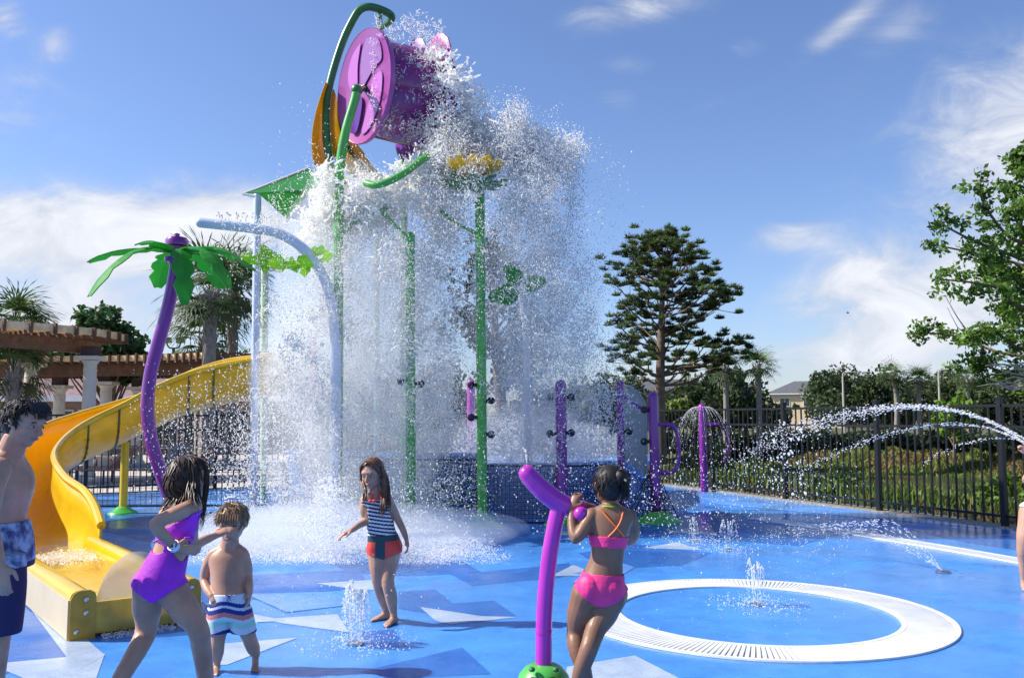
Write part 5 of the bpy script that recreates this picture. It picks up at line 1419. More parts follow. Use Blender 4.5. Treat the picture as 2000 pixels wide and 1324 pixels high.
    g = G(); q = A(447, 1163, -.1); g.tube([q+V(-.02, 0, .004), q, q+V(.022, -.002, .003)], .003, 6); g.tube([q, q+V(-.008, -.006, -.03)], .0025, 5); g.tube([q, q+V(.012, -.006, -.028)], .0025, 5); g.build('drawstring', M_n, t)
toddler()

# ---- girl in striped tankini
def striped_girl():
    Y = 6.75; A = lambda x, y, dy=0: at(x, y, Y+dy)
    base = A(755, 1207); base.z = 0
    t = thing('person', base, 'long haired girl in a navy and white striped tankini walking out of the splash', 'person', 'children playing on the splash pad')
    side = NV(1, .28, 0); fr = NV(-.28, -1, 0); g = G()
    hh = .222; c = A(727, 924); r, f, u = head(g, c, NV(-.30, -.86, -.30), V(-.05, 0, 1), hh)
    g.tube([A(731, 945, .02), A(735, 968, .03)], [.040, .046], 14)
    g.loft(seclist([(A(735, 960, .03), .045, .042), (A(735, 969, .03), .100, .050), (A(735, 980, .03), .122, .066), (A(738, 1003, .02), .108, .078), (A(744, 1030, .01), .092, .072), (A(749, 1050, .01), .106, .080), (A(752, 1067, .01), .120, .090), (A(752, 1080, .01), .108, .085)], side, fr), smooth=3)
    g.tube([A(757, 975, .03), A(767, 994, .05), A(779, 1018, .05), A(787, 1034, .02), A(793, 1050, -.01)], [.040, .034, .028, .025, .019], 12, smooth=4, dome=True)
    hand(g, A(793, 1050, -.01), NV(.25, -.1, -1), NV(-1, 0, 0), NV(-.1, -1, 0), .13, .3)
    g.tube([A(713, 976, .0), A(711, 996, -.02), A(715, 1016, -.03), A(700, 1026, -.10), A(686, 1036, -.16)], [.038, .034, .029, .025, .019], 12, smooth=4, dome=True)
    hand(g, A(686, 1036, -.16), NV(-.9, -.3, -.35), NV(0, .2, -1), NV(.2, -1, .2), .13, .3)
    g.tube([A(738, 1072, .0), A(738, 1100, -.02), A(738, 1130, -.03), A(745, 1160, .05), A(753, 1186, .13)], [.082, .068, .047, .044, .030], 14, smooth=4, dome=True)
    g.tube([A(763, 1072, .02), A(760, 1100, .0), A(757, 1133, -.06), A(764, 1165, -.04), A(768, 1192, -.01)], [.082, .070, .048, .046, .030], 14, smooth=4, dome=True)
    foot(g, V(*A(753, 1187, .14)[:2], .05), V(-.75, -.6, 0), .18); foot(g, V(*A(769, 1194, -.01)[:2], .05), V(-.45, -1, 0), .18)
    body = remesh_obj(g, 'body', SK2, t, .0045, 8)
    face(t, c, r, f, u, hh)
    rng = np.random.default_rng(8); g = G(); hair_cap(g, c, r, f, u, hh, 1.0)
    a_ = [c+(-r*.37+u*.15)*hh, c+(-r*.42-u*.2+f*.05)*hh, A(750, 965, -.05), A(748, 985, -.09), A(744, 1005, -.10)]
    b_ = [c+(r*.37+u*.15)*hh, c+(r*.40-u*.25+f*.05)*hh, A(712, 958, -.05), A(711, 980, -.06)]
    cc_ = [c+(-f*.4+u*.1)*hh, c+(-f*.42-u*.3)*hh, A(742, 962, .08), A(744, 985, .10)]
    a2 = [c+(-r*.36+u*.2)*hh, c+(-r*.40-u*.2-f*.1)*hh, A(756, 960, .0), A(757, 985, -.03), A(752, 1000, -.04)]
    strands(g, rng, [a_, a2], 46, .0075, .010); strands(g, rng, [b_], 22, .007, .009); strands(g, rng, [cc_], 26, .009, .016)
    # parted fringe
    for k in range(22):
        s = -1 if k % 2 else 1; q = rng.random(); g.tube([c+(r*.02*s+f*(.10+.2*q)+u*.50)*hh, c+(r*s*(.2+.05*q)+f*(.30-.1*q)+u*.36)*hh, c+(r*s*.355+f*(.18-.15*q)+u*.12)*hh, c+(r*s*.38+f*(.12-.1*q)-u*.15)*hh], [.02*hh, .028*hh, .026*hh, .02*hh], 6, smooth=3)
    g.build('hair', M_hairr, t)
    M_w = mat('suit_white', (.72, .72, .74), .6); M_n = mat('suit_navy', (.012, .018, .06), .5); M_t = mat('suit_teal', (.02, .06, .075), .5); M_r = mat('suit_coral', (.80, .07, .05), .5)
    ctr = lambda z: None
    zt, zb = A(735, 978).z, A(750, 1045).z; z2 = A(752, 1090).z
    xl, xr = A(706, 1000).x, A(775, 1000).x
    armA = ([A(767, 994, .05), A(779, 1018, .05), A(787, 1034, .02), A(793, 1050, -.01)], [.034, .028, .025, .019]); armB = ([A(711, 996, -.02), A(715, 1016, -.03), A(700, 1026, -.10), A(686, 1036, -.16)], [.034, .029, .025, .019])
    def near_torso(w):
        # distance from the spine line
        f_ = np.clip((A(735, 975).z-w[:, 2])/(A(735, 975).z-A(752, 1080).z), 0, 1); cx_ = A(735, 975).x+(A(752, 1080).x-A(735, 975).x)*f_
        return (np.abs(w[:, 0]-cx_) < .135)&(w[:, 1] > Y-.13)&(w[:, 1] < Y+.16)&clear_of(w, *armA)&clear_of(w, *armB)
    per = .026
    shell(body, 'tankini_top', [M_n, M_w], t, lambda w: near_torso(w)&(w[:, 2] < zt+.01)&(w[:, 2] > zb)&(~((w[:, 2] > zt-.05)&(np.abs(w[:, 0]-A(735, 980).x) > .10))), .006, .004, lambda p: ((p[2]-zb+.2*(p[0]-A(745, 1000).x))/per) % 1 > .5)
    shell(body, 'swim_bottom', [M_t, M_r], t, lambda w: near_torso(w)&(w[:, 2] <= zb+.004)&(w[:, 2] > z2+.35*np.abs(w[:, 0]-A(750, 1080).x)), .007, .004, lambda p: ((p[0] > A(754, 1065).x)|(p[0] < A(736, 1065).x))&(p[2] < A(750, 1056).z))
    g = G()
    for a, b in (((722, 980), (729, 962)), ((748, 980), (741, 962))): g.tube([A(*a, -.065), A((a[0]+b[0])/2, (a[1]+b[1])/2, -.07), A(*b, -.03)], .006, 6, smooth=3)
    q = A(727, 978, -.10)
    g.ell(q+V(-.014, 0, 0), (.016, .008, .011)); g.ell(q+V(.014, 0, 0), (.016, .008, .011)); g.build('strap', M_r, t)
striped_girl()

# ---- girl in purple swimsuit
def purple_girl():
    Y = 4.6; A = lambda x, y, dy=0: at(x, y, Y+dy)
    base = A(300, 1400); base.z = 0
    t = thing('person', base, 'girl with long wet dark hair in a bright purple swimsuit striding past the slide exit', 'person', 'children playing on the splash pad')
    side = NV(.80, -.60, 0); fr = NV(.60, .80, 0); g = G()
    hh = .222; c = A(370, 934, .02); r, f, u = head(g, c, NV(.85, .42, -.10), V(-.06, 0, 1), hh)
    g.tube([A(362, 955, .0), A(352, 985, .0)], [.042, .050], 14)
    side_t = NV(.92, -.38, .22)
    g.loft([(A(354, 974), side_t, .05, fr, .045), (A(352, 984), side_t, .105, fr, .055), (A(350, 1000), side_t, .118, fr, .070), (A(346, 1030), side, .108, fr, .085), (A(338, 1062), side, .095, fr, .080), (A(326, 1092), side, .108, fr, .090), (A(314, 1125), side, .122, fr, .105), (A(311, 1148), side, .118, fr, .105), (A(312, 1168), side, .10, fr, .09)], smooth=3)
    g.ell(A(296, 1132, -.0), (.066, .074, .085)); g.ell(A(319, 1138, -.04), (.066, .074, .085))
    # near arm bent, hand in front of the waist
    g.tube([A(378, 990, -.09), A(350, 1000, -.17), A(306, 1022, -.22), A(318, 1044, -.20), A(343, 1068, -.12)], [.044, .038, .032, .029, .021], 14, smooth=4, dome=True)
    g.ell(A(304, 1022, -.22), .030)
    hand(g, A(345, 1069, -.12), NV(.95, .2, -.18), NV(.1, .9, -.1), NV(.2, .1, 1), .145, .42)
    # far arm reaching to the boy
    g.tube([A(372, 992, .12), A(374, 1025, .22), A(378, 1062, .32), A(400, 1054, .48), A(420, 1046, .62)], [.042, .036, .031, .026, .020], 14, smooth=4, dome=True)
    hand(g, A(419, 1046, .62), NV(.9, .32, .42), NV(.1, .6, -.8), NV(-.1, .9, .5), .14, .30)
    # legs striding
    g.tube([A(292, 1140), A(288, 1180, .02), A(286, 1228, .05), A(272, 1262, .0), A(244, 1310, -.08), A(212, 1362, -.16)], [.084, .074, .054, .050, .043, .031], 16, smooth=4, dome=True)
    g.tube([A(330, 1145), A(358, 1185, -.02), A(386, 1226, -.04), A(393, 1262, .0), A(400, 1310, .04), A(407, 1376, .08)], [.086, .074, .054, .049, .043, .031], 16, smooth=4, dome=True)
    foot(g, V(*A(212, 1366, -.16)[:2], .065), V(.9, .3, 0), .2); foot(g, V(*A(408, 1380, .08)[:2], .06), V(.9, .35, 0), .2)
    body = remesh_obj(g, 'body', SK1, t, .0048, 8)
    face(t, c, r, f, u, hh)
    rng = np.random.default_rng(9); g = G(); hair_cap(g, c, r, f, u, hh, 1.0, low=.05)
    b1 = [c+(-f*.36+u*.25)*hh, c+(-f*.46-u*.1)*hh, A(342, 968, .0), A(333, 985, -.02), A(325, 1000, -.03), A(319, 1018, -.02)]
    b2 = [c+(-f*.2-r*.0+u*.4)*hh, c+(-f*.40-u*.2+r*.2)*hh, A(352, 972, -.07), A(343, 990, -.10), A(336, 1008, -.10)]
    b3 = [c+(r*.36+u*.25)*hh, c+(r*.40-u*.05+f*.05)*hh, A(378, 965, -.10), A(382, 985, -.12)]
    b4 = [c+(f*.18+u*.46)*hh, c+(f*.32+r*.22+u*.15)*hh, c+(f*.36+r*.25-u*.25)*hh, A(398, 985, -.02), A(395, 1010, -.02), A(387, 1035, .0)]
    strands(g, rng, [b1, b2], 75, .0085, .014); strands(g, rng, [b3], 38, .008, .012); strands(g, rng, [b4], 13, .0055, .006)
    locks(g, rng, c, r, f, u, hh, 90, .34, .028, lambda v: v[2] > -.5 and v[1] < .5, .8, .02)
    g.build('hair', M_hairb, t)
    M_s = mat('suit_purple', (.46, .022, .56), .55, var=.30, vscale=7, bump=.22, bscale=22)
    def keep(w):
        x, y, z = w[:, 0], w[:, 1], w[:, 2]
        ztop = A(345, 1022).z; zl = A(312, 1160).z; cx_ = np.interp(z, [A(312, 1168).z, A(326, 1092).z, A(346, 1030).z, A(350, 1000).z], [A(312, 1168).x, A(326, 1092).x, A(346, 1030).x, A(352, 1000).x])
        tor = (np.abs(x-cx_) < .165)&(y > Y-.16)&(y < Y+.2)&clear_of(w, [A(350, 1000, -.17), A(306, 1022, -.22), A(318, 1044, -.20), A(343, 1068, -.12), A(372, 1080, -.08)], [.040, .034, .032, .036, .062], .012)&clear_of(w, [A(373, 1008, .17), A(374, 1025, .22), A(378, 1062, .32), A(400, 1054, .48)], [.04, .040, .036, .03])
        low = zl+.62*np.abs(x-A(312, 1160).x)-.03
        cut = (np.hypot((x-A(316, 1066).x)/.045, (z-A(316, 1066).z)/.026) < 1)
        return tor&(z < ztop+.10*(x-A(345, 1022).x)/.1*.5)&(z > low)&(~cut)
    shell(body, 'swimsuit', M_s, t, keep, .006, .004)
    g = G()
    g.tube([A(385, 1022, .02), A(384, 1000, -.06), A(376, 982, -.05), A(362, 990, -.06), A(346, 1022, -.075)], .005, 6, smooth=4)
    g.tube([A(300, 1058, -.085), A(318, 1052, -.10), A(338, 1060, -.09)], .005, 6, smooth=3)
    g.build('strap', M_s, t)
    # wristwatch
    w0 = A(340, 1066, -.13); d = (A(345, 1069, -.12)-A(325, 1050, -.19)).normalized()
    wt = G(); pts = []
    a_ = d.orthogonal().normalized(); b_ = d.cross(a_)
    wt.rings([[w0+d*o+(a_*math.cos(q*.3927)+b_*math.sin(q*.3927))*rr_ for q in range(16)] for o, rr_ in ((-.011, .026), (-.011, .0295), (.011, .0295), (.011, .026))], closed=True)
    wt.box(w0+V(0, -.030, .006), (.028, .012, .026)); o = wt.build('watch_strap', mat('watch_white', (.72, .74, .76), .4), None, base=w0)
    mark(o, 'white wristwatch with a small dark face on the wrist of the girl in purple', 'watch')
    g = G(); g.box(w0+V(0, -.0375, .006), (.018, .003, .016)); g.build('watch_face', M_black, o)
purple_girl()

# ---- girl in pink bikini, seen from behind, holding the cannon
def pink_girl():
    Y = 4.98; A = lambda x, y, dy=0: at(x, y, Y+dy)
    base = A(1145, 1345); base.z = 0
    t = thing('person', base, 'girl in a hot pink bikini seen from behind, aiming the magenta cannon', 'person', 'children playing on the splash pad')
    side = NV(1, -.10, -.02); fr = NV(.10, 1, 0); g = G()
    hh = .222; c = A(1188, 948, .02); r, f, u = head(g, c, NV(-.35, .93, .0), V(.03, 0, 1), hh)
    g.tube([A(1192, 968, .01), A(1193, 998, .01)], [.042, .050], 14)
    g.loft(seclist([(A(1193, 984), .05, .045), (A(1193, 996), .108, .056), (A(1192, 1012), .126, .072), (A(1189, 1042), .108, .082), (A(1187, 1078), .090, .078), (A(1181, 1105), .098, .085), (A(1174, 1140), .122, .105), (A(1172, 1162), .120, .105), (A(1170, 1180), .10, .09)], side, fr), smooth=3)
    g.ell(A(1152, 1148, -.035), (.068, .075, .080)); g.ell(A(1194, 1150, -.035), (.068, .075, .080))
    g.tube([A(1157, 1006, .0), A(1142, 1030, -.03), A(1125, 1050, -.05), A(1118, 1025, .0), A(1118, 990, .04)], [.044, .038, .031, .029, .021], 14, smooth=4, dome=True)
    g.ell(A(1124, 1052, -.05), .029)
    hand(g, A(1118, 990, .035), NV(.35, .25, .9), NV(.5, .85, -.1), NV(.9, -.3, 0), .135, .62)
    g.tube([A(1229, 1008, .02), A(1238, 1040, .12), A(1225, 1055, .22), A(1185, 1020, .24), A(1158, 990, .14)], [.043, .037, .031, .027, .021], 14, smooth=4, dome=True)
    hand(g, A(1160, 991, .13), NV(-.9, -.15, .35), NV(-.3, -.3, -.8), NV(-.2, -.9, .3), .135, .55)
    g.tube([A(1148, 1160), A(1135, 1195, .02), A(1126, 1235, .04), A(1126, 1262, .0), A(1138, 1300, -.03), A(1150, 1338, -.02)], [.092, .078, .054, .050, .044, .030], 16, smooth=4, dome=True)
    g.tube([A(1194, 1160), A(1180, 1195, -.01), A(1162, 1232, -.06), A(1152, 1262, -.12), A(1138, 1300, -.13), A(1124, 1340, -.12)], [.092, .078, .055, .050, .045, .030], 16, smooth=4, dome=True)
    foot(g, V(*A(1152, 1340, -.02)[:2], .06), V(-.3, 1, 0), .19); foot(g, V(*A(1124, 1343, -.12)[:2], .06), V(-.5, .9, 0), .19)
    body = remesh_obj(g, 'body', SK3, t, .0048, 8)
    face(t, c, r, f, u, hh, brow=M_hairk)
    rng = np.random.default_rng(10); g = G(); hair_cap(g, c, r, f, u, hh, 1.0, low=-.02)
    locks(g, rng, c, r, f, u, hh, 90, .34, .020, lambda v: v[1] < .35 and v[2] > -.45, .7, .006, .375)
    bun = A(1213, 932, -.06); g.ell(bun, (.040, .036, .042))
    for k in range(30):
        a = rng.random()*6.28; e = bun+V(math.cos(a)*.045+.006, rng.normal()*.02, math.sin(a)*.045); g.tube([bun, bun.lerp(e, .6)+V(*(rng.normal(size=3)*.01)), e], [.012, .010, .002], 6, smooth=3)
    tail = [bun, A(1222, 945, -.08), A(1222, 962, -.07), A(1218, 976, -.07)]; strands(g, rng, [tail], 26, .008, .010)
    g.build('hair', M_hairk, t)
    M_p = mat('bikini_pink', (.90, .045, .22), .55, var=.22, vscale=9, bump=.22, bscale=22); M_o = mat('strap_orange', (.90, .20, .04), .5)
    cx_ = lambda z: np.interp(z, [A(1170, 1180).z, A(1187, 1078).z, A(1192, 1000).z], [A(1170, 1180).x, A(1187, 1078).x, A(1192, 1000).x])
    tor = lambda w: (np.abs(w[:, 0]-cx_(w[:, 2])) < .148)&(w[:, 1] > Y-.15)&(w[:, 1] < Y+.13)
    shell(body, 'bikini_top', M_p, t, lambda w: tor(w)&(np.abs(w[:, 0]-cx_(w[:, 2])) < .118)&(w[:, 2] < A(1190, 1044).z-.06*(w[:, 0]-A(1190, 1044).x))&(w[:, 2] > A(1190, 1067).z-.06*(w[:, 0]-A(1190, 1067).x)), .006, .004)
    shell(body, 'bikini_bottom', M_p, t, lambda w: tor(w)&(w[:, 2] < A(1175, 1117).z-.06*(w[:, 0]-A(1175, 1117).x))&(w[:, 2] > A(1176, 1178).z+4.2*(w[:, 0]-A(1176, 1178).x)**2), .007, .005)
    g = G()
    g.tube([A(1172, 993, -.055), A(1190, 1014, -.080), A(1207, 1033, -.088), A(1219, 1048, -.075)], .0050, 6, smooth=4)
    g.tube([A(1217, 1000, -.055), A(1212, 1018, -.080), A(1202, 1034, -.092), A(1188, 1048, -.095)], .0050, 6, smooth=4)
    g.build('strap', M_o, t)
    g = G(); g.tube([A(1176, 988, -.03), A(1192, 989, -.055), A(1208, 988, -.03)], .004, 6, smooth=3); g.build('neck_tie', M_lime, t)
    g = G(); g.tube([A(1173, 975, .04)+V(math.cos(q)*.011, 0, math.sin(q)*.011) for q in [k*.6283 for k in range(10)]], .0018, 6, closed=True, cap=False); g.build('earring', M_bolt, t)
pink_girl()

# ---- teenage boy at the left edge
def teen():
    Y = 4.35; A = lambda x, y, dy=0: at(x, y, Y+dy)
    base = A(0, 1420); base.z = 0
    t = thing('person', base, 'dark haired shirtless teenage boy in blue patterned swim shorts at the left edge, in profile', 'person', 'children playing on the splash pad')
    fr = NV(1, -.12, 0); side = NV(.12, 1, 0); g = G()
    hh = .225; c = A(48, 826); r, f, u = head(g, c, NV(.93, -.22, -.30), V(.22, 0, 1), hh)
    g.tube([A(34, 850), A(18, 890)], [.056, .064], 14)
    g.loft(seclist([(A(18, 878), .05, .06), (A(8, 900), .135, .075), (A(8, 925), .175, .098), (A(8, 955), .165, .115), (A(4, 990), .145, .100), (A(0, 1020), .140, .096), (A(-2, 1050), .155, .108), (A(-2, 1085), .15, .11)], side, fr), smooth=3)
    g.tube([A(-2, 915, -.19), A(-14, 960, -.26), A(-20, 1010, -.31), A(-12, 1060, -.33), A(2, 1108, -.33)], [.056, .046, .037, .034, .024], 14, smooth=4, dome=True)
    hand(g, A(2, 1106, -.33), NV(.12, 0, -1), NV(-.3, 1, 0), NV(1, 0, 0), .165, .35)
    g.tube([A(-2, 915, .17), A(-14, 960, .22), A(-22, 1010, .22), A(-16, 1060, .2), A(-6, 1108, .18)], [.056, .046, .037, .034, .024], 14, smooth=4, dome=True)
    hand(g, A(-6, 1106, .18), NV(.1, 0, -1), NV(.3, -1, 0), NV(1, 0, 0), .165, .35)
    for dy, x in ((-.09, 0), (.10, -16)):
        g.tube([A(x-4, 1120, dy), A(x-2, 1165, dy), A(x-6, 1238, dy), A(x-14, 1310, dy), A(x-20, 1392, dy)], [.082, .080, .060, .056, .036], 14, smooth=4, dome=True)
        foot(g, V(*A(x-20, 1398, dy)[:2], .07), V(1, -.1, 0), .25)
    remesh_obj(g, 'body', SK1, t, .005, 7)
    face(t, c, r, f, u, hh, brow=M_hairk)
    rng = np.random.default_rng(12); g = G(); hair_cap(g, c, r, f, u, hh, .98, front=-.02)
    locks(g, rng, c, r, f, u, hh, 200, .20, .030, lambda v: v[2] > -.35 and (v[1] < .35 or v[2] > .5), .35, .025)
    for k in range(14):
        x = -.28+.04*k; g.tube([c+(r*x+f*.10+u*.48)*hh, c+(r*x+f*.23+u*.42)*hh, c+(r*x*1.1+f*.33+u*.31)*hh], [.04*hh, .030*hh, .006*hh], 6, smooth=3)
    g.build('hair', M_hairk, t)
    g = G()
    g.loft(seclist([(A(0, 1018), .162, .110), (A(-1, 1050), .185, .124), (A(-2, 1090), .20, .128), (A(-2, 1110), .20, .12)], side, fr), smooth=3)
    for dy, x in ((-.09, 2), (.09, -12)):
        g.loft(seclist([(A(x-4, 1080, dy), .10, .12), (A(x-2, 1140, dy), .10, .118), (A(x-4, 1200, dy), .10, .108), (A(x-7, 1236, dy), .10, .102)], side, fr), smooth=3)
    sh = remesh_obj(g, 'swim_shorts', [], t, .006, 2); sh.data.materials.clear()
    mt = bpy.data.materials.new('shorts_pattern'); mt.use_nodes = True; nt = mt.node_tree; N = nt.nodes; L = nt.links
    tc = N.new('ShaderNodeTexCoord'); nz = N.new('ShaderNodeTexNoise'); nz.inputs['Scale'].default_value = 14; nz.inputs['Detail'].default_value = 4; L.new(tc.outputs['Object'], nz.inputs[0])
    rp_ = N.new('ShaderNodeValToRGB'); rp_.color_ramp.elements[0].position = .42; rp_.color_ramp.elements[0].color = (.03, .05, .16, 1); rp_.color_ramp.elements[1].position = .60; rp_.color_ramp.elements[1].color = (.35, .45, .62, 1)
    L.new(nz.outputs['Fac'], rp_.inputs[0]); L.new(rp_.outputs[0], N['Principled BSDF'].inputs['Base Color']); N['Principled BSDF'].inputs['Roughness'].default_value = .7
    sh.data.materials.append(mt); sh.data.materials.append(mat('shorts_navy', (.018, .014, .07), .7))
    o0 = wloc(sh); zz = A(0, 1105).z
    for p in sh.data.polygons: p.material_index = 1 if p.center.z+o0.z < zz+.02*math.sin(p.center.x*20) else 0
teen()

# ---- person at the right edge
def edge_person():
    Y = 8.1; A = lambda x, y, dy=0: at(x, y, Y+dy)
    base = A(2012, 1140); base.z = 0
    t = thing('person', base, 'child in pale mint swimwear cut off by the right edge of the picture', 'person', 'children playing on the splash pad')
    fr = NV(-1, -.15, 0); side = NV(-.15, 1, 0); g = G(); hh = .22; c = A(2040, 832); r, f, u = head(g, c, NV(-.9, -.2, -.1), V(0, 0, 1), hh)
    g.tube([A(2042, 855), A(2040, 880)], [.042, .05], 12)
    g.loft(seclist([(A(2040, 872), .06, .05), (A(2038, 885), .13, .065), (A(2036, 920), .125, .085), (A(2034, 955), .11, .08), (A(2030, 990), .13, .10), (A(2030, 1010), .12, .10)], side, fr), smooth=3)
    g.tube([A(2036, 892, -.14), A(2018, 915, -.18), A(2002, 938, -.17), A(2012, 915, -.2), A(2006, 885, -.2)], [.042, .036, .03, .028, .02], 12, smooth=4, dome=True)
    hand(g, A(2006, 885, -.2), NV(-.5, 0, .85), NV(-.8, .3, 0), NV(0, -1, 0), .13, .6)
    g.tube([A(2036, 892, .14), A(2020, 920, .18), A(2008, 940, .17), A(2010, 910, .1), A(2005, 885, 0)], [.042, .036, .03, .028, .02], 12, smooth=4, dome=True)
    hand(g, A(2005, 885, 0), NV(-.5, 0, .85), NV(-.8, -.3, 0), NV(0, 1, 0), .13, .6)
    g.tube([A(2012, 1000, -.08), A(2004, 1040, -.1), A(1998, 1070, -.1), A(2001, 1100, -.06), A(2000, 1128, -.03)], [.09, .075, .052, .05, .032], 14, smooth=4, dome=True)
    g.tube([A(2036, 1000, .08), A(2040, 1040, .1), A(2042, 1070, .1), A(2044, 1100, .12), A(2048, 1124, .14)], [.09, .075, .052, .05, .032], 14, smooth=4, dome=True)
    foot(g, V(*A(2000, 1130, -.03)[:2], .055), V(-.35, -.9, 0), .19); foot(g, V(*A(2048, 1124, .14)[:2], .055), V(-.9, -.2, 0), .19)
    body = remesh_obj(g, 'body', SK2, t, .006, 3); face(t, c, r, f, u, hh)
    rng = np.random.default_rng(13); g = G(); hair_cap(g, c, r, f, u, hh); locks(g, rng, c, r, f, u, hh, 80, .3, .03, lambda v: v[1] < .4, .5, .03); g.build('hair', M_hairb, t)
    M_mi = mat('mint_cloth', (.55, .80, .66), .6)
    shell(body, 'swim_bottom', M_mi, t, lambda w: (w[:, 2] < A(2020, 968).z)&(w[:, 2] > A(2020, 988).z)&(np.abs(w[:, 1]-Y) < .22), .012, .006)
edge_person()
# ---------------------------------------------------------------- water
M_drop = bpy.data.materials.new('water_drops'); M_drop.use_nodes = True
def _dm():
    nt = M_drop.node_tree; N = nt.nodes; L = nt.links; b = N['Principled BSDF']; out = N['Material Output']
    b.inputs['Base Color'].default_value = (1.0, .99, .972, 1); b.inputs['Roughness'].default_value = .15; b.inputs['IOR'].default_value = 1.33
    tr = N.new('ShaderNodeBsdfTranslucent'); tr.inputs[0].default_value = (1.0, .99, .972, 1)
    m = N.new('ShaderNodeMixShader'); m.inputs[0].default_value = .68; L.new(b.outputs[0], m.inputs[1]); L.new(tr.outputs[0], m.inputs[2]); tp = N.new('ShaderNodeBsdfTransparent'); m2 = N.new('ShaderNodeMixShader'); m2.inputs[0].default_value = 0.08; L.new(m.outputs[0], m2.inputs[1]); L.new(tp.outputs[0], m2.inputs[2]); L.new(m2.outputs[0], out.inputs[0])
_dm()
M_foam = bpy.data.materials.new('water_foam'); M_foam.use_nodes = True
def _fm():
    nt = M_foam.node_tree; N = nt.nodes; L = nt.links; b = N['Principled BSDF']; out = N['Material Output']
    b.inputs['Base Color'].default_value = (1.0, .99, .972, 1); b.inputs['Roughness'].default_value = .18; b.inputs['IOR'].default_value = 1.33
    tr = N.new('ShaderNodeBsdfTranslucent'); tr.inputs[0].default_value = (1.0, .99, .972, 1); gl = N.new('ShaderNodeBsdfTransparent')
    m = N.new('ShaderNodeMixShader'); m.inputs[0].default_value = .68; m2 = N.new('ShaderNodeMixShader'); m2.inputs[0].default_value = 0.08
    L.new(b.outputs[0], m.inputs[1]); L.new(tr.outputs[0], m.inputs[2]); L.new(m.outputs[0], m2.inputs[1]); L.new(gl.outputs[0], m2.inputs[2]); L.new(m2.outputs[0], out.inputs[0])
_fm()
M_clearw = mat('clear_water', (.95, .97, 1.0), .03, trans=.9, ior=1.33)

# noise lattice
_NG = np.random.default_rng(99).random((32, 32, 32)).astype('f')
def vnoise(p):
    i = np.floor(p).astype(int); f = p-i; f = f*f*(3-2*f); out = 0
    for dx in (0, 1):
        for dy in (0, 1):
            for dz in (0, 1):
                w = (f[:, 0] if dx else 1-f[:, 0])*(f[:, 1] if dy else 1-f[:, 1])*(f[:, 2] if dz else 1-f[:, 2])
                out = out+w*_NG[(i[:, 0]+dx) % 32, (i[:, 1]+dy) % 32, (i[:, 2]+dz) % 32]
    return out
def fbm(p, o=4):
    s = 0; a = .5; t = 0
    for k in range(o): s = s+a*vnoise(p*2**k+k*7.3); t += a; a *= .55
    return s/t
OCT_V = np.array([(1, 0, 0), (-1, 0, 0), (0, 1, 0), (0, -1, 0), (0, 0, 1), (0, 0, -1)], 'f')
OCT_F = np.array([(0, 2, 4), (2, 1, 4), (1, 3, 4), (3, 0, 4), (2, 0, 5), (1, 2, 5), (3, 1, 5), (0, 3, 5)], 'i')
TET_V = np.array([(1, 1, 1), (-1, -1, 1), (-1, 1, -1), (1, -1, -1)], 'f')*.8
TET_F = np.array([(0, 2, 1), (0, 1, 3), (0, 3, 2), (1, 2, 3)], 'i')
def ico():
    bm = bmesh.new(); bmesh.ops.create_icosphere(bm, subdivisions=2, radius=1); v = np.array([q.co[:] for q in bm.verts], 'f'); f = np.array([[q.index for q in x.verts] for x in bm.faces], 'i'); bm.free(); return v, f
ICO_V, ICO_F = ico()
def drops_mesh(name, C, Rr, S=None, D=None, tmpl='oct', mats=None, base=(0, 0, 0), parent=None, smooth=True):
    """one mesh of many droplets; S = stretch factor along direction D"""
    TV, TF = {'oct': (OCT_V, OCT_F), 'tet': (TET_V, TET_F), 'ico': (ICO_V, ICO_F)}[tmpl]
    C = np.asarray(C, 'f'); n = len(C); Rr = np.broadcast_to(np.asarray(Rr, 'f'), (n,))
    if D is None: D = np.tile(np.array([0, 0, 1.0], 'f'), (n, 1))
    D = D/np.linalg.norm(D, axis=1)[:, None]
    a = RNG.normal(size=(n, 3)); a -= D*(a*D).sum(1)[:, None]; a /= np.linalg.norm(a, axis=1)[:, None]; b = np.cross(D, a)
    S = np.ones(n) if S is None else S
    M = np.stack([a*Rr[:, None], b*Rr[:, None], D*(Rr*S)[:, None]], 1).astype('f')   # rows
    if parent is not None: base = wloc(parent)
    vts = (np.einsum('tk,nkj->ntj', TV, M)+(C-np.array(base, 'f'))[:, None, :]).reshape(-1, 3)
    k = len(TV); fc = (TF[None]+(np.arange(n)*k)[:, None, None]).reshape(-1).astype('i'); nf = n*len(TF)
    me = bpy.data.meshes.new(name); me.vertices.add(len(vts)); me.vertices.foreach_set('co', vts.ravel())
    me.loops.add(nf*3); me.loops.foreach_set('vertex_index', fc); me.polygons.add(nf); me.polygons.foreach_set('loop_start', np.arange(0, nf*3, 3, dtype='i'))
    if smooth: me.polygons.foreach_set('use_smooth', np.ones(nf, bool))
    me.materials.append(mats or M_drop); me.update(calc_edges=True)
    ob = bpy.data.objects.new(name, me); COL.objects.link(ob)
    if parent is not None: ob.parent = parent
    else: ob.location = [float(q) for q in base]
    return ob
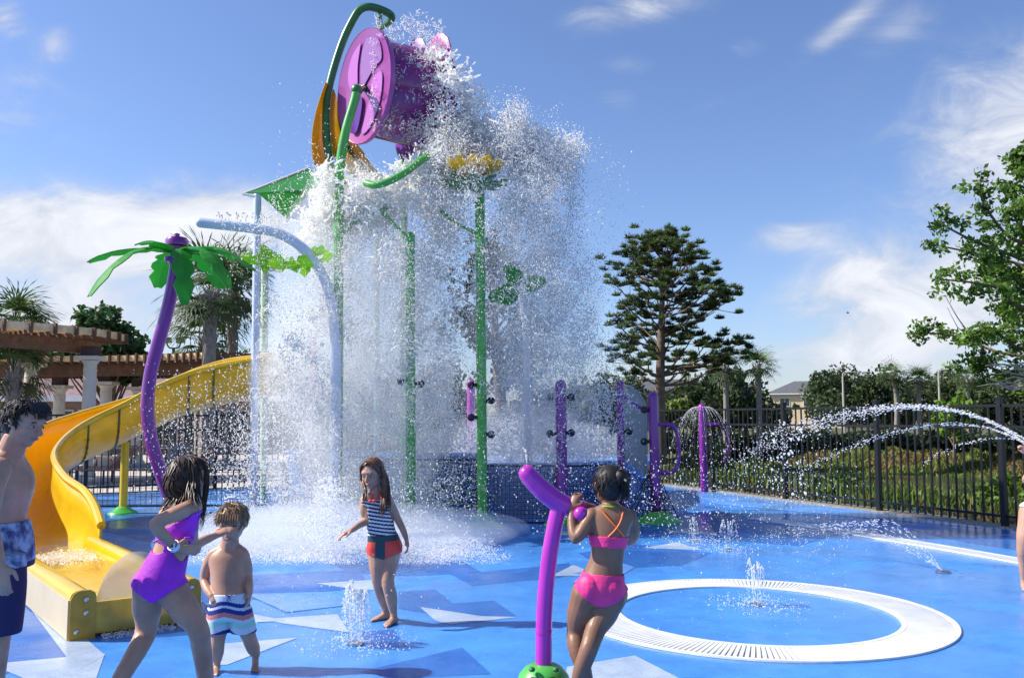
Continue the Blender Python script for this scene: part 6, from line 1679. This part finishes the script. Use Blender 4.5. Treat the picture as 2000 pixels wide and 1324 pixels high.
def liquid(name, C, Rr, voxel, base, smooth_it=2):
    """union of many drops as one torn, connected liquid surface"""
    o = drops_mesh(name+'_tmp', C, Rr, None, None, 'ico' if False else 'oct', base=(0, 0, 0))
    md = o.modifiers.new('r', 'REMESH'); md.mode = 'VOXEL'; md.voxel_size = voxel
    if smooth_it: ms = o.modifiers.new('s', 'SMOOTH'); ms.factor = .5; ms.iterations = smooth_it
    dg = bpy.context.evaluated_depsgraph_get(); dg.update(); me = bpy.data.meshes.new_from_object(o.evaluated_get(dg))
    old = o.data; bpy.data.objects.remove(o); bpy.data.meshes.remove(old)
    co = np.empty(len(me.vertices)*3, 'f'); me.vertices.foreach_get('co', co); co = (co.reshape(-1, 3)-np.array(base, 'f')); me.vertices.foreach_set('co', co.ravel())
    me.materials.clear(); me.materials.append(M_foam); me.polygons.foreach_set('use_smooth', [True]*len(me.polygons)); me.name = name; me.update()
    print('liquid', name, len(me.polygons))
    ob = bpy.data.objects.new(name, me); COL.objects.link(ob); ob.location = base; return ob
def stuff(o, label, cat='water'): mark(o, label, cat); o['kind'] = 'stuff'; return o

Y0 = 12.9
def W2(px, py): p = at(px, py, Y0); return (p.x, p.z)
def inpoly(x, z, poly):
    P_ = np.array([W2(*q) for q in poly]); n = len(P_); c = np.zeros(len(x), bool); j = n-1
    for i in range(n):
        xi, zi = P_[i]; xj, zj = P_[j]
        cond = ((zi > z) != (zj > z))&(x < (xj-xi)*(z-zi)/(zj-zi+1e-9)+xi); c ^= cond; j = i
    return c
def sd_poly(x, z, poly):
    """signed distance, positive inside"""
    P_ = np.array([W2(*q) for q in poly]); d = np.full(len(x), 1e9)
    for i in range(len(P_)):
        a = P_[i]; b = P_[(i+1) % len(P_)]; ab = b-a; t = np.clip(((x-a[0])*ab[0]+(z-a[1])*ab[1])/(ab@ab), 0, 1)
        d = np.minimum(d, np.hypot(x-a[0]-ab[0]*t, z-a[1]-ab[1]*t))
    return np.where(inpoly(x, z, poly), d, -d)
CURTAIN = [(500, 1075), (480, 900), (478, 700), (500, 600), (545, 500), (590, 430), (625, 370), (655, 345), (700, 350), (750, 355), (800, 325), (840, 265), (872, 228), (930, 226), (985, 248), (1040, 275), (1095, 292), (1132, 318), (1156, 365), (1150, 430),
           (1160, 520), (1182, 620), (1200, 700), (1216, 790), (1222, 900), (1190, 925), (960, 925), (930, 1060), (700, 1085)]
FOAM_TOP = [(828, 300), (850, 262), (872, 232), (930, 228), (985, 250), (1040, 276), (1095, 294), (1128, 322), (1110, 350), (1040, 345), (985, 330), (960, 345), (900, 360), (850, 375), (800, 365), (790, 335)]
FOAM_LEFT = [(612, 405), (628, 368), (655, 347), (700, 352), (752, 360), (800, 345), (850, 375), (830, 410), (760, 420), (700, 440), (660, 450), (630, 470), (590, 480)]
POUR = [(838, 120), (874, 130), (908, 160), (930, 195), (940, 240), (955, 262), (865, 300), (850, 262), (872, 240), (888, 210), (872, 175), (856, 150)]
MISTB = [(430, 1105), (380, 1060), (400, 1010), (470, 990), (640, 985), (800, 1000), (930, 1050), (985, 1085), (900, 1100), (700, 1112), (520, 1118)]
MISTR = [(850, 925), (860, 860), (900, 810), (1000, 790), (1120, 800), (1200, 850), (1215, 925)]

def sample(box, n, dens, Ya, Yb, rng):
    (x0, y0, x1, y1) = box
    a = W2(x0, y1); b = W2(x1, y0)
    x = rng.uniform(a[0], b[0], n); z = rng.uniform(a[1], b[1], n); y = rng.uniform(Ya, Yb, n)
    k = rng.random(n) < dens(x, y, z); return np.stack([x, y, z], 1)[k]
def build_splash():
    rng = np.random.default_rng(5)
    def dens_curtain(x, y, z):
        s = sd_poly(x, z, CURTAIN); edge = np.clip((s+.10+1.3*(fbm(np.stack([x, y, z], 1)*1.3+3)-.5))/.45, 0, 1)
        c = fbm(np.stack([x*2.1, y*2.1, z*.9], 1)); c2 = fbm(np.stack([x*7, y*7, z*4.5], 1)+9, 3)
        zt = W2(0, 330)[1]; f = np.clip((zt-z)/zt, 0, 1)
        col = np.interp(x, [W2(q, 600)[0] for q in (480, 560, 640, 700, 760, 860, 900, 960, 1020, 1100, 1200)], [.55, .8, 1.0, 1.0, .95, .9, .62, .50, .72, .75, .5])
        base = np.interp(f, [0, .06, .2, .45, .7, .85, 1], [1.4, 1.0, .62, .60, .62, .55, .5])
        cl = np.clip((c-.42)*4.6, .06, 1.7)*np.clip((c2-.36)*4.2, .08, 1.8)
        return edge*base*col*cl
    bx = (440, 200, 1240, 1100)
    # fine drops
    C = sample(bx, 2600000, dens_curtain, 11.6, 14.6, rng); n = len(C)
    r_ = .0035+.0045*rng.random(n)**2; D = rng.normal(size=(n, 3))*.35+np.array([.05, 0, -1]); S = 1+1.6*rng.random(n)
    stuff(drops_mesh('falling_water', C, r_, S, D, 'tet', base=(-1, 13, 3), smooth=False), 'broad curtain of white water falling from the tipped bucket in fine drops')
    # larger blobs and ragged threads: short chains of drops
    def chains(seeds, m, step, r0, up=0.0, jitter=.5, bias=(0, 0, -.4)):
        p = seeds.copy(); d = rng.normal(size=p.shape)+np.array(bias); d /= np.linalg.norm(d, axis=1)[:, None]; P_ = []; R_ = []; D_ = []
        rad = r0*(.5+rng.random(len(p)))
        for k in range(m):
            P_.append(p.copy()); R_.append(rad*(.55+.75*rng.random(len(p)))); D_.append(d.copy())
            p = p+d*step*(.6+.8*rng.random((len(p), 1))); d = d+rng.normal(size=d.shape)*jitter; d /= np.linalg.norm(d, axis=1)[:, None]
        return np.concatenate(P_), np.concatenate(R_), np.concatenate(D_)
    sd = sample(bx, 120000, lambda x, y, z: dens_curtain(x, y, z)**1.5*.62, 11.6, 14.6, rng)
    sl = sample(bx, 100000, lambda x, y, z: np.clip(fbm(np.stack([x*3.2, y*3.2, z*2.0], 1)+40, 4)-.50, 0, 1)*4*dens_curtain(x, y, z), 11.6, 13.8, rng)
    PL, RL, DL = chains(sl, 9, .020, .0095, jitter=.45, bias=(0, 0, -.5))
    stuff(liquid('water_ribbons', PL, RL+.003, .0095, (-1, 13, 3), 1), 'torn white ribbons of water tumbling down inside the curtain')
    P_, R_, D_ = chains(sd, 6, .020, .0085)
    stuff(drops_mesh('water_threads', P_, R_, 1+1.5*rng.random(len(P_)), D_, 'oct', base=(-1, 13, 3)), 'ragged threads and blobs of water in the falling curtain')
    # thick foam crown
    def dens_foam(x, y, z):
        q = np.stack([x, y, z], 1); n_ = fbm(q*2.6+11, 4)-.5
        s = np.maximum(np.maximum(sd_poly(x, z, FOAM_TOP), sd_poly(x, z, FOAM_LEFT)*.9-.02), sd_poly(x, z, POUR))
        y_ = 1-((y-12.75-.5*(vnoise(q*1.4+50)-.5))/.62)**2
        hole = np.clip((fbm(q*4.2+31, 3)-.40)*6, 0, 1)
        return np.clip((s+.05+n_*.70)/.20, 0, 1)*np.clip(y_, 0, 1)*(.10+.9*hole)
    sd = sample((540, 90, 1180, 500), 200000, lambda x, y, z: dens_foam(x, y, z), 12.0, 13.9, rng)
    P_, R_, D_ = chains(sd, 8, .022, .0125, jitter=.38, bias=(.25, 0, .1))
    stuff(liquid('splash_foam', P_, R_+.004, .0095, (-1, 13, 5)), 'thick white foam crown where the dumped water bursts over the roof')
    # foam veil over the drum
    sd = sample((735, 60, 870, 280), 16000, lambda x, y, z: np.clip((fbm(np.stack([x*5, y*5, z*5], 1)+4, 3)-.46)*7, 0, 1)*.35, 12.2, 12.9, rng)
    P_, R_, D_ = chains(sd, 4, .02, .006); stuff(drops_mesh('drum_spray', P_, R_, 1+rng.random(len(P_)), D_, 'oct', base=(-1, 12.5, 6)), 'white spray dancing over the purple drum of the bucket')
    # base mist: dense tiny drops near the ground where the water lands
    def dens_mist(x, y, z):
        s = sd_poly(x, z, MISTB); q = np.stack([x, y, z], 1)
        return np.clip((s+.12+.35*(fbm(q*3+5)-.5))/.35, 0, 1)*np.clip((fbm(q*np.array([4, 4, 7])+15, 3)-.25)*2.4, .15, 1)
    C = sample((360, 960, 1010, 1130), 210000, dens_mist, 12.2, 12.9, rng); C = C[C[:, 2] > -.45]
    # project the landing zone onto the deck: lower rows lie nearer the camera
    C2 = C.copy(); low = C2[:, 2] < .28; 
    C2[:, 1] = np.where(low, C2[:, 1]-np.clip((.28-C2[:, 2])*4.6, 0, 3.6), C2[:, 1])
    k_ = C2[:, 1]/C[:, 1]; C2[:, 0] = C[:, 0]*k_; C2[:, 2] = np.where(low, 1.5+(C[:, 2]-1.5)*k_, C2[:, 2]); C2 = C2[C2[:, 2] > .004]
    n = len(C2); r_ = .0024+.0036*rng.random(n)**2
    stuff(drops_mesh('landing_spray', C2, r_, 1+rng.random(n), None, 'tet', base=(-1, 11, 0), smooth=False), 'bright white spray bouncing off the deck where the curtain lands')
    C = sample((840, 770, 1230, 930), 120000, lambda x, y, z: np.clip((sd_poly(x, z, MISTR)+.1)/.5, 0, 1)*.9, 14.3, 16.5, rng); n = len(C)
    stuff(drops_mesh('deck_mist', C, .003+.003*rng.random(n), None, None, 'tet', base=(1, 15, 1), smooth=False), 'fine pale mist hanging over the raised blue deck')
    # stray drops all round
    Cs = []
    for (box, n_, Ya, Yb) in (((380, 300, 1260, 1110), 5200, 9.5, 14.5), ((1080, 260, 1260, 960), 3400, 12, 14), ((230, 700, 560, 1000), 3200, 9.5, 13.5), ((620, 880, 1000, 1110), 2600, 8.0, 12),
                              ((500, 120, 680, 340), 90, 12, 14), ((1000, 860, 1500, 1110), 1900, 7.5, 12.5), ((1280, 800, 1700, 1080), 1700, 8.5, 12.5), ((1200, 1030, 1750, 1290), 260, 5.2, 7.5), ((440, 1080, 900, 1300), 240, 5.5, 7.5)):
        a_ = W2(box[0], box[3]); b_ = W2(box[2], box[1])
        C = sample(box, n_*2, lambda x, y, z: (np.sin(np.pi*(x-a_[0])/(b_[0]-a_[0]))*np.sin(np.pi*(z-a_[1])/(b_[1]-a_[1])))**1.3, Ya, Yb, rng)
        # keep them in the same directions seen from the pad centre line
        k_ = C[:, 1]/Y0; C[:, 0] *= k_; C[:, 2] = 1.5+(C[:, 2]-1.5)*k_; C = C[C[:, 2] > .01]; Cs.append(C)
    C = np.concatenate(Cs); n = len(C); r_ = (.0035+.0065*rng.random(n)**3)*np.clip(C[:, 1]/11, .45, 1.1)
    stuff(drops_mesh('stray_drops', C, r_, 1+.8*rng.random(n), None, 'oct', base=(0, 11, 1)), 'scattered single drops thrown out around the big splash')
build_splash()

# ballistic jets
def jet(p0, v0, T, n, r0, spread=.03, bead=True, grav=9.8, rng=RNG, grow=1.0):
    t = np.sort(rng.random(n))*T; v = np.array(v0)[None]+rng.normal(size=(n, 3))*spread*np.linalg.norm(v0)*.5
    C = np.array(p0)[None]+v*t[:, None]+np.array([0, 0, -grav/2])*t[:, None]**2
    D = v+np.array([0, 0, -grav])*t[:, None]; r_ = r0*(.6+.7*rng.random(n))*(1+grow*.2*t/T); S = 1.3+2.2*(1-t/T)
    k = C[:, 2] > .003; return C[k], r_[k], S[k], D[k]
def jets(name, specs, label, cat='water jet', base=None, group=None, tmpl='oct'):
    A_ = [jet(*s[:4], *s[4:]) for s in specs]; C, r_, S, D = [np.concatenate([a[i] for a in A_]) for i in range(4)]
    o = drops_mesh(name, C, r_, S, D, tmpl, base=base or specs[0][0]); mark(o, label, cat, group); return o
def ground_jet(px, py, ytop, label, nj=9, sp=.12, r0=.004, n=170, ro=.03):
    p = gp(px, py); h = at(px, ytop, p.y).z; v = math.sqrt(2*9.8*h); S = []
    for k in range(nj):
        a = 2*math.pi*k/nj; S.append(((p.x+ro*math.cos(a), p.y+ro*math.sin(a), .01), (sp*math.cos(a), sp*math.sin(a), v*RNG.uniform(.85, 1.02)), 2*v/9.8, n, r0, .012))
    o = jets('ground_jet', S, label, base=(p.x, p.y, 0), group='small jets rising from the blue deck')
    g = G(); g.lathe([(.055, .004), (.055, .016), (.04, .02), (.01, .02)], p, 20); g.build('nozzle_plate', M_bolt, o)
    # splash ring
    C = []; 
    for _ in range(260):
        a = RNG.random()*6.28; q = RNG.uniform(.05, .42); C.append((p.x+q*math.cos(a), p.y+q*math.sin(a), abs(RNG.normal())*.018+.006))
    drops_mesh('landing_splash', C, .0035+.003*RNG.random(len(C)), None, None, 'oct', parent=o)['kind'] = 'stuff'
ground_jet(695, 1258, 1140, 'thin fluted water jet rising from the deck in front of the striped girl', 11, .11, .0030, 150, .035)
ground_jet(1478, 1182, 1085, 'upright water jet in the middle of the white ring drain', 8, .10, .0028, 110, .025)
ground_jet(1355, 1058, 1005, 'low bubbling jet on the far deck left of the ring drain', 4, .08, .0034, 60, .02)
ground_jet(1422, 1075, 1015, 'low spray jet on the far deck between the two drains', 5, .2, .0028, 80, .02)
# fan jet near the right drain
p = gp(1842, 1118); S = []
for k in range(7):
    S.append(((p.x, p.y, .01), (-1.5-.42*k*.5, 1.0+.55*k, 3.0-.10*k), .7, 150, .0038, .02))
o = jets('fan_jet', S, 'low fan of thin arcs spraying left from a deck nozzle near the curved channel drain', base=(p.x, p.y, 0))
g = G(); g.lathe([(.07, .004), (.07, .016), (.05, .022), (.01, .022)], p, 20); g.build('nozzle_plate', M_bolt, o)
# stream from the right edge arcing left over the fence
def arc_through(a, b, c, n, r0, thick):
    """droplet stream through three world points (parabola)"""
    a, b, c = map(Vector, (a, b, c)); out = []
    ts = np.sort(RNG.random(n)); A0 = np.array(a); Bm = np.array(b); C0 = np.array(c)
    # quadratic lagrange with nodes 0,.5,1
    P_ = A0*(2*(ts-.5)*(ts-1))[:, None]+Bm*(-4*ts*(ts-1))[:, None]+C0*(2*ts*(ts-.5))[:, None]
    P_ = P_+RNG.normal(size=P_.shape)*(.004+thick*ts**1.5)[:, None]
    D = np.gradient(P_, axis=0)+1e-6; D = C0-A0+0*P_; r_ = r0*(.6+.8*RNG.random(n))*(1+.6*ts); S = 1+2.5*(1-ts); return P_, r_, S, D
o_ = []
for a, b, c, n, th in (((2005, 868), (1750, 797), (1430, 905), 900, .05), ((2005, 860), (1760, 794), (1480, 860), 700, .04), ((2003, 866), (1800, 833), (1560, 925), 420, .02), ((2002, 862), (1900, 862), (1800, 905), 130, .015)):
    o_.append(arc_through(at(*a, 8.1), at(*b, 8.9), at(*c, 9.8), n, .0036, th))
o = drops_mesh('cannon_stream', *[np.concatenate([q[i] for q in o_]) for i in range(4)], 'oct', base=at(2000, 866, 8.1))
mark(o, 'beaded streams of water arcing in from the right edge in front of the black fence', 'water jet')
# large beads where the stream breaks up
rng = np.random.default_rng(44); C = []
for (px, py) in [(1525, 825), (1516, 862), (1535, 872), (1542, 880), (1530, 890), (1545, 898), (1538, 910), (1560, 832), (1512, 898), (1500, 920), (1515, 950), (1550, 858), (1572, 845), (1508, 850), (1556, 905), (1520, 930), (1505, 945), (1548, 885), (1590, 838), (1564, 942), (1567, 968), (1552, 963)]:
    for _ in range(4): C.append(at(px+rng.normal()*5, py+rng.normal()*5, 8.8+rng.normal()*.1))
o = drops_mesh('water_beads', C, .004+.009*rng.random(len(C))**1.8, 1+.7*rng.random(len(C)), rdirs(len(C)), 'ico', base=C[0]); stuff(o, 'large tumbling beads of water in front of the fence')
# umbrella fountain sheet
p = at(1371, 797, 18.6); S = []
for k in range(26):
    a = 2*math.pi*k/26; S.append((tuple(p), (1.35*math.cos(a), 1.35*math.sin(a), .75), .50, 95, .0036, .012))
jets('umbrella_water', S, 'dome of water curving down from the top of the umbrella fountain', base=p)
# small arcs along the shower pipe
S = []
for k, px in enumerate((430, 447, 463, 480, 497, 512, 528, 545, 560)):
    q = at(px, 437+max(0, (px-500)*.12), 12.25); S.append((tuple(q), (-.12+.05*(k % 3), -.25, 1.7), .62, 60, .006, .03)); S.append((tuple(q), (.16, -.2, 1.55), .55, 40, .005, .04))
jets('pipe_jets', S, 'row of tiny arcing jets spraying from the top of the pale shower pipe', base=S[0][0])
S = [(tuple(at(1029, 918, 5.05)), (-.05, 0, 1.5), .16, 26, .0035, .05)]
jets('cannon_dribble', S, 'short dribble of drops rising from the muzzle of the magenta cannon', base=S[0][0])
# water leaving the feed pipe spout
q = at(742, 38, 13.62); S = [(tuple(q+V(RNG.normal()*.02, 0, 0)), (.12, 0, -1.0), .30, 160, .008, .05) for _ in range(5)]
jets('spout_water', S, 'short gush of water dropping from the pipe spout onto the bucket', base=q)
# run-off rim in front of the slide weir
C = []
for _ in range(700):
    s = RNG.random(); q = SL_A+SL_v*(.2+s*(SL_W-.4))-SL_u*abs(RNG.normal()*.05+.04); C.append((q.x, q.y, abs(RNG.normal())*.012+.004))
stuff(drops_mesh('weir_splash', C, .003+.004*RNG.random(len(C)), None, None, 'oct', base=SL_A), 'little splashes where water leaks out at the foot of the slide')
C = []
for _ in range(1800):
    s = SL_L-.55+abs(RNG.normal())*.22*(1 if RNG.random() < .7 else -1); q = SL_A+SL_v*RNG.uniform(.17, SL_W-.17)+SL_u*s; C.append((q.x, q.y, .220+abs(RNG.normal())*.012))
stuff(drops_mesh('slide_foam', C, .004+.004*RNG.random(len(C)), None, None, 'oct', base=SL_A), 'white foam where the flume meets the water in the slide exit')
# splashes on the jet fountain left of the striped girl
C = []; Yq = 9.5
for _ in range(2600):
    t_ = RNG.random(); px = 640+RNG.normal()*(14+30*t_); py = 940+120*t_+RNG.normal()*14; C.append(at(px, py, Yq+RNG.normal()*.3))
stuff(drops_mesh('bouncing_spray', C, .004+.008*RNG.random(len(C))**2, 1+RNG.random(len(C)), rdirs(len(C)), 'oct', base=C[0]), 'knot of spray at the foot of the pale shower pipe')

# soft veil of spray too fine to see drop by drop: even volumes inside and under the curtain
def veil(name, c, r, dens, label):
    g = G(); g.ell((0, 0, 0), r, seg=36, rn=20)
    vs = []
    P_ = np.array([tuple(v) for v in g.v]); n_ = fbm(P_*.9+20, 3)
    g.v = [tuple(np.array(v)*(.78+.44*k)+np.array(c)) for v, k in zip(g.v, n_)]
    mt = bpy.data.materials.new(name); mt.use_nodes = True; N = mt.node_tree.nodes; L = mt.node_tree.links; N.remove(N['Principled BSDF'])
    pv = N.new('ShaderNodeVolumePrincipled'); pv.inputs['Color'].default_value = (.97, .98, 1, 1); pv.inputs['Density'].default_value = dens; pv.inputs['Anisotropy'].default_value = .2
    L.new(pv.outputs[0], N['Material Output'].inputs['Volume'])
    o = g.build(name, mt, None, base=c); stuff(o, label, 'mist'); return o
c = at(700, 720, 13.0); veil('spray_veil', c, (1.5, 1.1, 3.0), .42, 'soft white veil of fine spray in the left of the falling water')
c = at(1040, 700, 13.6); veil('spray_veil', c, (1.15, 1.0, 2.9), .24, 'soft pale veil of fine spray in the right of the falling water')
c = V(at(690, 1050, 11.3).x, 11.3, .12); veil('ground_mist', c, (2.1, 1.6, .34), .75, 'bright low mist where the curtain hits the deck')
c = V(at(1040, 860, 15.6).x, 15.6, 1.05); veil('deck_haze', c, (1.9, 1.1, .5), .40, 'pale mist lying over the raised blue deck')

c = at(985, 300, 12.9); veil('crown_mist', c, (1.25, .55, .38), 1.5, 'scattering volume added to brighten the foam crown above the yellow flower')  # extra volumes added inside the foam to scatter light and whiten it
c = at(700, 385, 12.8); veil('crown_mist', c, (.70, .45, .26), 1.0, 'scattering volume added to brighten the green shade roof side of the splash')
